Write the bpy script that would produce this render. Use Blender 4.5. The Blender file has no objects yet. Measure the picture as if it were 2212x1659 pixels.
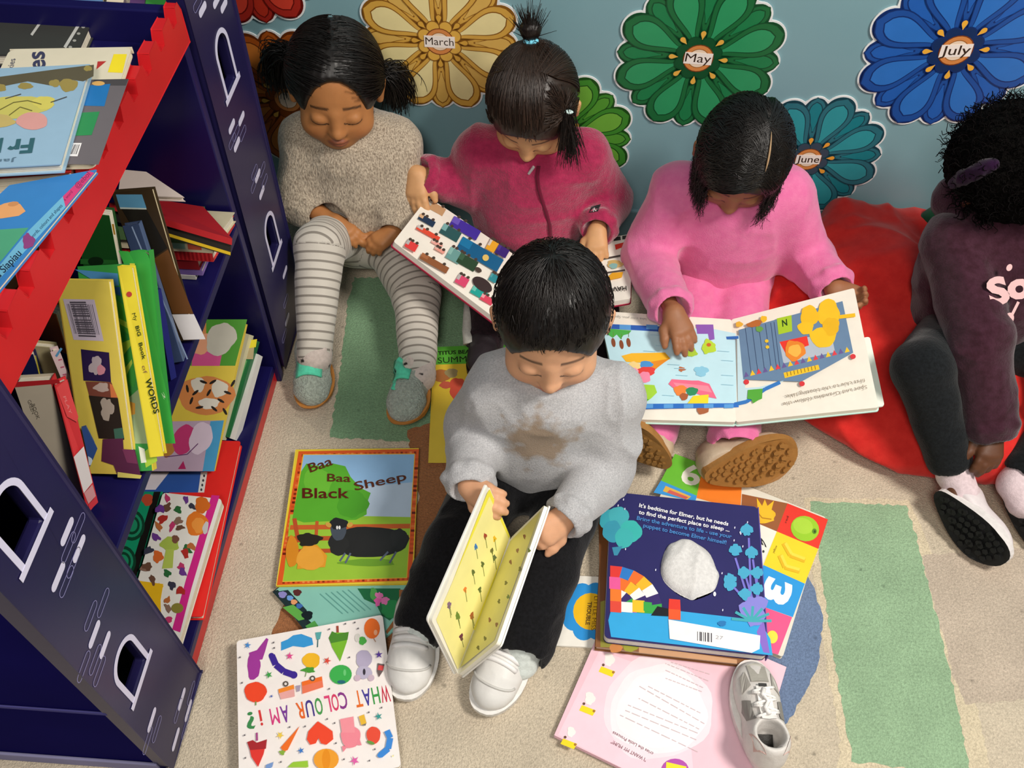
import bpy, bmesh, math, random
import numpy as np
from mathutils import Vector, Matrix
from mathutils.geometry import tessellate_polygon

random.seed(7)
C = bpy.context.scene.collection
PI = math.pi

# ------------------------------------------------------------------ camera
# x runs along the wall, y towards the wall (wall face at y = 0), z up, metres.
CX, CY, FPX = 1106.0, 829.5, 1950.0
_dn = np.array([-53, 1570 * FPX / 2015, FPX]); _dn = _dn / np.linalg.norm(_dn)
_yv = np.array([204, -2580, FPX]); _yv = _yv - _dn * np.dot(_yv, _dn); _yv = _yv / np.linalg.norm(_yv)
_xv = np.cross(_yv, -_dn)
RC = np.stack([_xv, _yv, -_dn], 1)
CAM = np.array([0.0, -1.5453, 1.40])


def ray(px, py):
    return RC.T @ np.array([(px - CX) / FPX, (py - CY) / FPX, 1.0])


def at(px, py, z=None, y=None, x=None, pl=None):
    """point of the room seen at a place of the photograph, on a plane of known height / depth / side (or any plane)"""
    d = ray(px, py)
    if z is not None:
        t = (z - CAM[2]) / d[2]
    elif y is not None:
        t = (y - CAM[1]) / d[1]
    elif x is not None:
        t = (x - CAM[0]) / d[0]
    else:
        t = np.dot(pl[0] - CAM, pl[1]) / np.dot(d, pl[1])
    return CAM + d * t


def A(*v):
    return np.array(v, float)


def unit(v):
    v = np.asarray(v, float)
    return v / (np.linalg.norm(v) + 1e-12)


cam = bpy.data.cameras.new('camera')
cam.sensor_width = 36.0
cam.lens = FPX / 2212 * 36.0
cam.clip_start = 0.02
co = bpy.data.objects.new('camera', cam)
C.objects.link(co)
M = Matrix.Identity(4)
for i in range(3):
    M[i][0], M[i][1], M[i][2], M[i][3] = RC[0, i], -RC[1, i], -RC[2, i], CAM[i]
co.matrix_world = M
bpy.context.scene.camera = co


# ------------------------------------------------------------------ colour and materials
def lin(c):
    if isinstance(c, str):
        c = tuple(int(c[i:i + 2], 16) for i in (0, 2, 4))
    return tuple((v / 255 / 12.92) if v / 255 <= 0.04045 else ((v / 255 + 0.055) / 1.055) ** 2.4 for v in c[:3])


def new_mat(name):
    m = bpy.data.materials.new(name)
    m.use_nodes = True
    nt = m.node_tree
    b = nt.nodes['Principled BSDF']
    return m, nt, b


def nd(nt, kind, **kw):
    n = nt.nodes.new(kind)
    for k, v in kw.items():
        setattr(n, k, v)
    return n


def attr_mat(name, rough=0.4, spec=0.4, noise=0.06, nscale=60, bump=0.0, bscale=300, sheen=0.0, sss=0.0, coat=0.0, bdist=0.002):
    """colour comes from the printed / dyed colour attribute 'Col', broken up by a little noise"""
    m, nt, b = new_mat(name)
    at_ = nd(nt, 'ShaderNodeAttribute'); at_.attribute_name = 'Col'
    tc = nd(nt, 'ShaderNodeTexCoord')
    no = nd(nt, 'ShaderNodeTexNoise'); no.inputs['Scale'].default_value = nscale; no.inputs['Detail'].default_value = 4
    nt.links.new(tc.outputs['Object'], no.inputs['Vector'])
    mr = nd(nt, 'ShaderNodeMapRange')
    mr.inputs[1].default_value = 0.3; mr.inputs[2].default_value = 0.7
    mr.inputs[3].default_value = 1 - noise; mr.inputs[4].default_value = 1 + noise
    nt.links.new(no.outputs['Fac'], mr.inputs[0])
    mx = nd(nt, 'ShaderNodeVectorMath', operation='SCALE')
    nt.links.new(at_.outputs['Color'], mx.inputs[0]); nt.links.new(mr.outputs[0], mx.inputs['Scale'])
    nt.links.new(mx.outputs[0], b.inputs['Base Color'])
    b.inputs['Roughness'].default_value = rough
    b.inputs['Specular IOR Level'].default_value = spec
    b.inputs['Sheen Weight'].default_value = sheen
    b.inputs['Sheen Roughness'].default_value = 0.5
    b.inputs['Coat Weight'].default_value = coat
    b.inputs['Coat Roughness'].default_value = 0.15
    if sss:
        b.inputs['Subsurface Weight'].default_value = sss
        b.inputs['Subsurface Scale'].default_value = 0.006
        b.inputs['Subsurface Radius'].default_value = (1.0, 0.4, 0.25)
    if bump:
        n2 = nd(nt, 'ShaderNodeTexNoise'); n2.inputs['Scale'].default_value = bscale; n2.inputs['Detail'].default_value = 3
        nt.links.new(tc.outputs['Object'], n2.inputs['Vector'])
        bp = nd(nt, 'ShaderNodeBump'); bp.inputs['Strength'].default_value = bump; bp.inputs['Distance'].default_value = bdist
        nt.links.new(n2.outputs['Fac'], bp.inputs['Height'])
        nt.links.new(bp.outputs[0], b.inputs['Normal'])
    return m


M_PRINT = attr_mat('printed_card', rough=0.38, spec=0.35, noise=0.03, nscale=40)
M_PAPER = attr_mat('matt_paper', rough=0.75, spec=0.2, noise=0.05, nscale=120)
M_PAINT = attr_mat('gloss_paint', rough=0.33, spec=0.28, noise=0.08, nscale=8, bump=0.05, bscale=40)
M_MATT = attr_mat('matt_paint', rough=0.9, spec=0.02, noise=0.08, nscale=8)
M_CLOTH = attr_mat('woven_cloth', rough=0.9, spec=0.1, noise=0.10, nscale=180, bump=0.35, bscale=500, sheen=0.15)
M_FLEECE = attr_mat('brushed_fleece', rough=0.95, spec=0.05, noise=0.16, nscale=120, bump=0.6, bscale=260, sheen=0.35)
M_SKIN = attr_mat('skin', rough=0.5, spec=0.3, noise=0.06, nscale=50, bump=0.05, bscale=400, sss=0.12)
M_HAIR = attr_mat('hair', rough=0.42, spec=0.45, noise=0.2, nscale=200)
M_RUBBER = attr_mat('shoe_rubber', rough=0.6, spec=0.3, noise=0.08, nscale=90, bump=0.2, bscale=250)
M_LEATHER = attr_mat('shoe_upper', rough=0.5, spec=0.35, noise=0.05, nscale=100, bump=0.2, bscale=350)
M_FLUFF = attr_mat('fluffy_fur', rough=1.0, spec=0.02, noise=0.25, nscale=220, bump=1.0, bscale=300, sheen=0.4, bdist=0.006)


# ------------------------------------------------------------------ objects
def empty(name, loc=(0, 0, 0), label=None, cat=None, group=None):
    o = bpy.data.objects.new(name, None)
    o.empty_display_size = 0.05
    o.location = loc
    C.objects.link(o)
    tag(o, label, cat, group)
    return o


def tag(o, label=None, cat=None, group=None, kind=None):
    if label: o['label'] = label
    if cat: o['category'] = cat
    if group: o['group'] = group
    if kind: o['kind'] = kind
    return o


class MB:
    """collects faces with a flat colour each and links them as ONE mesh object"""

    def __init__(self):
        self.v, self.f, self.c = [], [], []

    def face(self, pts, col):
        b = len(self.v)
        self.v.extend([tuple(p) for p in pts])
        self.f.append(tuple(range(b, b + len(pts))))
        self.c.append(lin(col) if not isinstance(col[0], float) else col)

    def mesh(self, vs, fs, col):
        b = len(self.v)
        self.v.extend([tuple(p) for p in vs])
        cl = lin(col) if not isinstance(col[0], float) else col
        for f in fs:
            self.f.append(tuple(b + i for i in f)); self.c.append(cl)

    def hexa(self, q, back, col):
        """closed slab between quad q and quad back (same order)"""
        vs = list(q) + list(back)
        self.mesh(vs, [(0, 1, 2, 3), (7, 6, 5, 4), (4, 5, 1, 0), (5, 6, 2, 1), (6, 7, 3, 2), (7, 4, 0, 3)], col)

    def box(self, lo, hi, col):
        x0, y0, z0 = lo; x1, y1, z1 = hi
        self.hexa([(x0, y0, z1), (x1, y0, z1), (x1, y1, z1), (x0, y1, z1)], [(x0, y0, z0), (x1, y0, z0), (x1, y1, z0), (x0, y1, z0)], col)

    def prism(self, outline, off, col, holes=()):
        """plate: outline (and holes) of 3D points, thickness vector off"""
        loops = [[Vector(p) for p in outline]] + [[Vector(p) for p in h] for h in holes]
        tris = tessellate_polygon(loops)
        vs = [p for l in loops for p in l]
        n = len(vs)
        offv = Vector(off)
        allv = vs + [p + offv for p in vs]
        fs = []
        for t in tris:
            fs.append(tuple(t)); fs.append(tuple(n + i for i in reversed(t)))
        b = 0
        for l in loops:
            m = len(l)
            for i in range(m):
                j = (i + 1) % m
                fs.append((b + i, b + j, n + b + j, n + b + i))
            b += m
        self.mesh(allv, fs, col)

    def tube(self, pts, r, col, n=8, cap=True):
        pts = [np.asarray(p, float) for p in pts]
        m = len(pts)
        rr = r if hasattr(r, '__len__') else [r] * m
        vs, fs = [], []
        t0 = unit(pts[1] - pts[0])
        nrm = unit(np.cross(t0, [0.31, 0.2, 0.93])) if abs(t0[2]) < 0.95 else unit(np.cross(t0, [1, 0, 0]))
        for i in range(m):
            t = unit(pts[min(i + 1, m - 1)] - pts[max(i - 1, 0)])
            nrm = unit(nrm - t * np.dot(nrm, t))
            bn = np.cross(t, nrm)
            for k in range(n):
                a = 2 * PI * k / n
                vs.append(pts[i] + (nrm * math.cos(a) + bn * math.sin(a)) * rr[i])
        for i in range(m - 1):
            for k in range(n):
                k2 = (k + 1) % n
                fs.append((i * n + k, i * n + k2, (i + 1) * n + k2, (i + 1) * n + k))
        if cap:
            fs.append(tuple(reversed(range(n)))); fs.append(tuple((m - 1) * n + k for k in range(n)))
        self.mesh(vs, fs, col)

    def ball(self, c, r, col, nu=10, nv=7, M3=None):
        r = r if hasattr(r, '__len__') else (r, r, r)
        M3 = np.eye(3) if M3 is None else np.asarray(M3)
        vs, fs = [], []
        for j in range(nv + 1):
            th = PI * j / nv
            for i in range(nu):
                ph = 2 * PI * i / nu
                p = A(r[0] * math.sin(th) * math.cos(ph), r[1] * math.sin(th) * math.sin(ph), r[2] * math.cos(th))
                vs.append(np.asarray(c) + p @ M3)
        for j in range(nv):
            for i in range(nu):
                i2 = (i + 1) % nu
                fs.append((j * nu + i, j * nu + i2, (j + 1) * nu + i2, (j + 1) * nu + i))
        self.mesh(vs, fs, col)

    def build(self, name, mat, parent=None, smooth=False, bevel=0.0, origin=None):
        me = bpy.data.meshes.new(name)
        off = np.array(parent.matrix_world.translation if False else root_loc(parent)) if parent else (np.array(origin) if origin is not None else np.zeros(3))
        me.from_pydata([tuple(np.asarray(v, float) - off) for v in self.v], [], self.f)
        a = me.color_attributes.new('Col', 'FLOAT_COLOR', 'CORNER')
        cols = np.ones((len(me.loops), 4), np.float32)
        li = 0
        for f, c in zip(self.f, self.c):
            cols[li:li + len(f), :3] = c; li += len(f)
        a.data.foreach_set('color', cols.ravel())
        if smooth:
            me.polygons.foreach_set('use_smooth', [True] * len(me.polygons))
        me.materials.append(mat)
        o = bpy.data.objects.new(name, me)
        if parent:
            o.parent = parent
        elif origin is not None:
            o.location = origin
        C.objects.link(o)
        if bevel:
            bv = o.modifiers.new('soft_edge', 'BEVEL'); bv.width = bevel; bv.segments = 2; bv.limit_method = 'ANGLE'
            bv.angle_limit = math.radians(50)
        return o


def root_loc(p):
    s = np.zeros(3)
    while p is not None:
        s = s + np.array(p.location); p = p.parent
    return s


def np_obj(name, V, F, col, mat, parent=None, origin=None, attrs=None, smooth=True):
    """mesh object from numpy arrays: V n x 3, F m x 4 (or list), col n x 3 linear or one colour"""
    me = bpy.data.meshes.new(name)
    off = root_loc(parent) if parent else (np.array(origin) if origin is not None else np.zeros(3))
    V = np.asarray(V, np.float32) - off.astype(np.float32)
    F = np.asarray(F, np.int32)
    n, k = F.shape
    me.vertices.add(len(V)); me.vertices.foreach_set('co', V.ravel())
    me.loops.add(n * k); me.loops.foreach_set('vertex_index', F.ravel())
    me.polygons.add(n)
    me.polygons.foreach_set('loop_start', np.arange(0, n * k, k, dtype=np.int32))
    me.update(calc_edges=True)
    me.validate()
    a = me.color_attributes.new('Col', 'FLOAT_COLOR', 'POINT')
    cc = np.ones((len(V), 4), np.float32)
    cc[:, :3] = np.asarray(lin(col) if isinstance(col, str) else col, np.float32)
    a.data.foreach_set('color', cc.ravel())
    for kx, val in (attrs or {}).items():
        t = me.attributes.new(kx, 'FLOAT', 'POINT'); t.data.foreach_set('value', np.asarray(val, np.float32))
    if smooth:
        me.polygons.foreach_set('use_smooth', np.ones(n, bool))
    me.materials.append(mat)
    o = bpy.data.objects.new(name, me)
    if parent: o.parent = parent
    elif origin is not None: o.location = origin
    C.objects.link(o)
    return o


# ------------------------------------------------------------------ lettering
_tc = {}


def text_shape(s, bold=0.0):
    if 'M' in s: bold = 0.0
    key = (s, bold)
    if key not in _tc:
        cu = bpy.data.curves.new('lettering', 'FONT'); cu.body = s; cu.resolution_u = 3; cu.offset = bold
        ob = bpy.data.objects.new('lettering', cu)
        C.objects.link(ob)
        bpy.context.view_layer.update()
        dg = bpy.context.evaluated_depsgraph_get()
        me = bpy.data.meshes.new_from_object(ob.evaluated_get(dg))
        V = np.array([v.co[:2] for v in me.vertices]) if len(me.vertices) else np.zeros((0, 2))
        F = [tuple(p.vertices) for p in me.polygons]
        bpy.data.objects.remove(ob); bpy.data.curves.remove(cu); bpy.data.meshes.remove(me)
        if len(V):
            V[:, 0] -= V[:, 0].min()
        _tc[key] = (V, F)
    return _tc[key]


STEP = 0.00005


class Art:
    """flat print on a real plane: shapes are measured in the photograph and laid on that plane, each layer a hair above the last"""

    def __init__(self, mb, pt, n, base=0.0001):
        self.mb, self.pt, self.n, self.k, self.base, self.j = mb, np.asarray(pt, float), unit(n), 0, base, 0
        if np.dot(CAM - self.pt, self.n) < 0: self.n = -self.n

    def P(self, p, k=None):
        h = self.base + STEP * (self.k if k is None else k)
        return at(p[0], p[1], pl=(self.pt, self.n)) + self.n * h

    def poly(self, pts, col, up=True):
        if up: self.k += 1; self.j = 0
        else: self.j += 1
        q = [self.P(p, self.k + 0.018 * (self.j % 50)) for p in pts]
        # consistent winding towards the viewer
        nn = np.zeros(3)
        for i in range(1, len(q) - 1): nn += np.cross(q[i] - q[0], q[i + 1] - q[0])
        if np.dot(nn, self.n) < 0: q = q[::-1]
        self.mb.face(q, col)

    def ell(self, c, rx, ry, col, rot=0, n=20, up=True):
        a = math.radians(rot); ca, sa = math.cos(a), math.sin(a)
        self.poly([(c[0] + rx * math.cos(t) * ca - ry * math.sin(t) * sa, c[1] + rx * math.cos(t) * sa + ry * math.sin(t) * ca)
                   for t in [2 * PI * i / n for i in range(n)]], col, up)

    def line(self, pts, w, col, up=True):
        if up: self.k += 1
        for a, b in zip(pts[:-1], pts[1:]):
            d = unit(A(b[0] - a[0], b[1] - a[1])); nx, ny = -d[1] * w / 2, d[0] * w / 2
            self.poly([(a[0] + nx, a[1] + ny), (b[0] + nx, b[1] + ny), (b[0] - nx, b[1] - ny), (a[0] - nx, a[1] - ny)], col, up=False)

    def star(self, c, r, col, n=5, rot=0, inner=0.45, up=True):
        self.poly([(c[0] + r * (1 if i % 2 == 0 else inner) * math.cos(rot + PI * i / n), c[1] + r * (1 if i % 2 == 0 else inner) * math.sin(rot + PI * i / n))
                   for i in range(2 * n)], col, up)

    def blob(self, c, rx, ry, col, seed=0, rough=0.12, n=24, up=True, rot=0):
        rn = random.Random(seed); a0 = math.radians(rot)
        ph = [rn.random() * 6.28 for _ in range(4)]
        pts = []
        for i in range(n):
            t = 2 * PI * i / n
            k = 1 + rough * (math.sin(3 * t + ph[0]) + 0.7 * math.sin(5 * t + ph[1]) + 0.5 * math.sin(8 * t + ph[2])) / 1.6
            x, y = rx * k * math.cos(t), ry * k * math.sin(t)
            pts.append((c[0] + x * math.cos(a0) - y * math.sin(a0), c[1] + x * math.sin(a0) + y * math.cos(a0)))
        self.poly(pts, col, up)

    def text(self, s, p0, p1, h, col, bold=0.0, up=None, slant=None):
        """baseline from p0 to p1 (the string is fitted to it), letter height h along up (photo pixels)"""
        V, F = text_shape(s, bold)
        if not len(V): return
        self.k += 1
        w = V[:, 0].max()
        d = A(p1[0] - p0[0], p1[1] - p0[1])
        u = A(*up) if up is not None else unit(A(d[1], -d[0]))
        u = unit(u) * h / 0.72
        q = [self.P((p0[0] + d[0] * x / w + u[0] * y, p0[1] + d[1] * x / w + u[1] * y)) for x, y in V]
        if len(F):
            f = F[0]; nn = np.zeros(3)
            for i in range(1, len(f) - 1): nn += np.cross(q[f[i]] - q[f[0]], q[f[i + 1]] - q[f[0]])
            FF = F if np.dot(nn, self.n) > 0 else [t[::-1] for t in F]
            self.mb.mesh(q, FF, col)


# ------------------------------------------------------------------ solid modelling with distance fields
def _hash(ix, iy, iz):
    h = (ix.astype(np.uint32) * np.uint32(374761393) + iy.astype(np.uint32) * np.uint32(668265263) + iz.astype(np.uint32) * np.uint32(2147483647))
    h = (h ^ (h >> np.uint32(13))) * np.uint32(1274126177)
    h = h ^ (h >> np.uint32(16))
    return (h & np.uint32(0xffff)).astype(np.float32) / 65535.0


def vnoise(P):
    P = np.asarray(P, np.float32) + 500.0
    i = np.floor(P).astype(np.int64); f = P - i; f = f * f * (3 - 2 * f)
    x, y, z = i[:, 0], i[:, 1], i[:, 2]
    r = 0
    for dx in (0, 1):
        wx = f[:, 0] if dx else 1 - f[:, 0]
        for dy in (0, 1):
            wy = f[:, 1] if dy else 1 - f[:, 1]
            for dz in (0, 1):
                wz = f[:, 2] if dz else 1 - f[:, 2]
                r = r + _hash(x + dx, y + dy, z + dz) * wx * wy * wz
    return r


def folds(P, s=18.0, seed=0.0, amp=0.004, stretch=(1, 1, 1)):
    Q = P * np.array(stretch, np.float32) * s + seed
    w = vnoise(Q * 0.5 + 7.3)
    Q = Q + w[:, None] * 1.6
    n = vnoise(Q)
    r = 1 - np.abs(2 * n - 1)
    return -(r * r * amp)


class Sdf:
    def __init__(self):
        self.ops, self.disp = [], None
        self.lo, self.hi = np.full(3, 1e9), np.full(3, -1e9)

    def _b(self, p, r):
        self.lo = np.minimum(self.lo, np.asarray(p) - r); self.hi = np.maximum(self.hi, np.asarray(p) + r)

    def cap(self, a, b, ra, rb=None, k=0.01, sub=False):
        rb = ra if rb is None else rb
        self.ops.append(('c', np.asarray(a, np.float32), np.asarray(b, np.float32), ra, rb, k, sub))
        if not sub: self._b(a, ra); self._b(b, rb)
        return self

    def chain(self, pts, rs, k=0.01):
        for i in range(len(pts) - 1): self.cap(pts[i], pts[i + 1], rs[i], rs[i + 1], k)
        return self

    def ell(self, c, r, M3=None, k=0.01, sub=False):
        M3 = np.eye(3) if M3 is None else np.asarray(M3)
        self.ops.append(('e', np.asarray(c, np.float32), np.asarray(r, np.float32), M3.astype(np.float32), 0, k, sub))
        if not sub: self._b(c, max(r))
        return self

    def group(self, other, k=0.01):
        self.ops.append(('g', other, None, 0, 0, k, False))
        self.lo = np.minimum(self.lo, other.lo); self.hi = np.maximum(self.hi, other.hi)
        return self

    def plane(self, p, n, k=0.003):
        """keep the side the normal points away from"""
        self.ops.append(('p', np.asarray(p, np.float32), unit(n).astype(np.float32), 0, 0, k, True))
        return self

    def ev(self, P):
        d = None
        for o in self.ops:
            k = o[5]
            if o[0] == 'c':
                a, b, ra, rb = o[1:5]
                ba = b - a; pa = P - a
                t = np.clip(pa @ ba / max(float(ba @ ba), 1e-12), 0, 1)
                q = pa - t[:, None] * ba
                e = np.sqrt(np.einsum('ij,ij->i', q, q)) - (ra + (rb - ra) * t)
            elif o[0] == 'e':
                q = (P - o[1]) @ o[3].T
                k0 = np.sqrt(((q / o[2]) ** 2).sum(1)); k1 = np.sqrt(((q / (o[2] ** 2)) ** 2).sum(1)) + 1e-9
                e = k0 * (k0 - 1) / k1
            elif o[0] == 'g':
                e = o[1].ev(P)
            else:
                e = -((P - o[1]) @ o[2])
            if d is None:
                d = e; continue
            if o[6]:
                h = np.maximum(k - np.abs(-d - e), 0) / k
                d = -(np.minimum(-d, e) - h * h * k / 4)
            else:
                h = np.maximum(k - np.abs(d - e), 0) / k
                d = np.minimum(d, e) - h * h * k / 4
        if self.disp is not None:
            d = d + self.disp(P)
        return d

    def mesh(self, h=0.003, pad=0.012):
        lo = self.lo - pad; n = np.ceil((self.hi + pad - lo) / (h * 8)).astype(int)
        nb = n
        bi = np.stack(np.meshgrid(*[np.arange(k) for k in nb], indexing='ij'), -1).reshape(-1, 3)
        cen = (lo + (bi + 0.5) * h * 8).astype(np.float32)
        dc = np.concatenate([self.ev(cen[i:i + 100000]) for i in range(0, len(cen), 100000)])
        act = np.abs(dc) < h * 8 * 0.87 * 1.35 + 0.004
        G = np.repeat(np.repeat(np.repeat(np.where(dc.reshape(nb) > 0, 1.0, -1.0).astype(np.float32), 8, 0), 8, 1), 8, 2)
        loc = np.stack(np.meshgrid(*[np.arange(8)] * 3, indexing='ij'), -1).reshape(-1, 3)
        ab = bi[act] * 8
        for s in range(0, len(ab), 300):
            idx = (ab[s:s + 300, None, :] + loc[None]).reshape(-1, 3)
            G[idx[:, 0], idx[:, 1], idx[:, 2]] = self.ev((lo + idx * h).astype(np.float32))
        S = G < 0
        m = S[:-1, :-1, :-1].astype(np.int8)
        tot = np.zeros(m.shape, np.int8)
        for a in (0, 1):
            for b in (0, 1):
                for c in (0, 1):
                    tot += S[a:S.shape[0] - 1 + a, b:S.shape[1] - 1 + b, c:S.shape[2] - 1 + c]
        cells = np.argwhere((tot > 0) & (tot < 8))
        vid = np.full(tot.shape, -1, np.int32); vid[cells[:, 0], cells[:, 1], cells[:, 2]] = np.arange(len(cells))
        acc = np.zeros((len(cells), 3), np.float32); cnt = np.zeros(len(cells), np.float32)
        cor = [(a, b, c) for a in (0, 1) for b in (0, 1) for c in (0, 1)]
        val = {q: G[cells[:, 0] + q[0], cells[:, 1] + q[1], cells[:, 2] + q[2]] for q in cor}
        for q in cor:
            for ax in range(3):
                if q[ax] == 0:
                    r = list(q); r[ax] = 1; r = tuple(r)
                    v0, v1 = val[q], val[r]
                    mk = (v0 < 0) != (v1 < 0)
                    t = np.where(mk, v0 / np.where(mk, v0 - v1, 1), 0)
                    p = np.zeros((len(cells), 3), np.float32) + np.array(q, np.float32)
                    p[:, ax] += t
                    acc[mk] += p[mk]; cnt[mk] += 1
        V = lo + (cells + acc / cnt[:, None]) * h
        Fs = []
        for ax in range(3):
            sl0 = [slice(None)] * 3; sl1 = [slice(None)] * 3
            sl0[ax] = slice(0, -1); sl1[ax] = slice(1, None)
            ch = S[tuple(sl0)] != S[tuple(sl1)]
            e = np.argwhere(ch)
            u, w = (ax + 1) % 3, (ax + 2) % 3
            ok = (e[:, u] > 0) & (e[:, w] > 0)
            e = e[ok]
            ok = np.all(e < np.array(tot.shape), 1)
            e = e[ok]
            inside = S[e[:, 0], e[:, 1], e[:, 2]]
            def cid(du, dw):
                q = e.copy(); q[:, u] -= du; q[:, w] -= dw
                return vid[q[:, 0], q[:, 1], q[:, 2]]
            q = np.stack([cid(1, 1), cid(0, 1), cid(0, 0), cid(1, 0)], 1)
            q[~inside] = q[~inside][:, ::-1]
            Fs.append(q)
        F = np.concatenate(Fs)
        F = F[np.all(F >= 0, 1)]
        # light smoothing along the surface
        for _ in range(2):
            s = np.zeros_like(V); c = np.zeros(len(V))
            for a, b in ((0, 1), (1, 2), (2, 3), (3, 0)):
                np.add.at(s, F[:, a], V[F[:, b]]); np.add.at(c, F[:, a], 1)
                np.add.at(s, F[:, b], V[F[:, a]]); np.add.at(c, F[:, b], 1)
            V = np.where(c[:, None] > 0, V * 0.5 + 0.5 * s / np.maximum(c, 1)[:, None], V)
        return V.astype(np.float32), F
# ------------------------------------------------------------------ room
def wall_material():
    m, nt, b = new_mat('blue_wall_paint')
    tc = nd(nt, 'ShaderNodeTexCoord')
    no = nd(nt, 'ShaderNodeTexNoise'); no.inputs['Scale'].default_value = 3; no.inputs['Detail'].default_value = 6
    nt.links.new(tc.outputs['Object'], no.inputs['Vector'])
    cr = nd(nt, 'ShaderNodeValToRGB')
    cr.color_ramp.elements[0].position = 0.3; cr.color_ramp.elements[0].color = (*lin('7ba2ab'), 1)
    cr.color_ramp.elements[1].position = 0.7; cr.color_ramp.elements[1].color = (*lin('85abb3'), 1)
    nt.links.new(no.outputs['Fac'], cr.inputs['Fac']); nt.links.new(cr.outputs['Color'], b.inputs['Base Color'])
    b.inputs['Roughness'].default_value = 0.45
    n2 = nd(nt, 'ShaderNodeTexNoise'); n2.inputs['Scale'].default_value = 250
    nt.links.new(tc.outputs['Object'], n2.inputs['Vector'])
    bp = nd(nt, 'ShaderNodeBump'); bp.inputs['Strength'].default_value = 0.08; bp.inputs['Distance'].default_value = 0.001
    nt.links.new(n2.outputs['Fac'], bp.inputs['Height']); nt.links.new(bp.outputs[0], b.inputs['Normal'])
    return m


M_WALL = wall_material()


def plain_box(name, lo, hi, mat, bevel=0.0):
    mb = MB(); mb.box(lo, hi, 'ffffff')
    o = mb.build(name, mat, bevel=bevel)
    o['kind'] = 'structure'
    return o


plain_box('wall_back', (-2.6, 0.0, 0.0), (2.6, 0.12, 2.6), M_WALL)
plain_box('baseboard_back', (-2.6, -0.012, 0.0), (2.6, 0.0, 0.075), M_WALL, bevel=0.004)
plain_box('wall_left', (-2.72, -3.6, 0.0), (-2.6, 0.12, 2.6), M_WALL)


def carpet_material():
    m, nt, b = new_mat('cut_pile_carpet')
    at_ = nd(nt, 'ShaderNodeAttribute'); at_.attribute_name = 'Col'
    tc = nd(nt, 'ShaderNodeTexCoord')
    big = nd(nt, 'ShaderNodeTexNoise'); big.inputs['Scale'].default_value = 14; big.inputs['Detail'].default_value = 5
    fine = nd(nt, 'ShaderNodeTexNoise'); fine.inputs['Scale'].default_value = 260; fine.inputs['Detail'].default_value = 4; fine.inputs['Roughness'].default_value = 0.65
    tuft = nd(nt, 'ShaderNodeTexVoronoi'); tuft.inputs['Scale'].default_value = 420; tuft.inputs['Randomness'].default_value = 1
    spec = nd(nt, 'ShaderNodeTexVoronoi'); spec.inputs['Scale'].default_value = 24
    for t in (big, fine, tuft, spec): nt.links.new(tc.outputs['Object'], t.inputs['Vector'])
    def rng(src, a, b_, c, d):
        r = nd(nt, 'ShaderNodeMapRange'); r.inputs[1].default_value = a; r.inputs[2].default_value = b_; r.inputs[3].default_value = c; r.inputs[4].default_value = d
        nt.links.new(src, r.inputs[0]); return r.outputs[0]
    def mul(x, y):
        k = nd(nt, 'ShaderNodeMath', operation='MULTIPLY'); nt.links.new(x, k.inputs[0]); nt.links.new(y, k.inputs[1]); return k.outputs[0]
    f = mul(rng(big.outputs['Fac'], 0.3, 0.7, 0.90, 1.06), rng(fine.outputs['Fac'], 0.34, 0.66, 0.78, 1.14))
    f = mul(f, rng(spec.outputs['Distance'], 0.03, 0.11, 0.62, 1.0))
    sc = nd(nt, 'ShaderNodeVectorMath', operation='SCALE')
    nt.links.new(at_.outputs['Color'], sc.inputs[0]); nt.links.new(f, sc.inputs['Scale'])
    nt.links.new(sc.outputs[0], b.inputs['Base Color'])
    b.inputs['Roughness'].default_value = 1.0; b.inputs['Specular IOR Level'].default_value = 0.05
    b.inputs['Sheen Weight'].default_value = 0.2
    ad = nd(nt, 'ShaderNodeMath', operation='SUBTRACT')
    nt.links.new(fine.outputs['Fac'], ad.inputs[0]); nt.links.new(tuft.outputs['Distance'], ad.inputs[1])
    bp = nd(nt, 'ShaderNodeBump'); bp.inputs['Strength'].default_value = 0.6; bp.inputs['Distance'].default_value = 0.0025
    nt.links.new(ad.outputs[0], bp.inputs['Height']); nt.links.new(bp.outputs[0], b.inputs['Normal'])
    return m


M_CARPET = carpet_material()


def ragged(px, amp=0.0025, step=0.008, seed=1, closed=True):
    """outline measured in the photograph, laid on the floor with the ragged edge of a carpet inlay"""
    rn = random.Random(seed)
    P = [at(x, y, z=0.0)[:2] for x, y in px]
    out = []
    for i in range(len(P)):
        a, b = P[i], P[(i + 1) % len(P)]
        L = np.linalg.norm(b - a); n = max(1, int(L / step)); nn = A(-(b - a)[1], (b - a)[0]) / max(L, 1e-6)
        for k in range(n):
            out.append(a + (b - a) * k / n + nn * rn.uniform(-amp, amp))
    return out


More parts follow.
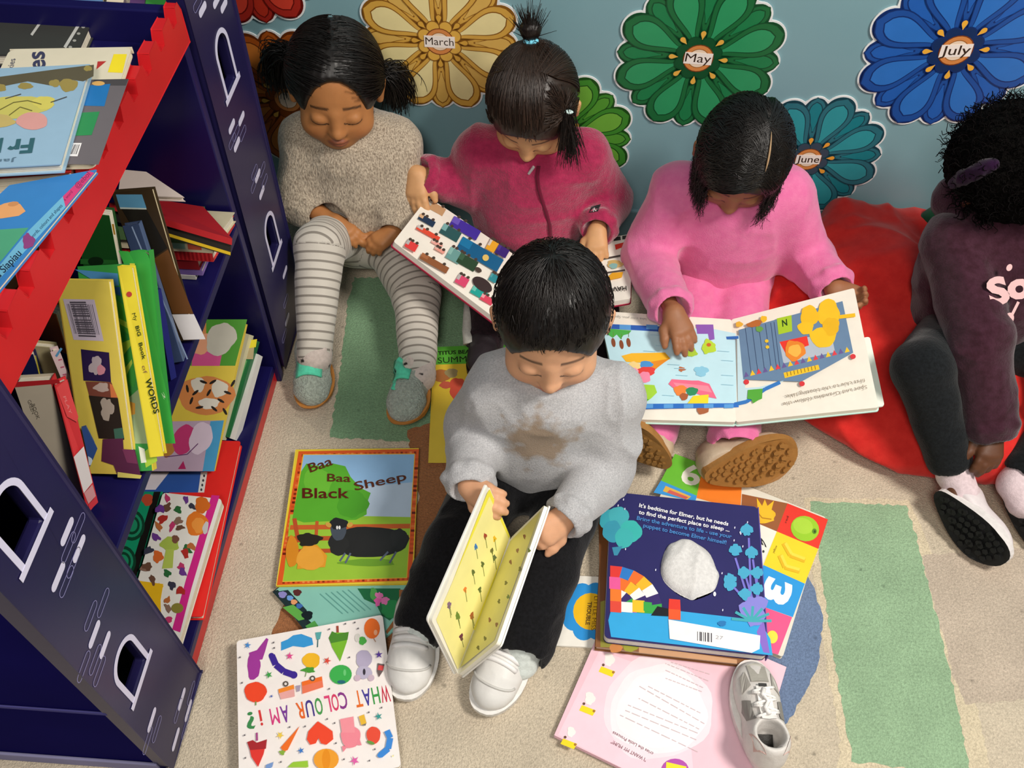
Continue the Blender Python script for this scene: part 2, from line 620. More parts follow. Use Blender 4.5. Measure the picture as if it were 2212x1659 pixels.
fl = MB()
fl.mesh([(-2.6, -3.6, 0), (2.6, -3.6, 0), (2.6, 0.0, 0), (-2.6, 0.0, 0), (-2.6, -3.6, -.05), (2.6, -3.6, -.05), (2.6, 0, -.05), (-2.6, 0, -.05)],
        [(0, 1, 2, 3), (7, 6, 5, 4), (4, 5, 1, 0), (5, 6, 2, 1), (6, 7, 3, 2), (7, 4, 0, 3)], 'cdbfa9')
CREAM, GREEN, BLUE, BROWN, GREY = 'd8c9ac', '97b591', '7184a4', 'a06a45', 'b7a894'
patches = [
    # cream binding round the inlays, then the inlays
    ([(1738, 1075), (1965, 1080), (2015, 1200), (2075, 1450), (2105, 1500), (2140, 1659), (2160, 1720), (1800, 1720), (1815, 1600), (1775, 1380), (1750, 1180)], CREAM, 11, 1),
    ([(1750, 1083), (1958, 1092), (1985, 1180), (2052, 1450), (2100, 1680), (1842, 1645), (1822, 1540), (1790, 1350), (1768, 1180)], GREEN, 12, 2),
    ([(1990, 1200), (2260, 1180), (2330, 1500), (2085, 1522), (2062, 1470)], 'c2b2a0', 14, 1),
    ([(1500, 1240), (1700, 1180), (1760, 1270), (1777, 1340), (1770, 1430), (1740, 1500), (1700, 1560), (1560, 1640), (1450, 1500)], BLUE, 13, 2),
    ([(765, 600), (1020, 600), (1060, 760), (1000, 960), (712, 945), (735, 800), (752, 650)], '7fa27e', 15, 2),
    ([(640, 600), (760, 600), (700, 940), (640, 900)], 'c3b6a2', 16, 1),
    ([(880, 930), (960, 905), (1010, 1000), (1000, 1250), (940, 1420), (820, 1500), (640, 1430), (585, 1370), (620, 1290), (760, 1240), (870, 1180), (905, 1080)], BROWN, 17, 2),
    ([(2140, 430), (2500, 430), (2500, 900), (2140, 900)], '4a7a58', 20, 2),
]
for px, col, sd, lay in patches:
    o_ = ragged(px, seed=sd)
    q = [(p[0], p[1], 0.0002 * lay + 0.000011 * (sd - 10)) for p in o_]
    ar = sum(q[i][0] * q[(i + 1) % len(q)][1] - q[(i + 1) % len(q)][0] * q[i][1] for i in range(len(q)))
    fl.face(q if ar > 0 else q[::-1], col)
floor = fl.build('floor', M_CARPET)
floor['kind'] = 'structure'


# ------------------------------------------------------------------ month flowers on the wall
def petal(c, ang, r0, r1, w, n=14):
    """rounded petal outline from the heart outwards, wall coordinates (x, z)"""
    d = A(math.cos(ang), math.sin(ang)); s = A(-d[1], d[0])
    L = r1 - r0
    pts = []
    for i in range(n + 1):
        t = i / n
        # half width: narrow at the heart, round at the tip
        wd = w * (math.sin(PI * min(t, 1) ** 1.9 * 0.985 + 0.03)) ** 0.62 if t < 1 else 0
        pts.append((t, wd))
    out = [c + d * (r0 + L * t) + s * wd for t, wd in pts] + [c + d * (r0 + L * t) - s * wd for t, wd in reversed(pts[:-1])]
    return out


def wall_flower(px, r, rot, cols, word, label, wordcol='3a2a20', tilt=0):
    edge, dark, inner, inner2, heart = cols
    P0 = at(px[0], px[1], y=-0.004)
    c = A(P0[0], P0[2])
    root = empty('paper_flower', (P0[0], 0.0, P0[2]), label, 'wall decoration', 'month flowers on the wall')
    def to3(pts, y):
        return [(p[0], y, p[1]) for p in pts]
    def outline(grow):
        # scalloped outline: union of big and small petal tips
        pts = []
        for i in range(192):
            a = 2 * PI * i / 192 + rot
            best = 0
            for k in range(16):
                pa = rot + 2 * PI * k / 16
                big = (k % 2 == 0)
                tipc = (0.80 if big else 0.815) * r; tr = (0.20 if big else 0.135) * r + grow
                da = (a - pa + PI) % (2 * PI) - PI
                sgn = tipc * math.sin(abs(da))
                if abs(da) < 0.6 and sgn < tr:
                    best = max(best, tipc * math.cos(da) + math.sqrt(tr * tr - sgn * sgn))
            pts.append(c + A(math.cos(a), math.sin(a)) * max(best, 0.78 * r))
        return pts
    mb = MB()
    mb.prism(to3(outline(0.0036), -0.0005), (0, -0.0025, 0), 'e9ecec')
    mb.prism(to3(outline(0.0), -0.003), (0, -0.0006, 0), dark)
    y = [-0.0037]
    def lay(pts, col):
        y[0] -= 0.00004
        q = to3(pts, y[0])
        mb.face(q[::-1], col)
    for small in (True, False):
        for k in range(8):
            a = rot + 2 * PI * (k + (0.5 if small else 0)) / 8
            if small:
                lay(petal(c, a, 0.25 * r, 0.965 * r, 0.135 * r), dark); lay(petal(c, a, 0.3 * r, 0.95 * r, 0.123 * r), edge); lay(petal(c, a, 0.42 * r, 0.90 * r, 0.09 * r), dark); lay(petal(c, a, 0.44 * r, 0.885 * r, 0.078 * r), inner2)
            else:
                lay(petal(c, a, 0.12 * r, 1.0 * r, 0.218 * r), dark); lay(petal(c, a, 0.14 * r, 0.985 * r, 0.204 * r), edge); lay(petal(c, a, 0.25 * r, 0.90 * r, 0.150 * r), dark); lay(petal(c, a, 0.27 * r, 0.885 * r, 0.136 * r), inner)
    f = mb.build('petals', M_PRINT, root)
    hb = MB()
    y[0] -= 0.0001
    def lay2(pts, col):
        y[0] -= 0.00004
        hb.face(to3(pts, y[0])[::-1], col)
    def disc(cc, rad, col, n=24):
        lay2([cc + A(math.cos(t), math.sin(t)) * rad for t in [2 * PI * i / n for i in range(n)]], col)
    for k in range(8):
        a = rot + 2 * PI * k / 8
        disc(c + A(math.cos(a), math.sin(a)) * 0.2 * r, 0.088 * r, dark); disc(c + A(math.cos(a), math.sin(a)) * 0.2 * r, 0.075 * r, heart[0])
        a += PI / 8
        lay2(petal(c, a, 0.23 * r, 0.36 * r, 0.04 * r), dark); lay2(petal(c, a, 0.24 * r, 0.35 * r, 0.03 * r), heart[1])
    disc(c, 0.18 * r, '7a3d1a'); disc(c, 0.168 * r, 'd98a4a'); disc(c, 0.125 * r, 'a5672c'); disc(c, 0.115 * r, 'f0d9c0')
    hb.build('flower_heart', M_PRINT, root)
    if word:
        lb = MB()
        ca, sa = math.cos(tilt), math.sin(tilt)
        w = 0.165 * r if len(word) < 5 else 0.19 * r
        hh = 0.075 * r if len(word) < 5 else 0.078 * r
        rect = [c + A(x * ca - z * sa, x * sa + z * ca) for x, z in ((-w, -hh), (w, -hh), (w, hh), (-w, hh))]
        y[0] -= 0.0001
        lb.prism(to3(rect, y[0]), (0, -0.0003, 0), 'f6ece4')
        V, F = text_shape(word, 0.006)
        tw = V[:, 0].max(); sc = 2 * w * 0.92 / tw
        sz = min(sc, 0.115 * r / 0.72)
        y[0] -= 0.0004
        q = []
        for vx, vz in V:
            x, z = (vx - tw / 2) * sc, (vz - 0.30) * sz
            p = c + A(x * ca - z * sa, x * sa + z * ca); q.append((p[0], y[0], p[1]))
        lb.mesh(q, [t for t in F], wordcol)
        lb.build('month_label', M_PRINT, root)
    return root


D8 = PI / 8
HG = ('d6a03a', 'e0a636')
wall_flower((950, 88), 0.152, D8, ('d6a548', '8a5a1c', 'ecdca0', 'dbb05a', ('e0ae4a', 'd9a540')), 'March', 'cream and golden paper flower reading March on the blue wall')
wall_flower((1508, 124), 0.158, D8 - 0.02, ('1e6a3a', '0f4a28', '2f9560', '1f7d4a', ('14502c', 'e8b04a')), 'May', 'dark green paper flower reading May on the blue wall', tilt=-0.02)
wall_flower((2064, 107), 0.168, D8 + 0.1, ('1f4f9c', '122f6c', '2f72c4', '245fb4', ('16305f', 'f0b23e')), 'July', 'bright blue paper flower reading July on the wall', tilt=0.10)
wall_flower((1745, 342), 0.150, D8 + 0.14, ('2a6f7c', '17424f', '2f97a0', '187f8a', ('3a4a5a', 'f0a63a')), 'June', 'teal paper flower reading June on the blue wall', tilt=0.05)
wall_flower((1210, 298), 0.150, D8 + 0.05, ('3f8a2e', '1f4f1a', '6fae3e', '549a34', ('2f6a24', 'e8b04a')), None, 'lime green paper flower half hidden behind the raspberry fleece jacket')
wall_flower((512, -128), 0.160, D8 + 0.15, ('a8281e', '6a120c', 'd0402e', 'b8301e', ('8a1a10', 'e8b04a')), None, 'red paper flower at the top edge beside the blue castle bookcase')
wall_flower((622, 214), 0.155, D8 + 0.1, ('b0561a', '6a300c', 'd07a30', 'bb5f1e', ('8a4410', 'e8b04a')), None, 'orange brown paper flower behind the dark pigtailed head')
# ------------------------------------------------------------------ castle bookcase
NAVY, NAVY2, REDP, LILAC = '17144c', '201c48', 'c51f24', 'd9d5ee'
XF = -0.485
case = empty('castle_bookcase', (-0.68, -0.75, 0.0), 'dark blue castle shaped bookcase with red battlements against the left side', 'bookcase')


def board(name, lo, hi, col, bevel=0.002, mat=None):
    mb = MB(); mb.box(lo, hi, col)
    return mb.build(name, mat or M_PAINT, case, bevel=bevel)


board('top_shelf', (-0.87, -1.07, 0.707), (-0.4995, -0.4855, 0.725), NAVY)
board('middle_shelf', (-0.87, -1.068, 0.392), (-0.486, -0.487, 0.410), NAVY)
board('bottom_shelf', (-0.87, -1.068, 0.032), (-0.495, -0.487, 0.050), NAVY)
board('kick_strip', (-0.512, -1.066, 0.0), (-0.497, -0.46, 0.031), REDP)
board('back_panel', (-0.888, -1.205, 0.0), (-0.8705, -0.283, 0.95), NAVY)
board('end_panel', (-0.87, -0.485, 0.0), (-0.488, -0.467, 0.770), NAVY)
board('end_panel', (-0.87, -1.088, 0.0), (-0.5035, -1.0705, 0.770), NAVY)
board('side_panel', (-0.87, -1.207, 0.012), (-0.5035, -1.190, 0.95), '120e50', mat=M_MATT)
board('side_panel', (-0.87, -0.300, 0.012), (-0.5035, -0.283, 0.95), NAVY2)
board('side_seam_strip', (-0.87, -1.2095, 0.243), (-0.5035, -1.2072, 0.251), '4f4c86', bevel=0.0008, mat=M_MATT)
board('side_foot_rail', (-0.87, -1.2120, 0.0), (-0.5035, -1.2072, 0.03), '8b88aa', bevel=0.002, mat=M_MATT)
board('tower_top', (-0.87, -0.4665, 0.700), (-0.5035, -0.3005, 0.712), NAVY)

# red battlement rail along the top shelf
mb = MB()
y0, y1, zb, zt, per = -1.068, -0.470, 0.7195, 0.778, 0.0525
prof = [(y0, zb), (y1, zb), (y1, zt - 0.012), (y1 - 0.006, zt)]
y = y1 - 0.030
while y > y0 + 0.03:
    prof += [(y + 0.0125, zt), (y + 0.0065, zt - 0.0170), (y - 0.0065, zt - 0.0170), (y - 0.0125, zt)]
    y -= per
prof += [(y0, zt)]
mb.prism([(XF, a, b) for a, b in prof], (-0.0135, 0, 0), REDP)
mb.build('battlement_rail', M_PAINT, case, bevel=0.0012)


def arch(cy, zb, w, h, grow=0.0, n=18):
    """window outline: flat base, round head"""
    hw = w / 2 + grow
    pts = [(cy - hw, zb - grow), (cy + hw, zb - grow)]
    zc = zb + h - w / 2
    for i in range(n + 1):
        a = PI * i / n
        pts.append((cy + hw * math.cos(a), zc + (w / 2 + grow) * math.sin(a)))
    return pts


def tower(ya, yb, wins, bricks):
    """front face of a tower with arched cut-outs"""
    mb = MB()
    out = [(XF, ya, 0.012), (XF, yb, 0.012), (XF, yb, 0.95), (XF, ya, 0.95)]
    holes = [[(XF, p[0], p[1]) for p in arch(cy, zb, 0.050, hh)] for cy, zb, hh in wins]
    mb.prism(out, (-0.018, 0, 0), NAVY2, holes)
    ob = mb.build('tower_front', M_PAINT, case, bevel=0.004)
    for cy, zb, hh in wins:
        wb = MB()
        wb.prism([(XF + 0.0004, p[0], p[1]) for p in arch(cy, zb, 0.050, hh, 0.0075)], (0.0005, 0, 0), LILAC,
                 [[(XF + 0.0004, p[0], p[1]) for p in arch(cy, zb, 0.050, hh, 0.0)]])
        wb.prism([(XF + 0.001, cy - 0.040, zb - 0.0085), (XF + 0.001, cy + 0.040, zb - 0.0085), (XF + 0.001, cy + 0.040, zb + 0.0005), (XF + 0.001, cy - 0.040, zb + 0.0005)], (0.0005, 0, 0), LILAC)
        wb.build('window_outline', M_PRINT, ob)
    for px, py, solid in bricks:
        bb = MB()
        p = at(px, py, x=XF)
        L, Hh = (0.034, 0.0105) if solid else (0.037, 0.0115)
        def rr(g):
            o = []
            for sx, sz, a0 in ((1, 1, 0), (-1, 1, 90), (-1, -1, 180), (1, -1, 270)):
                for k in range(4):
                    a = math.radians(a0 + 30 * k); r = Hh / 2 + g
                    o.append((XF + 0.0005, p[1] + sx * (L / 2 - Hh / 2) + r * math.cos(a), p[2] + r * math.sin(a)))
            return o
        if solid: bb.prism(rr(0), (0.0002, 0, 0), LILAC)
        else: bb.prism(rr(0.0), (0.0002, 0, 0), '8a86b8', [rr(-0.0008)])
        bb.build('brick_mark' if solid else 'brick_outline', M_PRINT, ob)
    return ob


tower(-0.457, -0.280, [(-0.368, 0.583, 0.085), (-0.361, 0.226, 0.085), (-0.365, 0.835, 0.085)],
      [(437, 20, 1), (467, 2, 1), (483, 12, 1), (426, 8, 0), (500, 273, 1), (521, 256, 1), (511, 312, 1), (509, 288, 0), (524, 288, 0), (501, 305, 0),
       (556, 380, 1), (565, 416, 1), (549, 372, 0), (566, 366, 0), (571, 392, 0), (548, 400, 0), (615, 588, 1), (620, 690, 1), (617, 650, 0), (614, 725, 0)])
tower(-1.209, -1.0675, [(-1.146, 0.583, 0.085), (-1.154, 0.226, 0.085), (-1.15, 0.835, 0.085)],
      [(144, 1148, 1), (170, 1185, 1), (125, 1246, 1), (168, 1140, 0), (147, 1182, 0), (158, 1215, 0), (143, 1256, 0), (203, 1370, 1), (226, 1393, 1),
       (195, 1330, 0), (222, 1302, 0), (205, 1425, 0), (180, 1440, 0), (214, 1450, 0), (327, 1555, 1), (392, 1510, 1), (406, 1535, 1), (379, 1597, 1),
       (412, 1497, 0), (384, 1535, 0), (338, 1575, 0), (318, 1600, 0), (400, 1570, 0)])


# ------------------------------------------------------------------ books
def rounded(q, r, n=4):
    """quad TL,TR,BR,BL with rounded corners"""
    if r <= 0: return [np.asarray(p) for p in q]
    out = []
    for i in range(4):
        p, a, b = q[i], q[i - 1], q[(i + 1) % 4]
        u, w = unit(a - p), unit(b - p)
        for k in range(n + 1):
            t = PI / 2 * k / n
            out.append(p + (u + w) * r - (w * math.sin(PI / 2 - t) * 0 + (w * math.cos(PI / 2 - t) * 0)) - (u * math.sin(t) + w * math.cos(t)) * r * 1.0)
    # order goes from the edge towards the previous corner to the edge towards the next
    res = []
    for i in range(4):
        seg = out[i * (n + 1):(i + 1) * (n + 1)]
        res += seg if np.dot(seg[0] - q[i], unit(q[i - 1] - q[i])) > np.dot(seg[-1] - q[i], unit(q[i - 1] - q[i])) else seg[::-1]
    return res


def rectify(p):
    c = sum(p) / 4
    u = (p[1] - p[0]) + (p[2] - p[3]); w = (p[3] - p[0]) + (p[2] - p[1])
    W, H = np.linalg.norm(u) / 2, np.linalg.norm(w) / 2
    n = unit(np.cross(u, w)); u = unit(u); w = unit(w)
    b = unit(u + w); s = unit(u - w)          # split the error evenly
    u, w = unit(b + s), unit(b - s)
    return [c - u * W / 2 - w * H / 2, c + u * W / 2 - w * H / 2, c + u * W / 2 + w * H / 2, c - u * W / 2 + w * H / 2]


def book(name, label, q, thick, cover, art=None, cat='book', group=None, pages='eee6d2', spine=None, spine_col=None, back=None, board_book=False,
         rad=0.0, rect=True, spine_art=None, mat=None):
    """q: corners TL,TR,BR,BL of the cover one sees, as (px, py, height) or points; thick: measured away from the viewer"""
    p = [at(c[0], c[1], z=c[2]) if len(c) == 3 and max(abs(c[0]), abs(c[1])) > 5 else A(*c) for c in q]
    if rect: p = rectify(p)
    n = unit(np.cross(p[1] - p[0], p[3] - p[0]))
    if np.dot(n, CAM - p[0]) < 0: n = -n
    cen = sum(p) / 4 - n * thick
    root = empty(name, cen, label, cat, group)
    ct = 0.0022 if board_book else 0.0015
    ct = min(ct, thick / 3)
    fc = MB()
    fc.prism(rounded(p, rad), -n * ct, cover)
    if art:
        art(Art(fc, p[0], n))
    fc.build('front_cover', mat or M_PRINT, root)
    bk = MB(); bk.prism(rounded([v - n * (thick - ct) for v in p], rad), -n * ct, back or cover); bk.build('back_cover', mat or M_PRINT, root)
    # page block, set in from the covers on every side but the spine
    ins = 0.0004 if board_book else 0.0028
    u, w = unit(p[1] - p[0]), unit(p[3] - p[0])
    k = {'L': (0, ins, ins, ins), 'R': (ins, 0, ins, ins), 'T': (ins, ins, 0, ins), 'B': (ins, ins, ins, 0), None: (ins,) * 4}[spine]
    l, r, t, b = [max(v, 0.0006) for v in k]
    pq = [p[0] + u * l + w * t, p[1] - u * r + w * t, p[2] - u * r - w * b, p[3] + u * l - w * b]
    pb = MB()
    pq = [v - n * (ct + 0.0001) for v in pq]
    pb.prism(rounded(pq, max(rad - ins, 0)), -n * (thick - 2 * ct - 0.0002), pages)
    # leaf lines on the edges
    if thick > 0.009:
        m = 3 if not board_book else 5
        for i in range(1, m + 1):
            h = (thick - 2 * ct) * i / (m + 1)
            g = 0.00025
            oq = [pq[0] - u * g - w * g, pq[1] + u * g - w * g, pq[2] + u * g + w * g, pq[3] - u * g + w * g]
            pb.prism(rounded([v - n * h for v in oq], max(rad - ins, 0)), -n * 0.0004, 'c9bfa8')
    pb.build('page_block', M_PAPER, root)
    if spine:
        i, j, s = {'L': (3, 0, -u), 'R': (1, 2, u), 'T': (0, 1, -w), 'B': (2, 3, w)}[spine]
        sp = MB(); sp.prism([p[i], p[j], p[j] - n * thick, p[i] - n * thick], s * 0.0014, spine_col or cover)
        if spine_art:
            spine_art(Art(sp, p[i] + s * 0.0014, s))
        sp.build('spine', mat or M_PRINT, root)
    return root


def crop(ox, oy, k=640 / 2212):
    return lambda *pts: [(ox + x * k, oy + y * k) for x, y in pts] if len(pts) > 1 else (ox + pts[0][0] * k, oy + pts[0][1] * k)


def barcode(a, quad, n=16, seed=3, col='403c40', bg='e9e4e4'):
    """label quad TL,TR,BR,BL in the photograph with bars"""
    a.poly(quad, bg)
    rn = random.Random(seed)
    Q = [A(*q) for q in quad]
    a.k += 1
    t = 0.08
    while t < 0.9:
        w = rn.choice([0.012, 0.02, 0.035])
        f = lambda s, v: tuple((Q[0] * (1 - s) + Q[1] * s) * (1 - v) + (Q[3] * (1 - s) + Q[2] * s) * v)
        a.poly([f(t, .12), f(t + w, .12), f(t + w, .85), f(t, .85)], col, up=False)
        t += w + rn.choice([0.015, 0.025, 0.04])


# ---- books on the top shelf
c1 = crop(0, 0)


def art_road(a):
    a.line([(-28, 60), (-10, 24)], 3, 'c9c9c4'); a.line([(68, 76), (87, 49)], 5.5, 'c9c9c4'); a.line([(140, 103), (178, 41)], 6.5, 'c9c9c4')
    a.k += 1
    for x, y in ((189, 44), (180, 59), (170, 73), (161, 88), (152, 102)): a.ell((x, y), 4, 2.6, 'a9a9a2', up=False)


book('picture_book', 'dark grey book printed like a road with white dashes on the bookcase top', [(-150, 36, .742), (205, 40, .742), (162, 118, .742), (-190, 118, .742)], .016, '3f403c', art_road,
     spine='L', group='books on the top shelf')


def art_cream(a):
    a.poly([(-60, 176), (196, 172), (278, 172), (213, 356), (-60, 352)], '6b6468')
    a.poly(c1((700, 595), (960, 590), (940, 640), (690, 640)), '4a4547')
    a.poly(c1((850, 405), (948, 405), (915, 545), (805, 540)), 'f3dc28')
    a.poly(c1((730, 460), (795, 458), (720, 520)), 'b8322e')
    a.poly(c1((660, 640), (825, 628), (780, 795), (590, 790)), '2272b4'); a.poly(c1((580, 845), (745, 835), (685, 1010), (480, 1020)), '2f8a50')
    a.ell(c1((735, 625)), 14, 5, 'd8a860')
    barcode(a, c1((470, 1070), (612, 1070), (580, 1170), (400, 1165)), seed=5)
    a.text('es', c1((340, 520)), c1((330, 385)), 40, '3c3c5a', 0.02, up=(-1, 0.05))
    a.text('kies', c1((100, 515)), c1((118, 440)), 14, '5a5a6a', 0.0, up=(-1, 0.1))


book('picture_book', 'cream topped book with a yellow sticker and blue and green squares', [(0, 103, .790), (279, 108, .790), (202, 357, .790), (-72, 352, .790)], .008, 'ded4bc', art_cream,
     spine='T', group='books on the top shelf', rad=0.008)


def art_lightblue(a):
    a.poly([(-120, 172), (0, 166), (60, 158), (120, 150), (178, 143), (203, 140), (202, 165), (180, 176), (150, 172), (115, 186), (60, 176), (0, 188), (-120, 190)], '5c5440')
    a.k += 1
    for x, y, rx, ry in ((0, 190, 14, 8), (55, 186, 16, 7), (118, 180, 12, 8), (148, 184, 20, 14), (190, 148, 9, 6)): a.blob((x, y), rx, ry, '9c8a4a', int(x), up=False)
    a.k += 1
    a.blob((30, 232), 80, 24, 'c8bf62', 4, 0.1, rot=-4); a.blob((95, 222), 24, 14, 'd4c860', 5)
    a.blob((70, 262), 34, 19, 'd69a94', 6, 0.05); a.blob((-20, 262), 50, 18, 'c2ac68', 8)
    a.line([(0, 238), (30, 222), (60, 218), (90, 226)], 2, '6a6430'); a.line([(20, 250), (44, 232), (70, 240)], 2, '6a6430'); a.line([(12, 214), (46, 204)], 2, '4c4a48'); a.line([(110, 222), (145, 210)], 2, '4c4a48')
    a.text('Fr', (76, 300), (20, 304), 32, '35606a', 0.03, up=(-0.2, 1)); a.text('Frog', (8, 300), (-70, 306), 32, '35606a', 0.03, up=(-0.2, 1))
    a.text('Jane', (36, 343), (-30, 347), 8, '5a7488', 0.0, up=(-0.2, 1))


book('picture_book', 'light blue book with a drawn branch and yellow creature, topmost on the bookcase', [(-120, 158, .8025), (213, 133, .8025), (112, 352, .8025), (-215, 377, .8025)], .0115, '94b4cc', art_lightblue,
     spine='L', group='books on the top shelf', pages='e6e4d8')
book('picture_book', 'thick hardback with cream page edges beneath the light blue book', [(-160, 392, .770), (158, 366, .770), (170, 330, .770), (-150, 350, .770)][::-1] if False else [(-120, 250, .780), (185, 235, .780), (150, 372, .780), (-160, 396, .780)], .026, 'c0302c', None,
     spine='T', group='books on the top shelf', pages='efe6cc')


def art_welsh(a):
    sh = lambda L: [(x - 14, y) for x, y in L]
    a.poly(sh([(-120, 640), (-120, 500), (0, 497), (76, 492), (20, 560), (-60, 640)]), '4f9f7a')
    a.poly(sh(c1((0, 1555), (80, 1520), (150, 1505), (200, 1525), (240, 1578), (190, 1612), (60, 1632), (0, 1635))), 'e0a068')
    a.ell((29, 441), 12, 5, 'c88a58', -10); a.ell((-7, 536), 7, 10, 'e8e8e4')
    a.poly(sh([(150, 425), (206, 370), (218, 374), (156, 448)]), 'cf3f78')
    a.poly(sh([(150, 425), (156, 448), (0, 618), (-60, 690), (-70, 660), (0, 590), (75, 500)]), '6fb2d2')
    a.text('@ebol', (168, 408), (196, 378), 11, '8a2a5a', 0.0); a.text('a word', (141, 435), (158, 416), 7, '8a2a5a', 0.0)
    a.text('words, colours and shapes', (70, 517), (136, 446), 8, '1f3f60', 0.0)
    a.text('au Siapiau', (-8, 610), (48, 550), 17, '1c2c48', 0.01)
    a.blob((62, 522), 13, 16, '8a3f7a', 3, 0.2)


book('picture_book', 'blue and green board book with pink spine end leaning on the red battlements', [(-150, 452, .757), (157, 372, .757), (221, 368, .757), (-80, 708, .757)] if False else
     [tuple(at(20, 400, z=.7855)), tuple(at(208, 366, z=.7855)), tuple(at(-36, 660, z=.7855)), tuple(at(-260, 660, z=.7855))], .006, '3a7fc0', art_welsh, group='books on the top shelf', spine=None, rect=False, board_book=True, pages='f0d9b0')
book('picture_book', 'thin orange edged book under the blue and green board book', [tuple(at(20, 470, z=.742)), tuple(at(150, 480, z=.742)), tuple(at(-10, 678, z=.742)), tuple(at(-150, 660, z=.742))], .006, 'e8a23a', None,
     rect=False, group='books on the top shelf', pages='e8a23a')
book('picture_book', 'grey white book lowest of the pile behind the red battlements', [tuple(at(20, 560, z=.7345)), tuple(at(95, 540, z=.7345)), tuple(at(-15, 730, z=.7345)), tuple(at(-80, 715, z=.7345))], .0085, 'a9a6a0', None,
     rect=False, group='books on the top shelf', pages='e2dcc8')

# ---- small books lying in the far tower
for px, w, col, lab in ((150, 110, '5f86b4', 'slate blue book at the very top edge above the far bookcase end'), (248, 42, 'd9ccb4', 'small beige book between the blue and purple ones at the top edge'),
                        (283, 40, '5a3a6a', 'small purple book at the top edge above the bookcase'), (335, 52, '3f9a3f', 'small green book at the top edge beside the tower')):
    p = at(px, 10, y=-0.455)
    q = [(p[0] - w * .00037, -0.36, 0.80), (p[0] + w * .00037, -0.36, 0.80), (p[0] + w * .00037, -0.452, 0.752), (p[0] - w * .00037, -0.452, 0.752)]
    book('picture_book', lab, q, .03, col, None, group='books in the far tower', spine='B')

# ---- flat pile at the far end of the middle shelf, spines towards the room
zn, zf = 0.4110, 0.4106
stack = [('e4dfd4', .008, -.515, 'thin white book at the bottom of the far pile'), ('8a6fb4', .011, -.503, 'purple spined book near the bottom of the far pile'),
         ('8c1f22', .017, -.505, 'dark red book in the far pile of the middle shelf'), ('d22f33', .016, -.480, 'red ring bound book in the middle of the far pile'),
         ('d8ccac', .016, -.477, 'cream book with small pictures on its edge in the far pile'), ('55754a', .019, -.476, 'green edged book high in the far pile'),
         ('2c2824', .017, -.440, 'black and yellow book second from the top of the far pile'), ('b3262b', .009, -.437, 'red edged book at the top of the far pile, slanting right')]
for i, (col, t, xr, lab) in enumerate(stack):
    L = .15 + 0.008 * (i % 3) + (0.02 if i > 5 else 0)
    yn, yf = -0.612 + 0.002 * i, -0.492
    x1 = xr
    zn += t + 0.0004; zf += t * .42 + 0.0003
    yaw = (-.022, .0) if i > 5 else (0, 0)
    q = [A(x1 - L, yf, zf), A(x1 - (.085 if i > 5 else .05 if i == 5 else .004), yf + yaw[0] * .6, zf), A(x1, yn + yaw[0], zn - (.020 if i > 5 else 0)), A(x1 - L, yn - yaw[0] * .4, zn + (.006 if i > 5 else 0))]
    nrm_ = unit(np.cross(q[1] - q[0], q[3] - q[0])); nrm_ = nrm_ if nrm_[2] > 0 else -nrm_
    def sart(a, i=i, q=q, t=t, nrm_=nrm_):
        o, e = q[3], q[2]; L_ = np.linalg.norm(e - o); u = unit(e - o); w = unit(q[3] - q[0])
        def bar(xa, xb, za, zb, c):     # along the edge measured from its right end, and down from the top cover
            P = lambda x, h: o + u * (L_ - x) - nrm_ * h + w * .0017
            a.mb.face([P(xa, zb), P(xb, zb), P(xb, za), P(xa, za)][::-1], c)
        if i == 4:
            bar(.058, .040, .003, .012, '8ab0a0'); bar(.036, .016, .003, .012, 'd06048'); bar(.008, .004, .004, .010, '8a7a5a')
        if i == 5: bar(.05, .03, .005, .010, 'c9d4bc')
        if i == 6: bar(.16, 0, .011, .0155, 'd8b42a'); bar(.155, .11, .003, .009, 'a8a4a0')
        if i == 3:
            for k in range(24): bar(.145 - k * .006, .142 - k * .006, .001, .015, 'a81c22')
    book('picture_book', lab, [tuple(v) for v in q], t, col, None, group='slumped pile on the middle shelf', spine='B', spine_art=sart, pages='e8e0cc', rect=False)
book('picture_book', 'pale pink paperback lying on the far pile under the top shelf', [tuple(at(262, 366, z=.556)), tuple(at(316, 371, z=.556)), tuple(at(398, 426, z=.558)), tuple(at(255, 420, z=.560))], .008, 'dac8bf', None, group='slumped pile on the middle shelf', rect=False)

# ---- books leaning on the middle shelf
c2 = crop(0, 420); c3 = crop(0, 880)


def art_brown(a):
    a.poly(c2((865, 0), (1060, 0), (1095, 105), (895, 100)), '5f9cc0'); a.poly(c2((895, 95), (1092, 102), (1095, 112), (898, 108)), 'c9d4cc')
    a.poly(c2((910, 110), (1095, 112), (1250, 400), (1130, 480)), '1f1c18')
    a.poly(c2((1150, 480), (1255, 410), (1445, 890), (1290, 890)), '6a4422')
    a.poly(c2((1285, 895), (1448, 893), (1535, 1080), (1370, 1085)), 'e2dede')


book('picture_book', 'dark brown book with a light blue top and white label leaning by the far pile', [(225, 412, .62), (307, 418, .62), (444, 735, .420), (360, 735, .420)], .012, '3a2c1c', art_brown,
     spine='L', group='books standing on the middle shelf', pages='d8c8a0')
book('picture_book', 'slate blue narrow book leaning in front of the dark brown one', [(255, 488, .60), (290, 487, .60), (404, 778, .420), (372, 785, .420)], .014, '32405f', lambda a: a.line(c2((985, 240), (1400, 1230)), 3, '8496b4'),
     spine='R', spine_col='5a6c90', group='books standing on the middle shelf')
book('picture_book', 'navy blue slim book with its corner low on the middle shelf', [(290, 600, .55), (325, 640, .55), (376, 815, .420), (345, 820, .420)], .010, '1f2470', None, spine='R', group='books standing on the middle shelf')


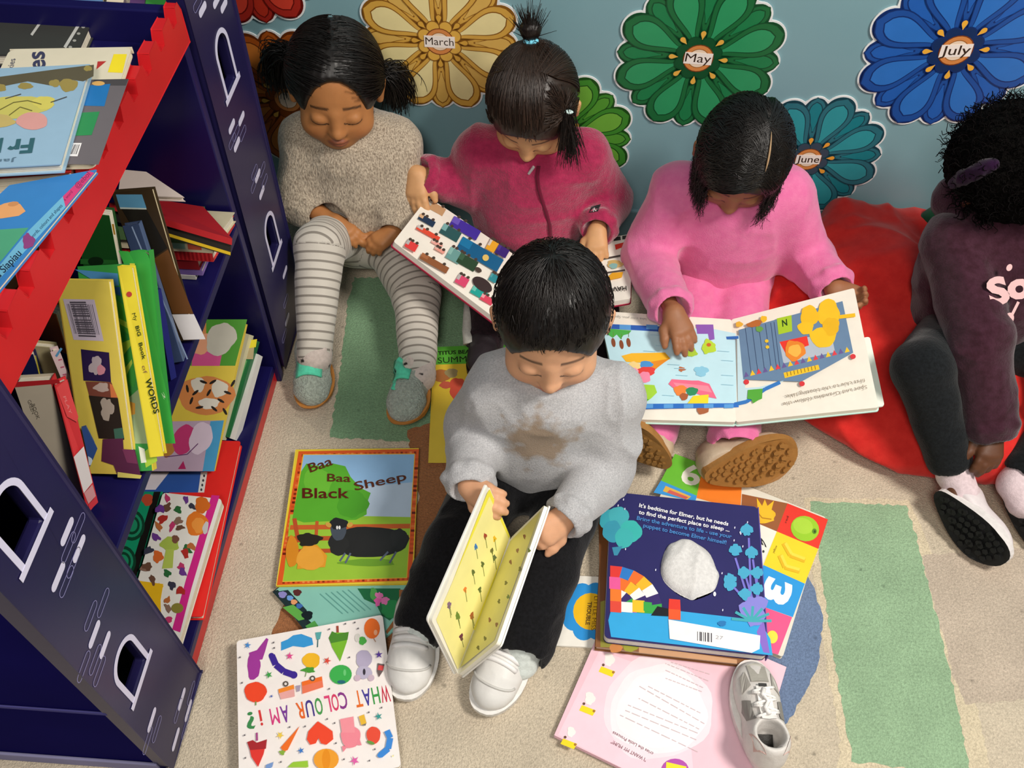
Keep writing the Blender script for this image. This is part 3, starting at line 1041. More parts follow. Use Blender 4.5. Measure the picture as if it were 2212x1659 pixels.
def art_dgreen(a):
    a.poly(c2((600, 480), (870, 490), (880, 520), (600, 520)), '2f7a34'); a.ell(c2((715, 500)), 17, 10, '16301a'); a.poly(c2((835, 220), (850, 220), (862, 300), (850, 300)), 'e0a030')


book('picture_book', 'dark green book with a half round notch at the back of the shelf', [(172, 462, .625), (242, 466, .625), (262, 640, .50), (180, 640, .50)], .02, '1f5a26', art_dgreen, group='books standing on the middle shelf')


def art_words(a):
    a.poly(c2((885, 420), (960, 425), (1000, 500), (1060, 690), (1250, 1500), (1310, 1859), (1230, 1859), (1000, 700)), '3fae48')
    a.text('2', c2((1205, 1480)), c2((1225, 1530)), 5, 'd8f0d0', 0.0)


book('picture_book', 'bright green book with rounded top beside the yellow book of words', [(250, 538, .605), (308, 545, .605), (378, 948, .420), (335, 950, .420)], .012, '38a244', art_words, rad=0.012, spine='R', spine_col='2f9a3e', group='books standing on the middle shelf', pages='e6e2c0')


def art_bigbook(a):
    a.text('My', c2((985, 890)), c2((1005, 945)), 8, '3a4a20', 0.02, up=(1, -0.3)); a.text('BIG', c2((1010, 985)), c2((1030, 1060)), 8, '3a4a20', 0.02, up=(1, -0.3)); a.text('Book', c2((1035, 1110)), c2((1065, 1235)), 8, '3a4a20', 0.02, up=(1, -0.3))
    a.text('of', c2((1060, 1280)), c2((1075, 1340)), 8, '8a6a4a', 0.0, up=(1, -0.3)); a.text('WORDS', c2((1085, 1380)), c2((1150, 1640)), 13, '2a3a1a', 0.02, up=(1, -0.3))
    a.ell(c2((965, 745)), 6, 6, 'b8403a')


book('picture_book', 'yellow book with lettering down its spine facing the room', [(256, 575, .632), (284, 576, .632), (353, 985, .440), (326, 988, .440)], .012, 'e3d23a', art_bigbook, spine='L', spine_col='d8c838', group='books standing on the middle shelf', rect=False)


def art_leaves(a):
    for q, col in (([(800, 740), (960, 850), (970, 1060), (830, 900)], '4fae3a'), ([(820, 890), (960, 960), (970, 1010), (830, 930)], 'b8d84a'), ([(870, 1000), (975, 1050), (950, 1090), (880, 1090)], '2f9440'),
                   ([(880, 1120), (980, 1080), (985, 1120), (890, 1240)], 'a8cc3c'), ([(890, 1250), (990, 1150), (1030, 1330), (1000, 1440), (930, 1400)], '3fa23e'), ([(915, 1320), (985, 1230), (990, 1260), (920, 1400)], 'c4dc50')):
        a.poly(c2(*q), col)
    a.poly(c2((960, 1520), (1050, 1440), (1120, 1620), (1170, 1860), (1010, 1860)), '9fb489'); a.poly(c2((960, 1540), (1010, 1560), (1010, 1640), (970, 1650)), 'e0a040')
    a.poly(c3((1070, 340), (1160, 260), (1175, 400), (1090, 450)), 'a8cc40'); a.poly(c3((1035, 290), (1080, 310), (1095, 410), (1055, 415)), 'e8ecd8')
    a.poly(c2((560, 560), (880, 590), (890, 680), (780, 690)), '4f90c4')
    a.poly(c2((770, 690), (895, 690), (905, 760), (800, 720)), '2a5aa0')


book('picture_book', 'green leaf patterned book between the barcode book and the book of words', [(150, 572, .602), (262, 576, .602), (347, 1018, .420), (235, 1018, .420)], .012, '3c9a48', art_leaves, spine='R', spine_col='e0cc40', group='books standing on the middle shelf', pages='ece6cc')


def art_yellow(a):
    barcode(a, c2((470, 780), (705, 785), (775, 1095), (550, 1085)), n=14, seed=8, col='5a5462', bg='c9bccc')
    a.k += 1
    Q = [A(*q) for q in c2((520, 800), (640, 800), (720, 1070), (590, 1065))]
    for i in range(16):
        t = i / 16; w = 0.03 if i % 3 else 0.045
        l = lambda v: (tuple(Q[0] * (1 - v) + Q[3] * v), tuple(Q[1] * (1 - v) + Q[2] * v))
        if 0.42 < t < 0.5: continue
        p0, p1 = l(t); p2, p3 = l(t + w)
        a.poly([p0, p1, p3, p2], '544e58', up=False)
    a.poly(c2((605, 1155), (815, 1180), (830, 1400), (625, 1390)), '2a1c4a'); a.blob(c2((720, 1280)), 15, 20, 'b8aab0', 2, 0.25); a.blob(c2((755, 1310)), 9, 11, 'd08a98', 3)
    a.poly(c2((640, 1395), (832, 1400), (880, 1520), (670, 1510)), '7a4438'); a.blob(c2((760, 1440)), 16, 10, 'b8a49c', 6, 0.2); a.poly(c2((820, 1410), (840, 1420), (880, 1515), (830, 1515)), 'd87a48')
    a.poly(c2((665, 1500), (882, 1520), (930, 1830), (740, 1820)), '2a2420'); a.blob(c2((800, 1600)), 14, 24, 'a89c90', 7, 0.25); a.poly(c3((850, 160), (915, 150), (930, 230), (860, 235)), '3f6a5a')
    a.poly(c3((770, 235), (920, 230), (925, 310), (1010, 315), (1055, 515), (880, 505), (850, 430), (760, 400)), '5a2a48'); a.poly(c3((915, 310), (1005, 315), (1030, 420), (950, 410)), '7a3a5c')
    a.poly(c3((880, 480), (1060, 505), (1050, 530), (880, 520)), 'd8cc6a')


book('picture_book', 'yellow book with a barcode sticker and picture strip at the front of the shelf', [(116, 605, .625), (219, 608, .625), (306, 1030, .420), (192, 1018, .420)], .012, 'e2cc58', art_yellow, spine='L', spine_col='b8963c', group='books standing on the middle shelf', pages='efe9d4')
book('picture_book', 'small orange book behind the barcode book', [(80, 668, .57), (124, 680, .57), (140, 760, .50), (84, 745, .50)], .02, 'c8742a', None, group='books standing on the middle shelf')
book('picture_book', 'small cream book between the red and the barcode books', [(72, 748, .55), (118, 752, .55), (150, 900, .44), (100, 900, .44)], .012, 'c4b890', None, spine='L', group='books standing on the middle shelf')
def art_zig(a):
    for i in range(9):
        a.line([(126 + i * 4.6, 778 + i * 16), (134 + i * 4.6, 776 + i * 16)], 3, 'c05a78', up=False)
    a.line([(121, 770), (133, 752)], 5, '5a9ac8')
book('picture_book', 'narrow pink and white book with a zigzag edge behind the red ones', [(120, 760, .56), (136, 755, .56), (184, 925, .43), (168, 930, .43)], .010, 'e4c8cc', art_zig, group='books standing on the middle shelf')
book('picture_book', 'navy book with a yellow edge under the battlement rail', [(48, 770, .55), (76, 764, .55), (100, 880, .47), (62, 880, .47)], .012, '1d2350', lambda a: a.line([(76, 768), (100, 870)], 3, 'd8c84a'), group='books standing on the middle shelf')


def art_redA(a):
    a.poly(c2((420, 1445), (495, 1380), (585, 1659), (575, 1700), (500, 1659)), 'e04a4c')
    a.text('PLAY', c2((470, 1510)), c2((520, 1640)), 6, 'e88a88', 0.0, up=(1, -0.3))
    a.poly(c3((550, 370), (625, 290), (690, 560), (625, 640)), 'e4dcdc'); a.poly(c3((628, 640), (690, 575), (715, 660), (660, 720)), 'd89a9c'); a.poly(c3((660, 725), (715, 665), (730, 700), (672, 775)), 'd83c48')


book('picture_book', 'red spined book with a white label nearest the front tower', [(120, 832, .575), (146, 820, .575), (212, 1085, .420), (192, 1105, .420)], .014, 'd2343a', art_redA, spine='L', spine_col='c0282e', group='books standing on the middle shelf', pages='e9ddd0', rect=False)
def art_greycov(a):
    a.poly(c2((105, 1400), (440, 1380), (450, 1410), (110, 1440)), 'b8282e'); a.text('GREEN', c2((205, 1540)), c2((240, 1640)), 8, '6a6458', 0.0, up=(1, -0.4)); a.text('BOOK', c2((235, 1570)), c2((275, 1680)), 8, '6a6458', 0.0, up=(1, -0.4))
book('picture_book', 'grey covered hardback with a red edge beside the front tower', [(36, 826, .58), (112, 822, .58), (182, 1070, .420), (108, 1080, .420)], .016, 'c4b8a4', art_greycov, spine='R', spine_col='c0282e', group='books standing on the middle shelf', pages='e6dccb')
book('picture_book', 'blue pamphlet corner poking out by the red spined book', [(176, 925, .48), (186, 922, .48), (231, 1008, .420), (196, 1018, .420)], .004, '2f4f8c', lambda a: a.poly([(190, 985), (198, 990), (203, 1003), (192, 1005)], 'c4d4e4'), rect=False, group='books standing on the middle shelf')

# ---- books on the bottom shelf
def art_tiger(a):
    a.poly([(300, 690), (534, 690), (508, 790), (300, 790)], '4f9434')
    a.poly(c2((1430, 1280), (1640, 1280), (1660, 1180), (1560, 1160), (1440, 1180)), 'd0548a'); a.blob(c2((1500, 1110)), 30, 24, 'e2a07c', 4); a.poly(c2((1430, 960), (1540, 960), (1540, 1040), (1400, 1040)), 'd08a54')
    a.blob(c2((1650, 1080)), 30, 38, 'c4bfb0', 5, 0.08, rot=35)
    a.poly([(300, 790), (512, 792), (480, 910), (300, 912)], 'd9bf48')
    a.blob(c2((1540, 1500)), 62, 42, 'd0834a', 9, 0.05)
    a.blob(c2((1480, 1420)), 15, 16, 'd8d0c0', 10); a.blob(c2((1640, 1450)), 18, 18, 'd8d0c0', 13); a.blob(c2((1560, 1560)), 22, 12, 'e0d8ca', 12)
    a.k += 1
    for x, y in ((1400, 1450), (1430, 1540), (1490, 1590), (1560, 1480), (1600, 1600), (1650, 1540), (1700, 1480), (1680, 1620), (1520, 1400), (1590, 1400), (1740, 1410), (1460, 1480)):
        a.ell(c2((x, y)), 9, 3, '2a2420', (x * 7) % 180, 8, up=False)
    a.poly([(280, 912), (484, 908), (452, 1018), (270, 1018)], 'b8a0b4')
    a.poly([(455, 910), (484, 908), (463, 1018), (438, 1018)], '4a9ac8'); a.blob(c3((1370, 240)), 22, 34, 'c03a70', 6, 0.06, rot=20); a.blob(c3((1500, 230)), 24, 36, 'd8c4d4', 7, 0.06, rot=20); a.blob(c3((1250, 310)), 14, 18, 'b8803a', 8)
    a.line(c3((1230, 370), (1400, 350), (1480, 270)), 2, '6a3a6a'); a.poly(c3((1330, 460), (1370, 400), (1390, 460)), 'b02a60')


book('picture_book', 'big picture annual with a tiger photograph leaning on the bottom shelf', [tuple(at(532, 700, z=.235) + A(-.20, -.01, 0)), tuple(at(532, 700, z=.235)), tuple(at(462, 1018, z=.085)), tuple(at(462, 1018, z=.085) + A(-.20, -.01, 0))], .008, 'd9bf48', art_tiger, spine='L', rect=False, group='books on the bottom shelf', pages='e8e4c4')


def slim(px0, px1, z0, z1, w, col, lab, art=None):
    a, b = at(*px0, z=z0), at(*px1, z=z1)
    s = A(-w, 0.004, 0)
    q = [a + s, a, b, b + s]
    return book('picture_book', lab, [tuple(v) for v in q], .018, col, art, group='books on the bottom shelf', rect=False, pages='e8e2cc', spine='R')


def art_greenspine(a):
    a.poly(c2((1835, 1130), (1900, 1120), (1890, 1230), (1815, 1230)), 'b8a880'); a.poly(c2((1855, 1090), (1920, 1080), (1910, 1140), (1845, 1150)), 'e8d838'); a.line(c2((1840, 1240), (1700, 1659)), 4, '5aa060')


slim((537, 722), (478, 950), .17, .062, .014, 'd8d2ae', 'cream edged slim book beside the tiger annual')
slim((551, 735), (494, 945), .155, .058, .020, '1f6a3c', 'dark green slim book with a yellow mark near the far tower', art_greenspine)
slim((557, 765), (506, 950), .13, .056, .012, 'dcd8d4', 'white slim book nearest the red kick strip')


def art_flatred(a):
    a.poly([(314, 1018), (440, 1018), (430, 1064), (306, 1064)], '2f55a0'); a.poly([(320, 1020), (366, 1020), (336, 1058), (312, 1058)], 'd8d0d8')
    a.poly([(434, 1020), (448, 1020), (441, 1064), (428, 1064)], 'dcd8d4')
    a.k += 1
    for i in range(4): a.ell((441 - i * 2, 1028 + i * 10), 2.2, 3, '3a3a40', up=False)


book('picture_book', 'large flat red book lying on the bottom shelf', [(395, 950, .066), (520, 953, .066), (438, 1332, .066), (300, 1332, .066)], .014, 'de2a26', art_flatred, spine='L', rect=False, rad=0.004, group='books on the bottom shelf')
def art_greencirc(a):
    a.poly(c3((1150, 630), (1200, 630), (1020, 1260), (960, 1260)), '181614')
    a.blob(c3((1100, 690)), 12, 13, 'b84a30', 5); a.k += 1
    for cx, cy in ((985, 880), (920, 1150)):
        for r, col in ((28, '10402c'), (22, '1f8a64'), (17, '10402c'), (12, '1f8a64')): a.ell(c3((cx, cy)), r, r * 1.2, col, up=True)
book('picture_book', 'green board book with dark ring patterns under the animal book', [(262, 1062, .084), (352, 1062, .084), (300, 1250, .084), (205, 1250, .084)], .012, '149066', art_greencirc, rect=False, group='books on the bottom shelf')


def art_animals(a):
    a.poly(c3((1580, 655), (1640, 660), (1545, 960), (1430, 1350), (1345, 1680), (1285, 1659), (1390, 1280), (1500, 920)), 'cf2a84')
    a.blob(c3((1470, 870)), 24, 26, 'e07828', 3, 0.08); a.blob(c3((1480, 880)), 13, 17, 'ea9440', 5); a.blob(c3((1510, 730)), 16, 18, 'd06a24', 4)
    a.blob(c3((1535, 900)), 6, 14, 'c9c4c4', 6, rot=10); a.blob(c3((1270, 1020)), 20, 16, 'a8bc50', 6, 0.15); a.poly(c3((1240, 1060), (1300, 1060), (1290, 1200), (1210, 1205)), 'b4c458'); a.blob(c3((1310, 985)), 8, 9, '7a5040', 7)
    a.blob(c3((1180, 1115)), 11, 13, 'd8692e', 8, 0.2); a.poly(c3((1000, 1290), (1220, 1320), (1200, 1440), (1205, 1580), (1165, 1540), (1090, 1410)), 'e6b41e'); a.poly(c3((1150, 1350), (1190, 1310), (1200, 1350), (1225, 1330), (1190, 1400)), 'e6b41e'); a.ell(c3((1325, 1500)), 13, 11, '8a8038')
    rn = random.Random(4)
    cols = ['c03a6a', '6a3a8a', '6a4a3a', '2f6a3a', '3a3a4a', 'b0302a', 'b86a3a', '8a6a5a']
    a.k += 1
    for i, (x, y) in enumerate(((1250, 680), (1390, 690), (1245, 750), (1330, 765), (1435, 740), (1215, 835), (1185, 890), (1330, 850), (1285, 890), (1165, 970), (1345, 900), (1400, 1060), (1110, 1070), (1385, 1090), (1430, 1040), (1080, 1200), (1355, 1190), (1365, 1230), (1140, 1290), (1250, 1240), (1285, 1330), (1350, 1370), (1250, 1440), (1255, 1500), (1260, 1585), (1195, 760), (1100, 1190))):
        a.blob(c3((x, y)), 8 + rn.random() * 4, 5 + rn.random() * 4, cols[i % 8], i, 0.3, 12, up=False, rot=rn.random() * 180)


book('board_book', 'white board book covered in small animals with a pink stripe on the bottom shelf', [(352, 1064, .092), (480, 1078, .092), (385, 1392, .092), (258, 1392, .092)], .018, 'e9e4dc', art_animals, board_book=True, rad=0.006, rect=False, group='books on the bottom shelf', pages='e0d4c0')
# ------------------------------------------------------------------ books on the carpet
c5 = crop(500, 880); c6 = crop(460, 1179); c7 = crop(1160, 960); c8 = crop(1160, 1179); c9 = crop(1280, 560); c10 = crop(560, 420); c11 = crop(880, 480)


def art_baa(a):
    a.poly([(645, 975), (905, 970), (889, 1254), (598, 1264)], 'dc5a24')
    a.k += 1
    rn = random.Random(2)
    for i in range(26):
        t = i / 26
        for p0, p1, dx in (((648, 984), (900, 978), 0), ((606, 1258), (886, 1250), 0)):
            x, y = p0[0] + (p1[0] - p0[0]) * t + 4, p0[1] + (p1[1] - p0[1]) * t
            a.poly([(x, y - 3), (x + 5, y - 3), (x + 5, y + 3), (x, y + 3)], rn.choice(['8a2a10', 'e8884a', 'b8401a']), up=False)
        if i < 22:
            for p0, p1 in (((650, 1000), (606, 1240)), ((900, 990), (886, 1240))):
                x, y = p0[0] + (p1[0] - p0[0]) * t, p0[1] + (p1[1] - p0[1]) * t
                a.poly([(x - 4, y), (x + 4, y), (x + 4, y + 5), (x - 4, y + 5)], rn.choice(['8a2a10', '6a1c0c', 'c8501e', 'e0783a']), up=False)
    a.poly(c5((533, 350), (1372, 345), (1312, 1275), (380, 1305)), 'e8b43a')
    a.poly(c5((540, 356), (1366, 351), (1306, 1270), (386, 1299)), '8fb8e0')
    a.poly(c5((900, 600), (1352, 560), (1336, 830), (880, 830)), 'b9cbe0')
    a.poly(c5((440, 800), (1340, 820), (1306, 1270), (386, 1299)), '9ac43c')
    a.poly(c5((520, 480), (560, 420), (640, 440), (760, 420), (850, 440), (890, 520), (960, 600), (1040, 640), (1010, 720), (1010, 800), (930, 840), (540, 860), (455, 830)), '5aac30')
    a.blob(c5((640, 560)), 30, 34, '6cba38', 3); a.blob(c5((900, 720)), 34, 30, '4fa02c', 4)
    a.poly(c5((440, 880), (1335, 870), (1332, 905), (435, 915)), 'c8602c'); a.poly(c5((420, 965), (1325, 955), (1322, 985), (415, 1000)), 'b8542a'); a.poly(c5((415, 1060), (800, 1055), (795, 1085), (410, 1095)), 'b8542a')
    a.line(c5((470, 830), (500, 1010)), 9, 'b8502a'); a.line(c5((640, 850), (630, 1000)), 7, 'c05a2c')
    a.blob(c5((1020, 1160)), 60, 8, '6fa030', 6)
    # black sheep
    a.blob(c5((1030, 1005)), 86, 33, '262626', 12, 0.05, 30); a.blob(c5((1250, 980)), 18, 22, '2a2a2a', 9); a.blob(c5((800, 1030)), 22, 22, '2a2a2a', 9)
    for x, y, x2, y2 in ((850, 1090, 810, 1150), (890, 1090, 850, 1165), (1170, 1080, 1110, 1145), (1230, 1080, 1180, 1165)): a.line(c5((x, y), (x2, y2)), 4, '5a6478')
    a.blob(c5((800, 920)), 17, 22, '48505c', 11, 0.05); a.blob(c5((800, 870)), 20, 12, '262628', 13); a.ell(c5((725, 880)), 7, 5, 'd0a04a', 30); a.ell(c5((885, 880)), 7, 5, 'd0a04a', -30)
    a.ell(c5((790, 900)), 2.2, 4, 'e8e8e8'); a.ell(c5((808, 900)), 2.2, 4, 'e8e8e8')
    # sacks
    a.blob(c5((455, 1080)), 14, 34, 'd88a24', 14, 0.06); a.poly(c5((545, 1020), (640, 1030), (715, 1110), (700, 1195), (490, 1210), (500, 1130)), 'e39a2e'); a.blob(c5((590, 1130)), 30, 26, 'e8a43c', 15, 0.05); a.blob(c5((580, 990)), 26, 14, '2a2620', 16, 0.2)
    a.text('Baa', c5((590, 490)), c5((760, 430)), 20, '5a2a14', 0.012); a.text('Baa', c5((715, 555)), c5((890, 560)), 17, '5a2a14', 0.012); a.text('Sheep', c5((925, 625)), c5((1310, 545)), 19, '5a2a14', 0.012); a.text('Black', c5((530, 680)), c5((880, 680)), 22, '5a1c10', 0.012)


def art_jungle(a):
    a.poly([(600, 1285), (880, 1272), (888, 1335), (838, 1372), (700, 1380), (640, 1340)], '86c2b4')
    a.poly([(588, 1278), (600, 1274), (700, 1372), (690, 1390)], '1d2a2c')
    a.poly(c6((455, 345), (560, 330), (700, 480), (700, 600), (690, 640)), '1f3034'); a.poly(c6((520, 460), (600, 440), (720, 540), (640, 560)), '5fa84a')
    for p, col, s in (((520, 365), '8a86c4', 9), ((575, 390), '6a9ad8', 7), ((605, 420), 'e09a6a', 7), ((645, 450), '3f6ab0', 7), ((630, 350), '5a2a2a', 9)): a.blob(c6(p), s, s * 0.8, col, s)
    a.blob(c6((705, 520)), 12, 10, '142024', 5); a.poly(c6((690, 600), (760, 560), (800, 620), (720, 640)), '4f9a48')
    a.poly(c6((1080, 320), (1400, 320), (1390, 500), (1320, 560), (1260, 520), (1220, 440), (1130, 400)), '1f6a40'); a.blob(c6((1330, 470)), 22, 20, '2a8a4c', 7); a.blob(c6((1200, 360)), 8, 13, '4fa050', 8)
    a.blob(c6((1240, 380)), 8, 10, 'e478b4', 9, 0.3); a.blob(c6((1280, 410)), 10, 8, 'e478b4', 10, 0.3); a.blob(c6((1230, 420)), 7, 9, 'e060a8', 11, 0.3)
    a.poly(c6((1390, 330), (1440, 330), (1450, 480), (1390, 560), (1300, 660), (1290, 640), (1390, 500)), '9a6238'); a.poly(c6((1440, 330), (1480, 320), (1475, 540), (1440, 560)), '2a7a5a')
    a.k += 1
    for i in range(6):
        x0, y0 = 800 + i * 42, 350 - i * 6
        a.line(c6((x0, y0 + 10), (x0 + 170, y0 + 160)), 1.6, '5f9f96', up=False)


book('picture_book', 'teal jungle book with a pink flower under the black sheep book', [tuple(at(787, 1119, z=.010)), tuple(at(950, 1277, z=.010)), tuple(at(750, 1441, z=.010)), tuple(at(587, 1283, z=.010))], .0092, '86c2b4', art_jungle,
     spine='L', spine_col='18201e', group='books lying on the carpet')
book('picture_book', 'picture book with a black sheep on a green cover framed in orange', [(642, 972, .0165), (907, 967, .0165), (890, 1258, .0165), (595, 1268, .0165)], .0055, 'e6c83a', art_baa,
     spine='L', spine_col='e8d44a', group='books lying on the carpet', pages='e4dcc8')


def art_what(a):
    a.k += 1
    # upside down title, one colour a letter
    for ch, x0, y0, x1, y1, col in (('W', 1308, 1040, 1242, 1052, 'c8324a'), ('H', 1232, 1052, 1178, 1064, '3f9a4a'), ('A', 1168, 1066, 1108, 1078, '4a3f9a'), ('T', 1102, 1078, 1052, 1088, 'e8702a'),
                                    ('C', 990, 1092, 930, 1100, '8a3a8a'), ('O', 926, 1104, 876, 1116, 'd8406a'), ('L', 868, 1118, 828, 1126, 'e0487a'), ('O', 806, 1134, 752, 1146, '4a9a50'), ('U', 740, 1150, 684, 1162, '4a3a8c'), ('R', 668, 1166, 616, 1178, 'e8682a'),
                                    ('A', 556, 1192, 498, 1204, '7a3a9a'), ('M', 482, 1206, 420, 1220, 'd83a80'), ('i', 356, 1228, 338, 1232, 'd83a3a'), ('?', 300, 1240, 236, 1254, '3f8a50')):
        h = 37
        a.text(ch, c6((x0, y0)), c6((x1, y1)), h, col, 0.012, up=(0.19, 1))
    E = a.ell; B = a.blob
    B(c6((305, 900)), 14, 30, 'a03a98', 3, 0.1); a.poly(c6((270, 800), (330, 780), (400, 690), (415, 700), (390, 790), (370, 850), (280, 860)), 'a03a98')
    a.poly(c6((510, 720), (560, 700), (600, 670), (660, 660), (740, 690), (750, 740), (680, 760), (600, 750), (510, 785)), '3a98d8')
    a.line(c6((440, 820), (470, 890), (530, 940), (600, 965)), 14, '3f2a92'); E(c6((438, 822)), 6, 6, '3f2a92'); E(c6((604, 966)), 8, 8, '3f2a92')
    a.poly(c6((870, 700), (900, 650), (1010, 650), (1000, 720), (950, 865), (890, 760)), '7ab832'); a.poly(c6((865, 690), (890, 640), (930, 660), (1015, 645), (1005, 705), (880, 730)), '4f8a30'); a.line(c6((930, 600), (932, 650)), 5, 'a04a3a')
    E(c6((1188, 620)), 17, 22, 'f0722a', 0); E(c6((1215, 650)), 4, 6, 'f6b088'); a.line(c6((1200, 695), (1215, 720)), 1.6, 'b88a6a')
    a.poly(c6((765, 650), (812, 645), (800, 700), (775, 705)), '5aa8a8'); a.line(c6((785, 700), (782, 760)), 2, '3a6a6a'); E(c6((1080, 690)), 6, 9, 'dcd8d0'); B(c6((1118, 712)), 8, 9, '4fae4a', 4)
    B(c6((735, 860)), 19, 17, 'f0b82a', 5, 0.06); B(c6((715, 930)), 14, 6, '4a9a3a', 6, 0.25); a.line(c6((700, 940), (690, 980)), 1.6, '7aa05a')
    E(c6((955, 965)), 24, 21, '3fae50', -8); E(c6((960, 1020)), 9, 4, '2a6a78'); E(c6((985, 950)), 3, 7, '6cc878')
    B(c6((1128, 850)), 17, 20, 'b4aac4', 7, 0.06); B(c6((1130, 950)), 17, 14, 'bcb4cc', 8, 0.05); E(c6((1130, 945)), 3, 7, '3a3440'); E(c6((1080, 990)), 7, 7, 'cbb4c4'); E(c6((1182, 990)), 7, 7, 'cbb4c4')
    a.poly(c6((1230, 880), (1280, 890), (1270, 940), (1240, 985), (1225, 940)), '6a5a5a'); a.poly(c6((1238, 895), (1278, 900), (1268, 935), (1230, 930)), 'd84a4a')
    B(c6((320, 1095)), 24, 22, 'ee4a2a', 9, 0.05); a.line(c6((322, 1165), (322, 1195)), 2.4, '6a9a4a')
    a.poly(c6((490, 1075), (605, 1040), (610, 1075), (495, 1110)), 'f08a30'); a.poly(c6((495, 1105), (608, 1072), (612, 1130), (510, 1150)), 'e8a8a4'); E(c6((545, 1035)), 6, 6, '5a5048'); E(c6((545, 1035)), 3, 3, 'e4dcd8')
    a.poly(c6((665, 1020), (815, 980), (825, 1060), (670, 1110)), 'ec7a5a'); a.poly(c6((665, 1020), (815, 980), (818, 1010), (668, 1052)), 'f0702a'); E(c6((745, 995)), 6, 6, '5a5048'); E(c6((745, 995)), 3, 3, 'e4dcd8'); a.poly(c6((620, 1050), (655, 1045), (650, 1090), (630, 1095)), 'a89ab0')
    a.poly(c6((270, 1490), (400, 1470), (380, 1560), (340, 1655), (290, 1580)), 'e03a32'); a.poly(c6((258, 1470), (300, 1455), (330, 1475), (405, 1450), (398, 1520), (280, 1530)), 'a82a30'); a.line(c6((330, 1400), (332, 1460)), 4, 'a84a8a')
    a.poly(c6((650, 1350), (560, 1530), (530, 1540), (508, 1510)), 'f07028'); B(c6((520, 1548)), 6, 5, '8ab040', 10, 0.3)
    a.poly(c6((785, 1315), (840, 1350), (895, 1390), (900, 1450), (850, 1490), (810, 1480), (790, 1440), (770, 1480), (730, 1490), (703, 1450), (715, 1390)), 'ee4a2e')
    B(c6((1030, 1430)), 21, 24, 'f08a98', 11, 0.05); a.poly(c6((950, 1300), (1050, 1280), (1062, 1400), (965, 1400)), 'f2949f'); a.poly(c6((1070, 1490), (1112, 1495), (1090, 1430)), 'ee8898'); a.poly(c6((965, 1500), (975, 1545), (1010, 1500)), 'ee8898')
    B(c6((1200, 1420)), 15, 19, 'e8503a', 12, 0.05); E(c6((1180, 1475)), 9, 3.5, '6a9a4a', 20)
    a.line(c6((1300, 1385), (1325, 1440), (1310, 1520), (1250, 1570)), 13, '3f88d8'); E(c6((1252, 1570)), 7, 5, '3f88d8')
    E(c6((848, 1600)), 27, 23, 'f0a030'); E(c6((848, 1600)), 9, 22, 'e89020'); a.poly(c6((560, 1659), (600, 1620), (710, 1610), (715, 1659)), '9ac83c'); a.poly(c6((400, 1640), (455, 1620), (445, 1659), (395, 1680)), '7a9ad0')
    a.poly(c6((1090, 1280), (1130, 1265), (1148, 1330), (1110, 1345)), 'e8b83a'); a.poly(c6((1108, 1345), (1148, 1330), (1140, 1350)), '7a746c')
    a.k += 1
    for (x, y), col, s in (((262, 750), '4a8ad0', 8), ((575, 830), 'e04a90', 9), ((855, 865), 'e04a3a', 9), ((420, 970), '3fa04a', 9), ((440, 1130), '3a5ab0', 4), ((1240, 820), '5a3a9a', 9), ((1238, 1280), '3a9a94', 9), ((505, 1420), 'f0cc4a', 9),
                           ((660, 1535), '3f7ac8', 8), ((1060, 1610), 'e060a8', 11), ((1345, 1575), 'f4e890', 3)):
        a.star(c6((x, y)), s, col, 5, x * 0.1, 0.35, up=False)
    rn = random.Random(9)
    for x, y in ((455, 730), (460, 770), (870, 630), (1060, 580), (1085, 625), (990, 590), (205, 840), (220, 1030), (1020, 840), (870, 1075), (690, 1355), (920, 1480), (240, 1420), (245, 1590), (980, 1600), (1170, 1610), (510, 1620), (1260, 1215), (1165, 1250), (855, 1300), (575, 1360), (910, 1330), (1210, 1525)):
        a.star(c6((x, y)), 2.6, '6a6468', 4, 0.4, 0.6, up=False)


_tl, _tr, _br = at(512, 1385, z=.030), at(827, 1327, z=.030), at(865, 1655, z=.030)
book('board_book', 'white square book asking WHAT COLOUR AM I with coloured fruit at the bottom edge', [tuple(_tl), tuple(_tr), tuple(_br), tuple(_tl + _br - _tr)], .011, 'f4ece8', art_what, board_book=True, rad=0.005,
     group='books lying on the carpet', pages='efe6de')


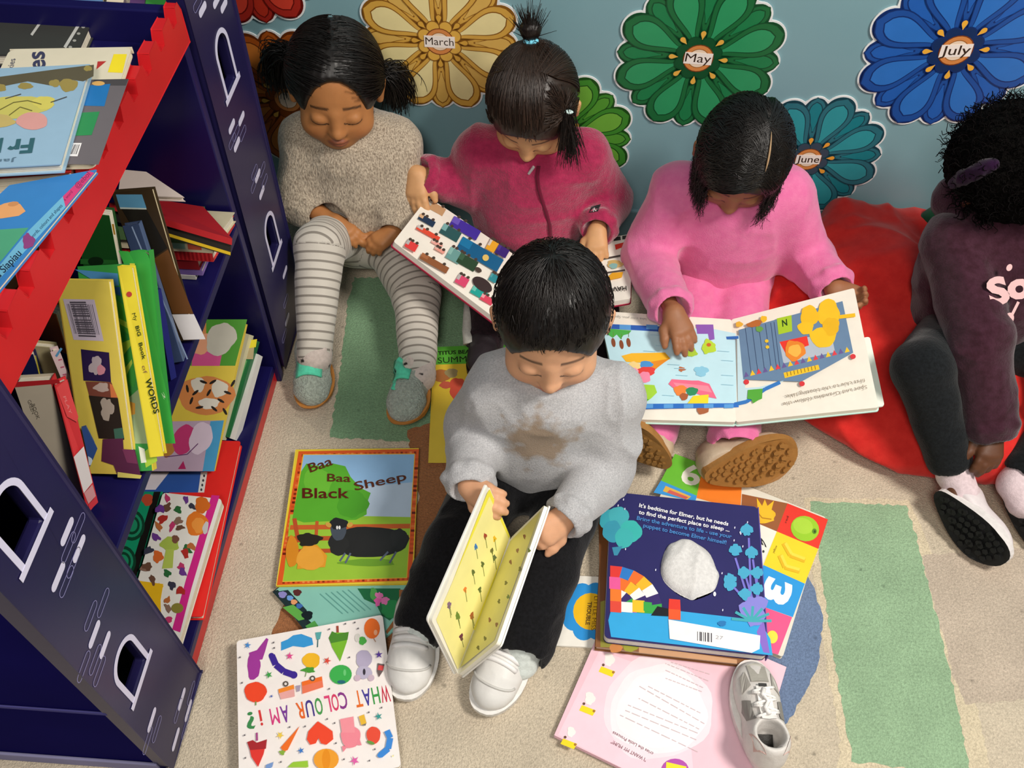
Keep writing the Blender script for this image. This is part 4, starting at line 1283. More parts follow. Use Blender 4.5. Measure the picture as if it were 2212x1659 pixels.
def art_number(a):
    Q = [A(*p) for p in ((1455, 980), (1787, 1125), (1690, 1412), (1338, 1268))]
    f = lambda s, v: tuple((Q[0] * (1 - s) + Q[1] * s) * (1 - v) + (Q[3] * (1 - s) + Q[2] * s) * v)
    def cell(s0, s1, v0, v1, col): a.poly([f(s0, v0), f(s1, v0), f(s1, v1), f(s0, v1)], col, up=False)
    a.k += 1
    a.poly(c7((1030, 70), (1240, 150), (1250, 310), (1195, 385), (925, 270)), '6cbc3a', up=False)
    a.poly(c7((925, 270), (1195, 385), (1180, 430), (870, 360)), '3f98dc', up=False)
    a.poly(c7((1240, 150), (1530, 270), (1520, 490), (1190, 400)), 'f0822c', up=False)
    a.poly(c7((1530, 370), (1870, 440), (1790, 650), (1520, 560)), '9a5c34', up=False)
    a.poly(c7((1870, 440), (2172, 560), (2100, 780), (1790, 650)), 'e83a2c', up=False)
    a.poly(c7((1600, 570), (1790, 650), (1680, 900), (1620, 880)), 'f0ece0', up=False)
    a.poly(c7((1790, 650), (2100, 780), (2000, 1040), (1690, 900)), 'f6d62c', up=False)
    a.poly(c7((1690, 900), (2000, 1040), (1910, 1290), (1600, 1180)), '2f9ae0', up=False)
    a.poly(c7((1600, 1180), (1905, 1290), (1800, 1570), (1560, 1500)), 'ee5a8c', up=False)
    a.text('6', c7((1075, 290)), c7((1215, 305)), 42, 'f0eee0', 0.03, up=(0.05, -1))
    a.text('3', c7((1690, 1105)), c7((1885, 1225)), 44, 'f8f8f6', 0.05, up=(0.55, -1)) if False else a.text('3', c7((1905, 1050)), c7((1850, 1215)), 56, 'f8f8f6', 0.05, up=(-1, -0.42))
    a.text('5', c7((1715, 770)), c7((1680, 700)), 14, '2a2a2a', 0.04, up=(-1, -0.4)); a.ell(c7((1690, 800)), 2.5, 3, '3a3a3a')
    a.poly(c7((960, 310), (1150, 390), (1120, 415), (940, 350)), 'e0b04a'); a.poly(c7((990, 340), (1130, 395), (1110, 410), (970, 360)), 'd0605a')
    a.blob(c7((1700, 530)), 22, 18, 'f0b828', 3, 0.1); a.poly(c7((1650, 540), (1640, 400), (1680, 460), (1700, 410), (1720, 460), (1770, 420), (1750, 490), (1770, 570), (1700, 590)), 'f2bc2c'); a.line(c7((1640, 500), (1680, 550), (1750, 560)), 2.5, 'b8801c')
    a.ell(c7((2000, 630)), 31, 27, '9ccc2e', 20); a.ell(c7((1985, 610)), 22, 17, 'aed640', 20); a.ell(c7((2070, 650)), 5, 6, '5a8a24'); a.ell(c7((2073, 652)), 2, 3, '3a4a1a')
    for (p, q, r) in (((1840, 740), (1890, 830), (2000, 870)), ((1810, 830), (1850, 920), (1960, 950))):
        a.line(c7(p, q, r), 9, 'e8b822'); a.line(c7((p[0] + 14, p[1] - 2), (q[0] + 10, q[1] - 12), (r[0], r[1] - 14)), 6, 'f8dc4a')
    a.text('red', c7((1862, 590)), c7((1880, 540)), 5, '7a2a24', 0.0, up=(-1, -0.4)); a.text('yellow', c7((1770, 815)), c7((1795, 760)), 5, '8a7a2a', 0.0, up=(-1, -0.4))
    a.ell(c7((1755, 1440)), 12, 14, 'f6e04a')


book('board_book', 'square board book of coloured number and fruit boxes under the shoe sole', [(1455, 980, .0125), (1787, 1125, .0125), (1686, 1415, .0125), (1350, 1270, .0125)], .012, 'e2dccc', art_number, board_book=True, rad=0.004,
     group='books lying on the carpet')


def art_little(a):
    for i in range(8):
        t = 2 * PI * i / 8 + 0.35
        a.ell((1274 + 38 * math.cos(t), 1321 + 40 * math.sin(t)), 24, 25, '2d93dc', up=(i == 0))
    a.ell((1274, 1321), 46, 48, '2d93dc'); a.ell((1276, 1321), 38, 40, 'f2bd1c')
    a.text('LITTLE MISS', (1284, 1288), (1277, 1362), 9, '6a4a14', 0.03, up=(1, 0)); a.text('TROUBLE', (1270, 1300), (1265, 1350), 9, '6a4a14', 0.03, up=(1, 0))
    a.ell((1196, 1334), 7, 9, 'd83a3a')


book('picture_book', 'small white book with a yellow hearted blue flower by the black trouser leg', [(1178, 1243, .006), (1352, 1246, .006), (1360, 1402, .006), (1170, 1393, .006)], .005, 'f1ece2', art_little, group='books lying on the carpet', pages='e8e2d0')


def art_potty(a):
    a.poly([(1205, 1588), (1295, 1405), (1480, 1470), (1500, 1690), (1412, 1694)], 'f3d0dc')
    a.blob(c8((900, 1220)), 118, 110, 'f5dde5', 21, 0.06, 40); a.blob(c8((905, 1225)), 104, 96, 'f8e9ee', 22, 0.06, 40); a.blob(c8((910, 1230)), 90, 82, 'faf0f2', 23, 0.06, 40)
    for (x, y), s in (((540, 850), 1.0), ((395, 1140), 1.0), ((255, 1390), 0.8)):
        a.blob(c8((x, y)), 11 * s, 14 * s, 'f2ece8', 4, 0.15); a.poly(c8((x - 60, y + 50), (x + 45, y + 90), (x + 20, y + 130), (x - 80, y + 90)), 'f0d824'); a.ell(c8((x - 45, y + 40)), 3, 3, '6a4a3a'); a.ell(c8((x + 30, y + 95)), 3, 3, 'a8742a')
    a.k += 1
    def tl(p, q, n, w=1.6, col='cdbcc0', gap=0.08):
        rn = random.Random(p[0])
        P_, Q_ = A(*c8(p)), A(*c8(q)); t = 0
        while t < 1:
            e = min(1, t + rn.uniform(0.05, 0.13)); a.line([tuple(P_ + (Q_ - P_) * t), tuple(P_ + (Q_ - P_) * e)], w, col, up=False); t = e + 0.025
    for p, q in (((1220, 1250), (830, 1050)), ((1250, 1330), (765, 1050)), ((1210, 1370), (760, 1140)), ((1200, 1400), (680, 1190)), ((1190, 1450), (660, 1230)), ((1200, 1540), (620, 1265)), ((1230, 1090), (960, 990)), ((1240, 1060), (960, 930)), ((1280, 1010), (960, 880)), ((1290, 960), (1000, 870))):
        tl(p, q, 10)
    a.text('"I WANT MY MUM!"', c8((820, 1590)), c8((560, 1450)), 8, '8a5a66', 0.0, up=(-0.45, 1)); a.text('cries the Little Princess', c8((870, 1545)), c8((570, 1385)), 7, '8a5a66', 0.0, up=(-0.45, 1))
    a.ell(c8((1030, 1680)), 30, 26, 'b04aa8'); a.poly(c8((965, 1615), (1115, 1650), (1100, 1720), (960, 1700)), 'f0de2a')


_tr, _bl = at(1697, 1440, z=.0125), at(1197, 1588, z=.0125)
_h = unit(A(.372, .928, 0)); _w = A(_h[1], -_h[0], 0); _d = _tr - _bl
book('picture_book', 'pale pink picture book with grey print lying under the loose sneaker', [tuple(_bl + _h * np.dot(_d, _h)), tuple(_tr), tuple(_bl + _w * np.dot(_d, _w)), tuple(_bl)], .011, 'efc4d0', art_potty,
     group='books lying on the carpet', pages='efe4d8', spine='R')


def art_tan(a):
    a.poly([(1292, 1075), (1330, 1068), (1330, 1300), (1297, 1330)], '7a4a28'); a.poly([(1297, 1300), (1330, 1290), (1400, 1400), (1297, 1398)], '8f8a3a'); a.blob((1330, 1400), 14, 10, 'c8824a', 3); a.blob((1362, 1398), 16, 10, '9a9a3a', 4); a.poly([(1380, 1395), (1592, 1425), (1592, 1434), (1380, 1410)], 'c89a74')


book('picture_book', 'brown book directly under the night sky book', [(1294, 1078, .030), (1620, 1110, .030), (1610, 1433, .030), (1297, 1399, .030)], .016, '8a5c38', art_tan, group='books lying on the carpet', pages='cfa888', spine='T')


def art_night(a):
    Q = [(1316, 1052), (1627, 1111), (1668, 1418), (1318, 1374)]
    a.poly([(1314, 1340), (1320, 1318), (1450, 1318), (1640, 1340), (1664, 1380), (1669, 1416), (1320, 1376)], '35a6e0')
    a.poly(c7((1640, 1400), (1690, 1300), (1738, 1560), (1690, 1552)), '8a6ac8')
    for x, y, rx, ry, col in ((560, 570, 26, 26, '3aa0b0'), (610, 540, 22, 22, '45aab4'), (560, 650, 20, 24, '3a96ae'), (700, 650, 24, 24, '3cb4ae'), (650, 700, 20, 22, '3fb0b0')): a.blob(c7((x, y)), rx, ry, col, x, 0.06)
    a.poly(c7((560, 770), (640, 760), (600, 830), (575, 830)), '3a8aa8')
    # patchwork quilt: an arch of plain coloured squares
    cols = ['e03a34', 'f0b82c', '3aa64a', '2f7ac8', 'f4f0ee', 'e85a9a', 'f0702c', '3a2a6a']
    cx, cy = 1316, 1320
    for r0, r1, n, s in ((74, 98, 7, 0), (50, 74, 6, 3), (28, 50, 5, 1)):
        for i in range(n):
            a0, a1 = -PI / 2 + i * 0.235 * 7 / n, -PI / 2 + (i + 1) * 0.235 * 7 / n
            p = [(cx + 2 + r0 * math.cos(t) * 1.15, cy + r0 * math.sin(t)) for t in (a0, a1)] + [(cx + 2 + r1 * math.cos(t) * 1.15, cy + r1 * math.sin(t)) for t in (a1, a0)]
            a.poly(p, cols[(i * 3 + s) % 8], up=(i == 0 and s == 0))
    for i, (x, y, w, h) in enumerate(((1318, 1272, 24, 26), (1318, 1298, 24, 24), (1342, 1300, 24, 22), (1366, 1296, 26, 26), (1316, 1246, 24, 26), (1390, 1300, 18, 20))):
        a.poly([(x, y), (x + w, y + 2), (x + w, y + h + 2), (x, y + h)], ['ee7a2c', 'e04a3a', 'f4f0ee', 'f0c22c', 'e85a9a', '3aa64a'][i])
    a.poly([(1406, 1330), (1420, 1310), (1446, 1316), (1444, 1332)], '1c1a20'); a.poly([(1445, 1294), (1469, 1296), (1470, 1318), (1444, 1316)], 'e23a2c'); a.poly([(1444, 1316), (1470, 1318), (1470, 1340), (1444, 1338)], 'f05a2c')
    # plants
    for x0, y0, x1, y1 in ((1600, 1240, 1580, 700), (1660, 1200, 1610, 860), (1590, 1200, 1480, 850), (1640, 1220, 1640, 980), (1570, 1180, 1450, 1050), (1620, 1200, 1560, 1000)): a.line(c7((x0, y0), (x1, y1)), 4.5, '7a74d0')
    a.k += 1
    for x, y in ((1565, 650), (1480, 800), (1600, 820), (1545, 970), (1640, 970), (1440, 1020), (1440, 1060), (1550, 1130), (1640, 1090)):
        for dx, dy in ((-22, -12), (0, -28), (22, -12), (0, 10)): a.blob(c7((x + dx, y + dy)), 8, 8, '4aa8cc', x, 0.2, 12, up=False)
    a.blob(c7((1620, 1240)), 28, 32, '8a86d8', 5, 0.25)
    for t in range(7): a.line([c7((1600, 1320)), c7((1600 + 150 * math.cos(-t * 0.5), 1320 + 110 * math.sin(-t * 0.5)))], 6, '45a8b4', up=False)
    a.text("It's bedtime for Elmer, but he needs", c7((760, 470)), c7((1425, 610)), 8.5, 'f4f2f6', 0.02); a.text('to find the perfect place to sleep ...', c7((757, 520)), c7((1435, 655)), 8.5, 'f4f2f6', 0.02)
    a.text('Bring the adventure to life - use your', c7((742, 565)), c7((1450, 705)), 8.5, '4a86c8', 0.02); a.text('puppet to become Elmer himself!', c7((790, 620)), c7((1410, 750)), 8.5, '4a86c8', 0.02)
    a.k += 1
    for x, y in ((580, 410), (645, 415), (605, 460), (560, 460), (655, 485), (1570, 585), (1475, 625), (1520, 670), (1470, 720), (1535, 765), (660, 785), (885, 940), (1380, 965), (1385, 1240), (1515, 660)): a.ell(c7((x, y)), 1.3, 2.6, 'd8d8f0', 10, 8, up=False)
    a.ell(c7((1325, 1120)), 3, 5, 'f0f0f4')
    a.poly(c7((980, 1310), (1665, 1430), (1660, 1530), (1600, 1560), (990, 1455)), 'f4f0f0')
    a.k += 1
    for i, x in enumerate((1195, 1212, 1222, 1240, 1252, 1270, 1280, 1296)): a.poly(c7((x, 1400 + i * 1.6), (x + (8 if i % 3 else 5), 1401 + i * 1.6), (x + (8 if i % 3 else 5), 1470 + i * 1.6), (x, 1468 + i * 1.6)), '3a3640', up=False)
    a.blob(c7((1380, 1340)), 9, 6, '2a78b8', 5)
    a.text('27', c7((1330, 1455)), c7((1385, 1462)), 8, 'a8a4a8', 0.0)


nb = book('board_book', 'night sky board book with a white cloth centre and quilt squares, top of its pile', [(1313, 1048, .052), (1628, 1108, .052), (1670, 1420, .052), (1315, 1377, .052)], .020, '2a2560', art_night, board_book=True, rad=0.008,
          group='books lying on the carpet', pages='e4e0e8', spine='R', spine_col='5a4aa0')
# the white cloth bulging through the hole in the cover
_c = at(1489, 1229, z=.053)
s_ = Sdf(); s_.ell(_c + A(0, 0, -.004), (.044, .050, .020), k=.01)
s_.disp = lambda P: folds(P, 30, 2.0, 0.006)
V, F = s_.mesh(0.003)
V[:, 2] = np.maximum(V[:, 2], .0525)
np_obj('white_cloth', V, F, 'dcdad8', M_CLOTH, nb)


def art_titus(a):
    a.poly([(935, 784), (1125, 778), (1120, 1000), (925, 1000)], 'd8b83a')
    a.poly([(935, 750), (1125, 742), (1125, 782), (935, 788)], '58a83a')
    a.text("TITUS BEAR'S", (946, 767), (1034, 762), 8, '1f2a1a', 0.03); a.text('SUMMER', (946, 785), (1036, 780), 13, '1f2a1a', 0.04)
    a.blob((955, 812), 18, 14, 'a86a3c', 4); a.blob((975, 806), 14, 10, '9a8a60', 5); a.blob((962, 832), 12, 8, 'c05a44', 6); a.blob((990, 840), 20, 24, 'c8503c', 7)


book('picture_book', 'green and yellow book lettered SUMMER on the carpet behind the grey sweatshirt', [(943, 756, .010), (1122, 744, .010), (1126, 930, .010), (926, 945, .010)], .009, '6ab23e', art_titus, group='books lying on the carpet')


# ------------------------------------------------------------------ books held open
def open_book(name, label, left, right, thick, cover, art=None, pages='f2ece0', extra=None, group='books held open'):
    """left / right: page corners TL,TR,BR,BL as (px, py, height); they share the gutter"""
    L = [at(*c[:2], z=c[2]) for c in left]; R = [at(*c[:2], z=c[2]) for c in right]
    cen = (L[1] + L[2]) / 2 - A(0, 0, thick)
    root = empty(name, cen, label, 'book', group)
    arts = art or (None, None)
    for P, fn, w in ((L, arts[0], 'L'), (R, arts[1], 'R')):
        n = unit(np.cross(P[1] - P[0], P[3] - P[0]) + np.cross(P[3] - P[2], P[1] - P[2]))
        if np.dot(n, CAM - P[0]) < 0: n = -n
        mb = MB()
        top = rounded(P, 0.004)
        # plane through the page for the print
        mb.prism(top, -n * thick, pages)
        c = sum(P) / 4
        flat = max(abs(np.dot(v - c, n)) for v in P)
        if fn:
            a = Art(mb, c, n, base=flat + 0.0003)
            fn(a)
        mb.build('page_block', M_PRINT, root)
        cb = MB()
        o = 0.002
        uu, vv = unit(P[1] - P[0]), unit(P[3] - P[0])
        Q = [P[0] - uu * o - vv * o, P[1] + uu * o - vv * o, P[2] + uu * o + vv * o, P[3] - uu * o + vv * o]
        cb.prism([q - n * (thick + 0.0002) for q in rounded(Q, 0.005)], -n * 0.0025, cover)
        cb.build('cover', M_PRINT, root)
    if extra: extra(root, L, R)
    return root


def vehicle(a, o, cells):
    for kind, x, y, L, H, col, col2 in cells:
        ang = math.radians(30)
        f = lambda u, v: (o[0] + (x + u * math.cos(ang) - v * math.sin(ang)) * .28933, o[1] + (y + u * math.sin(ang) + v * math.cos(ang)) * .28933)
        a.poly([f(-L / 2, -H / 2), (f(L / 2, -H / 2)), f(L / 2, H / 2), f(-L / 2, H / 2)], col)
        a.poly([f(-L / 2, -H / 2), (f(-L / 4, -H / 2)), f(-L / 4, H * 0.1), f(-L / 2, H * 0.1)], col2)
        for t in (-0.35, -0.1, 0.3): a.ell(f(L * t, -H * 0.62), 3.6, 3.2, '4a4038', up=(t < -0.3))


def art_vehL(a):
    vehicle(a, (560, 420), [('t', 1310, 110, 150, 60, 'c49a70', 'b8b0a0'), ('t', 1245, 205, 130, 45, '1f3a54', 'd8b088'), ('t', 1255, 300, 190, 36, 'e0503a', 'c8c0bc'), ('t', 1320, 380, 90, 26, 'eca89c', 'e8c8bc'), ('t', 1130, 395, 90, 60, 'e04040', 'b8b4b4'),
                            ('t', 1300, 525, 230, 50, '8f5a38', 'a86a44'), ('t', 1530, 265, 230, 80, '4434a0', '6a5ac0'), ('t', 1420, 300, 150, 80, '2a5a5c', '7ab0b0'), ('t', 1640, 460, 350, 105, '12608c', '1a78a8'),
                            ('t', 1450, 470, 110, 90, '6a9c98', '88b8b0'), ('t', 1545, 520, 150, 80, '2a4a34', '3a6048'), ('t', 1340, 430, 80, 26, 'eaa090', 'e8c8bc'), ('t', 1730, 400, 70, 80, 'e8aa30', 'd8d0c0'), ('t', 1805, 440, 90, 70, '3a2a78', '4a3a90'),
                            ('t', 1505, 660, 90, 70, 'd84a70', 'b8b0b0'), ('t', 1630, 750, 120, 60, '1fa094', '6ac0b0'), ('t', 1690, 800, 100, 50, 'd84860', 'e8a0a8'), ('t', 1740, 640, 60, 60, '2a8a94', '4aa0a8')])
    a.ell(c10((1655, 690)), 24, 13, '3a3030', 35); a.ell(c10((1680, 490)), 7, 7, 'e0c06a'); a.ell(c10((1625, 580)), 8, 5, '4a4038', 30)


def art_vehR(a):
    a.text('HAVE', (1352, 624), (1310, 630), 9, '2a2624', 0.02, up=(0, 1)) if False else a.text('HAV', (1353, 620), (1323, 622), 10, '2a2624', 0.02, up=(0.05, 1))
    a.poly([(1325, 515), (1340, 513), (1341, 521), (1326, 523)], '3a3634'); a.poly([(1344, 512), (1358, 510), (1358, 518), (1344, 520)], '3a3634')
    a.poly([(1328, 531), (1355, 524), (1351, 534), (1330, 542)], 'e03a30'); a.line([(1303, 562), (1354, 552)], 4, '4a4440'); a.blob((1328, 573), 17, 9, 'd0b070', 4); a.blob((1325, 577), 9, 6, '8ab8b4', 5); a.poly([(1312, 602), (1322, 592), (1346, 590), (1343, 602), (1316, 608)], 'e8a828')
    a.line([(1308, 592), (1350, 586)], 3, '4a4440')


open_book('board_book', 'open board book of vehicles held above the striped and raspberry laps',
          [(925, 425, .225), (1108, 548, .145), (1075, 692, .165), (850, 522, .240)], [(1108, 548, .145), (1365, 505, .160), (1362, 645, .170), (1075, 692, .165)], .011, '9c1f3c', (art_vehL, art_vehR))


def art_lakeL(a):
    a.poly([(1300, 703), (1545, 712), (1594, 722), (1594, 878), (1340, 880)], 'bfe0ea')
    a.poly(c9((100, 485), (530, 505), (530, 545), (100, 520)), '2f5cb0'); a.k += 1
    for x in (200, 400): a.poly(c9((x, 490), (x + 85, 494), (x + 85, 528), (x, 524)), '5a9ad8', up=False)
    a.poly(c9((770, 490), (900, 490), (910, 600), (870, 610), (860, 560), (780, 560)), '8a5ab0')
    a.poly(c9((105, 520), (290, 535), (270, 560), (230, 570), (210, 600), (180, 565), (150, 590), (105, 560)), '4fae4a')
    for x, y in ((155, 625), (215, 640), (268, 625)): a.ell(c9((x, y)), 4.5, 10, '8a4a2c', -10); a.line(c9((x, y - 40), (x, y - 80)), 1.2, '6a8a3a')
    a.poly(c9((215, 725), (290, 705), (540, 700), (580, 745), (510, 790), (440, 840), (420, 780), (250, 770)), 'f0b42c'); a.poly(c9((430, 770), (575, 745), (500, 800), (440, 850)), 'e08a24')
    a.blob(c9((310, 800)), 14, 9, 'f0d08a', 3); a.blob(c9((400, 790)), 14, 8, '4a90d0', 4); a.blob(c9((400, 840)), 20, 10, 'e0403c', 5); a.blob(c9((385, 885)), 14, 12, 'f08aa8', 6); a.blob(c9((305, 840)), 10, 8, 'f0a0b8', 7)
    a.blob(c9((665, 825)), 7, 5, 'b86a44', 8, 0.3); a.blob(c9((810, 840)), 15, 11, '8ac4dc', 9, 0.2)
    a.poly(c9((565, 935), (590, 900), (740, 910), (790, 910), (870, 935), (925, 1045), (820, 1025), (720, 985), (600, 965)), 'ea6a88'); a.poly(c9((600, 925), (860, 950), (890, 1000), (620, 950)), 'f08a9c')
    a.blob(c9((655, 985)), 14, 12, 'e8823a', 10, 0.15); a.blob(c9((740, 990)), 13, 9, '2f8a5a', 11); a.blob(c9((680, 1030)), 9, 8, 'a85a34', 12); a.poly(c9((750, 1025), (865, 1015), (860, 1090), (770, 1100), (700, 1090)), 'f2d42c'); a.blob(c9((820, 1130)), 13, 9, 'a8603a', 13)
    a.poly(c9((310, 935), (460, 945), (480, 1000), (440, 1040), (400, 1070), (350, 1100), (340, 1080)), 'a4d23c'); a.poly(c9((340, 1040), (420, 1050), (380, 1090), (340, 1090)), '4fa83c')
    a.poly(c9((345, 1085), (1085, 1080), (1090, 1110), (350, 1125)), '2f6cc0'); a.k += 1
    for x in range(380, 1080, 150): a.poly(c9((x, 1088), (x + 70, 1086), (x + 70, 1116), (x, 1118)), '5a9ad8', up=False)
    a.blob(c9((865, 660)), 15, 15, 'b8d43a', 14, 0.2); a.ell(c9((865, 645)), 5, 4, 'c8642c'); a.blob(c9((730, 700)), 14, 10, 'a8c83a', 15, 0.2)
    a.k += 1
    for x, y in ((430, 570), (380, 690), (560, 790), (610, 820), (620, 870), (960, 760), (960, 870), (960, 940), (520, 1020), (930, 690), (470, 650)): a.line(c9((x, y), (x + 90, y + 6)), 1.0, '9cc8d8', up=False)
    a.text('lake into you, Spot', c9((400, 447)), c9((150, 425)), 5, 'a8a49c', 0.0, up=(0.05, 1))


def art_lakeR(a):
    a.poly([(1592, 726), (1600, 728), (1610, 840), (1640, 838), (1700, 822), (1670, 835), (1594, 878)], 'c4dde6')
    a.line(c9((910, 570), (1000, 595), (1090, 590)), 6, '3a6cb8'); a.line(c9((1060, 1090), (1150, 1070), (1290, 975), (1400, 925)), 8, '3a78c0')
    a.poly(c9((1090, 535), (1865, 320), (1945, 705), (1560, 920), (1125, 905)), '6a85a4'); a.poly(c9((1395, 625), (1780, 560), (1810, 700), (1425, 785)), 'b4bcc8'); a.poly(c9((1395, 625), (1600, 580), (1615, 650), (1440, 710)), 'e8392c')
    a.k += 1
    for x in (1140, 1190, 1240, 1290, 1330, 1355): a.line(c9((x, 530 - (x - 1090) * 0.2), (x + 45, 870 - (x - 1090) * 0.15)), 1.3, '3a4a68', up=False)
    for i in range(17):
        x, y = 1150 + i * 47, 880 - i * 11.5
        a.poly(c9((x - 20, y + 10), (x + 18, y), (x - 6, y - 34)), ['6a5a94', 'f0c22c', 'e0404a'][i % 3], up=False)
    a.poly(c9((1425, 855), (1685, 795), (1695, 830), (1435, 895)), 'f0c22c')
    a.k += 1
    for i in range(9): a.line(c9((1450 + i * 26, 850 - i * 6), (1456 + i * 26, 880 - i * 6)), 1.6, '8a6a24', up=False)
    a.poly(c9((1375, 450), (1485, 425), (1490, 545), (1388, 570)), 'a8c82c'); a.text('N', c9((1450, 455)), c9((1412, 465)), 14, '26401c', 0.03, up=(0.1, 1))
    # plain yellow soft shapes (left generic), lion coloured roundel, red feet
    a.blob(c9((1760, 410)), 24, 30, 'f2c024', 31, 0.08); a.blob(c9((1620, 430)), 20, 22, 'f0bc22', 32, 0.1); a.blob(c9((1590, 520)), 17, 14, 'f2c024', 33, 0.1); a.blob(c9((1720, 590)), 28, 22, 'f2c024', 34, 0.08); a.blob(c9((1780, 510)), 18, 20, 'eab41e', 35, 0.1); a.line(c9((1840, 440), (1960, 425)), 8, 'f0bc22')
    a.blob(c9((1510, 690)), 22, 22, 'e8862c', 36, 0.12); a.blob(c9((1510, 690)), 14, 13, 'f0b44a', 37, 0.1)
    a.k += 1
    for x, y in ((1148, 925), (1563, 938), (1943, 735)): a.ell(c9((x, y)), 6, 5.5, 'd83a40', up=False)
    a.blob(c9((1210, 490)), 17, 7, 'b86a34', 38, 0.15, rot=-14); a.blob(c9((1095, 495)), 8, 6, 'e8b040', 39); a.blob(c9((1278, 455)), 7, 7, 'f0bc30', 40); a.blob(c9((1245, 530)), 8, 6, '6aa04a', 41)
    for x, y in ((1300, 620), (1305, 665)): a.ell(c9((x, y)), 4, 3.6, 'f0c22c')
    a.poly(c9((1160, 985), (1270, 975), (1265, 1050), (1240, 1060), (1200, 1085), (1185, 1055), (1155, 1050)), '58a83c')
    a.text('first clue to the boating lake.', c9((2030, 900)), c9((1435, 1025)), 8, '9a8a78', 0.0, up=(0.18, 1)); a.text('Spot and Grandma follow the', c9((2045, 950)), c9((1420, 1080)), 8, '9a8a78', 0.0, up=(0.18, 1))


def lake_extra(root, L, R):
    # a further leaf sticking out below the right-hand page
    n = unit(np.cross(R[1] - R[0], R[3] - R[0]))
    if n[2] < 0: n = -n
    P = [at(1592, 770, z=.144), at(1880, 720, z=.188), at(1912, 870, z=.168), at(1592, 914, z=.122)]
    P = [p - n * 0.010 for p in P]
    mb = MB(); mb.prism(rounded(P, 0.005), -n * 0.003, 'eef0e4')
    mb.build('loose_leaf', M_PRINT, root)


open_book('board_book', 'large open picture book with a lake scene on the pink lap',
          [(1300, 672, .165), (1580, 690, .155), (1590, 912, .135), (1345, 905, .140)], [(1580, 690, .155), (1845, 622, .215), (1898, 880, .185), (1590, 912, .135)], .010, 'bfe0d8', (art_lakeL, art_lakeR), pages='efe6d8', extra=lake_extra)


def art_yelL(a):
    a.poly(c5((1905, 640), (1925, 610), (2075, 960), (1830, 1660), (1560, 1659), (1530, 1600)), 'f0e64a')
    a.poly(c6((1700, 480), (1960, -100), (2066, -60), (2200, 260), (1840, 940), (1680, 600)), 'f0e64a') if False else None
    a.poly([(1056, 1072), (1098, 1163), (988, 1446), (941, 1338)], 'f3ea9c')
    a.k += 1
    for (x, y), col in (((1820, 1040), '2f7ac8'), ((1890, 960), 'a83a34'), ((1960, 980), 'e8b828'), ((1800, 1230), '5a6a3a'), ((1870, 1170), '5a6a3a'), ((1740, 1360), 'f0843a'), ((1690, 1560), '6a8a3a'), ((1620, 1480), '6a4a5a'), ((1960, 1120), '5a6a4a'), ((1850, 1360), '5a6a3a'), ((1790, 1560), 'a86a3a'), ((1940, 1070), '6a6a3a')):
        p = c5((x, y)); a.blob(p, 3.5, 6.5, col, int(x), 0.35, 12, up=False); a.line([p, (p[0] + 4, p[1] + 26)], 1.3, '6a7a3a', up=False)
    for (x, y), col in (((1850, 680), '6a2a4a'), ((1820, 520), '6a8a3a'), ((1930, 520), 'a85a34'), ((1760, 440), '8a6a8a')):
        p = c6((x, y)); a.blob(p, 4, 8, col, int(x), 0.35, 12, up=False); a.line([p, (p[0] + 5, p[1] + 22)], 1.2, '6a7a3a', up=False)


def art_yelR(a):
    a.poly([(1104, 1170), (1170, 1104), (1070, 1384), (993, 1446)], 'ded88c')
    a.k += 1
    for x, y in ((1120, 1190), (1105, 1215), (1135, 1160), (1095, 1260), (1080, 1300), (1060, 1340), (1050, 1380), (1035, 1400), (1075, 1350), (1100, 1290), (1125, 1230), (1145, 1190)):
        a.blob((x, y), 3, 5, ['6a6a3a', '8a5a4a', '5a7a4a'][x % 3], x, 0.35, 10, up=False)


open_book('board_book', 'yellow paged board book held half open between the black trouser legs',
          [(1057, 1051, .255), (1103, 1162, .140), (990, 1458, .060), (932, 1340, .195)], [(1103, 1162, .140), (1177, 1090, .230), (1073, 1390, .180), (990, 1458, .060)], .006, 'f2f0ea', (art_yelL, art_yelR), pages='f4f0e0')
# ------------------------------------------------------------------ people
def frame(f, u=(0, 0, 1), roll=0.0):
    """rows: right, forward, up"""
    f = unit(f); r = unit(np.cross(f, u)); u = np.cross(r, f)
    if roll:
        c, s = math.cos(roll), math.sin(roll)
        r, u = r * c + u * s, u * c - r * s
    return np.array([r, f, u])


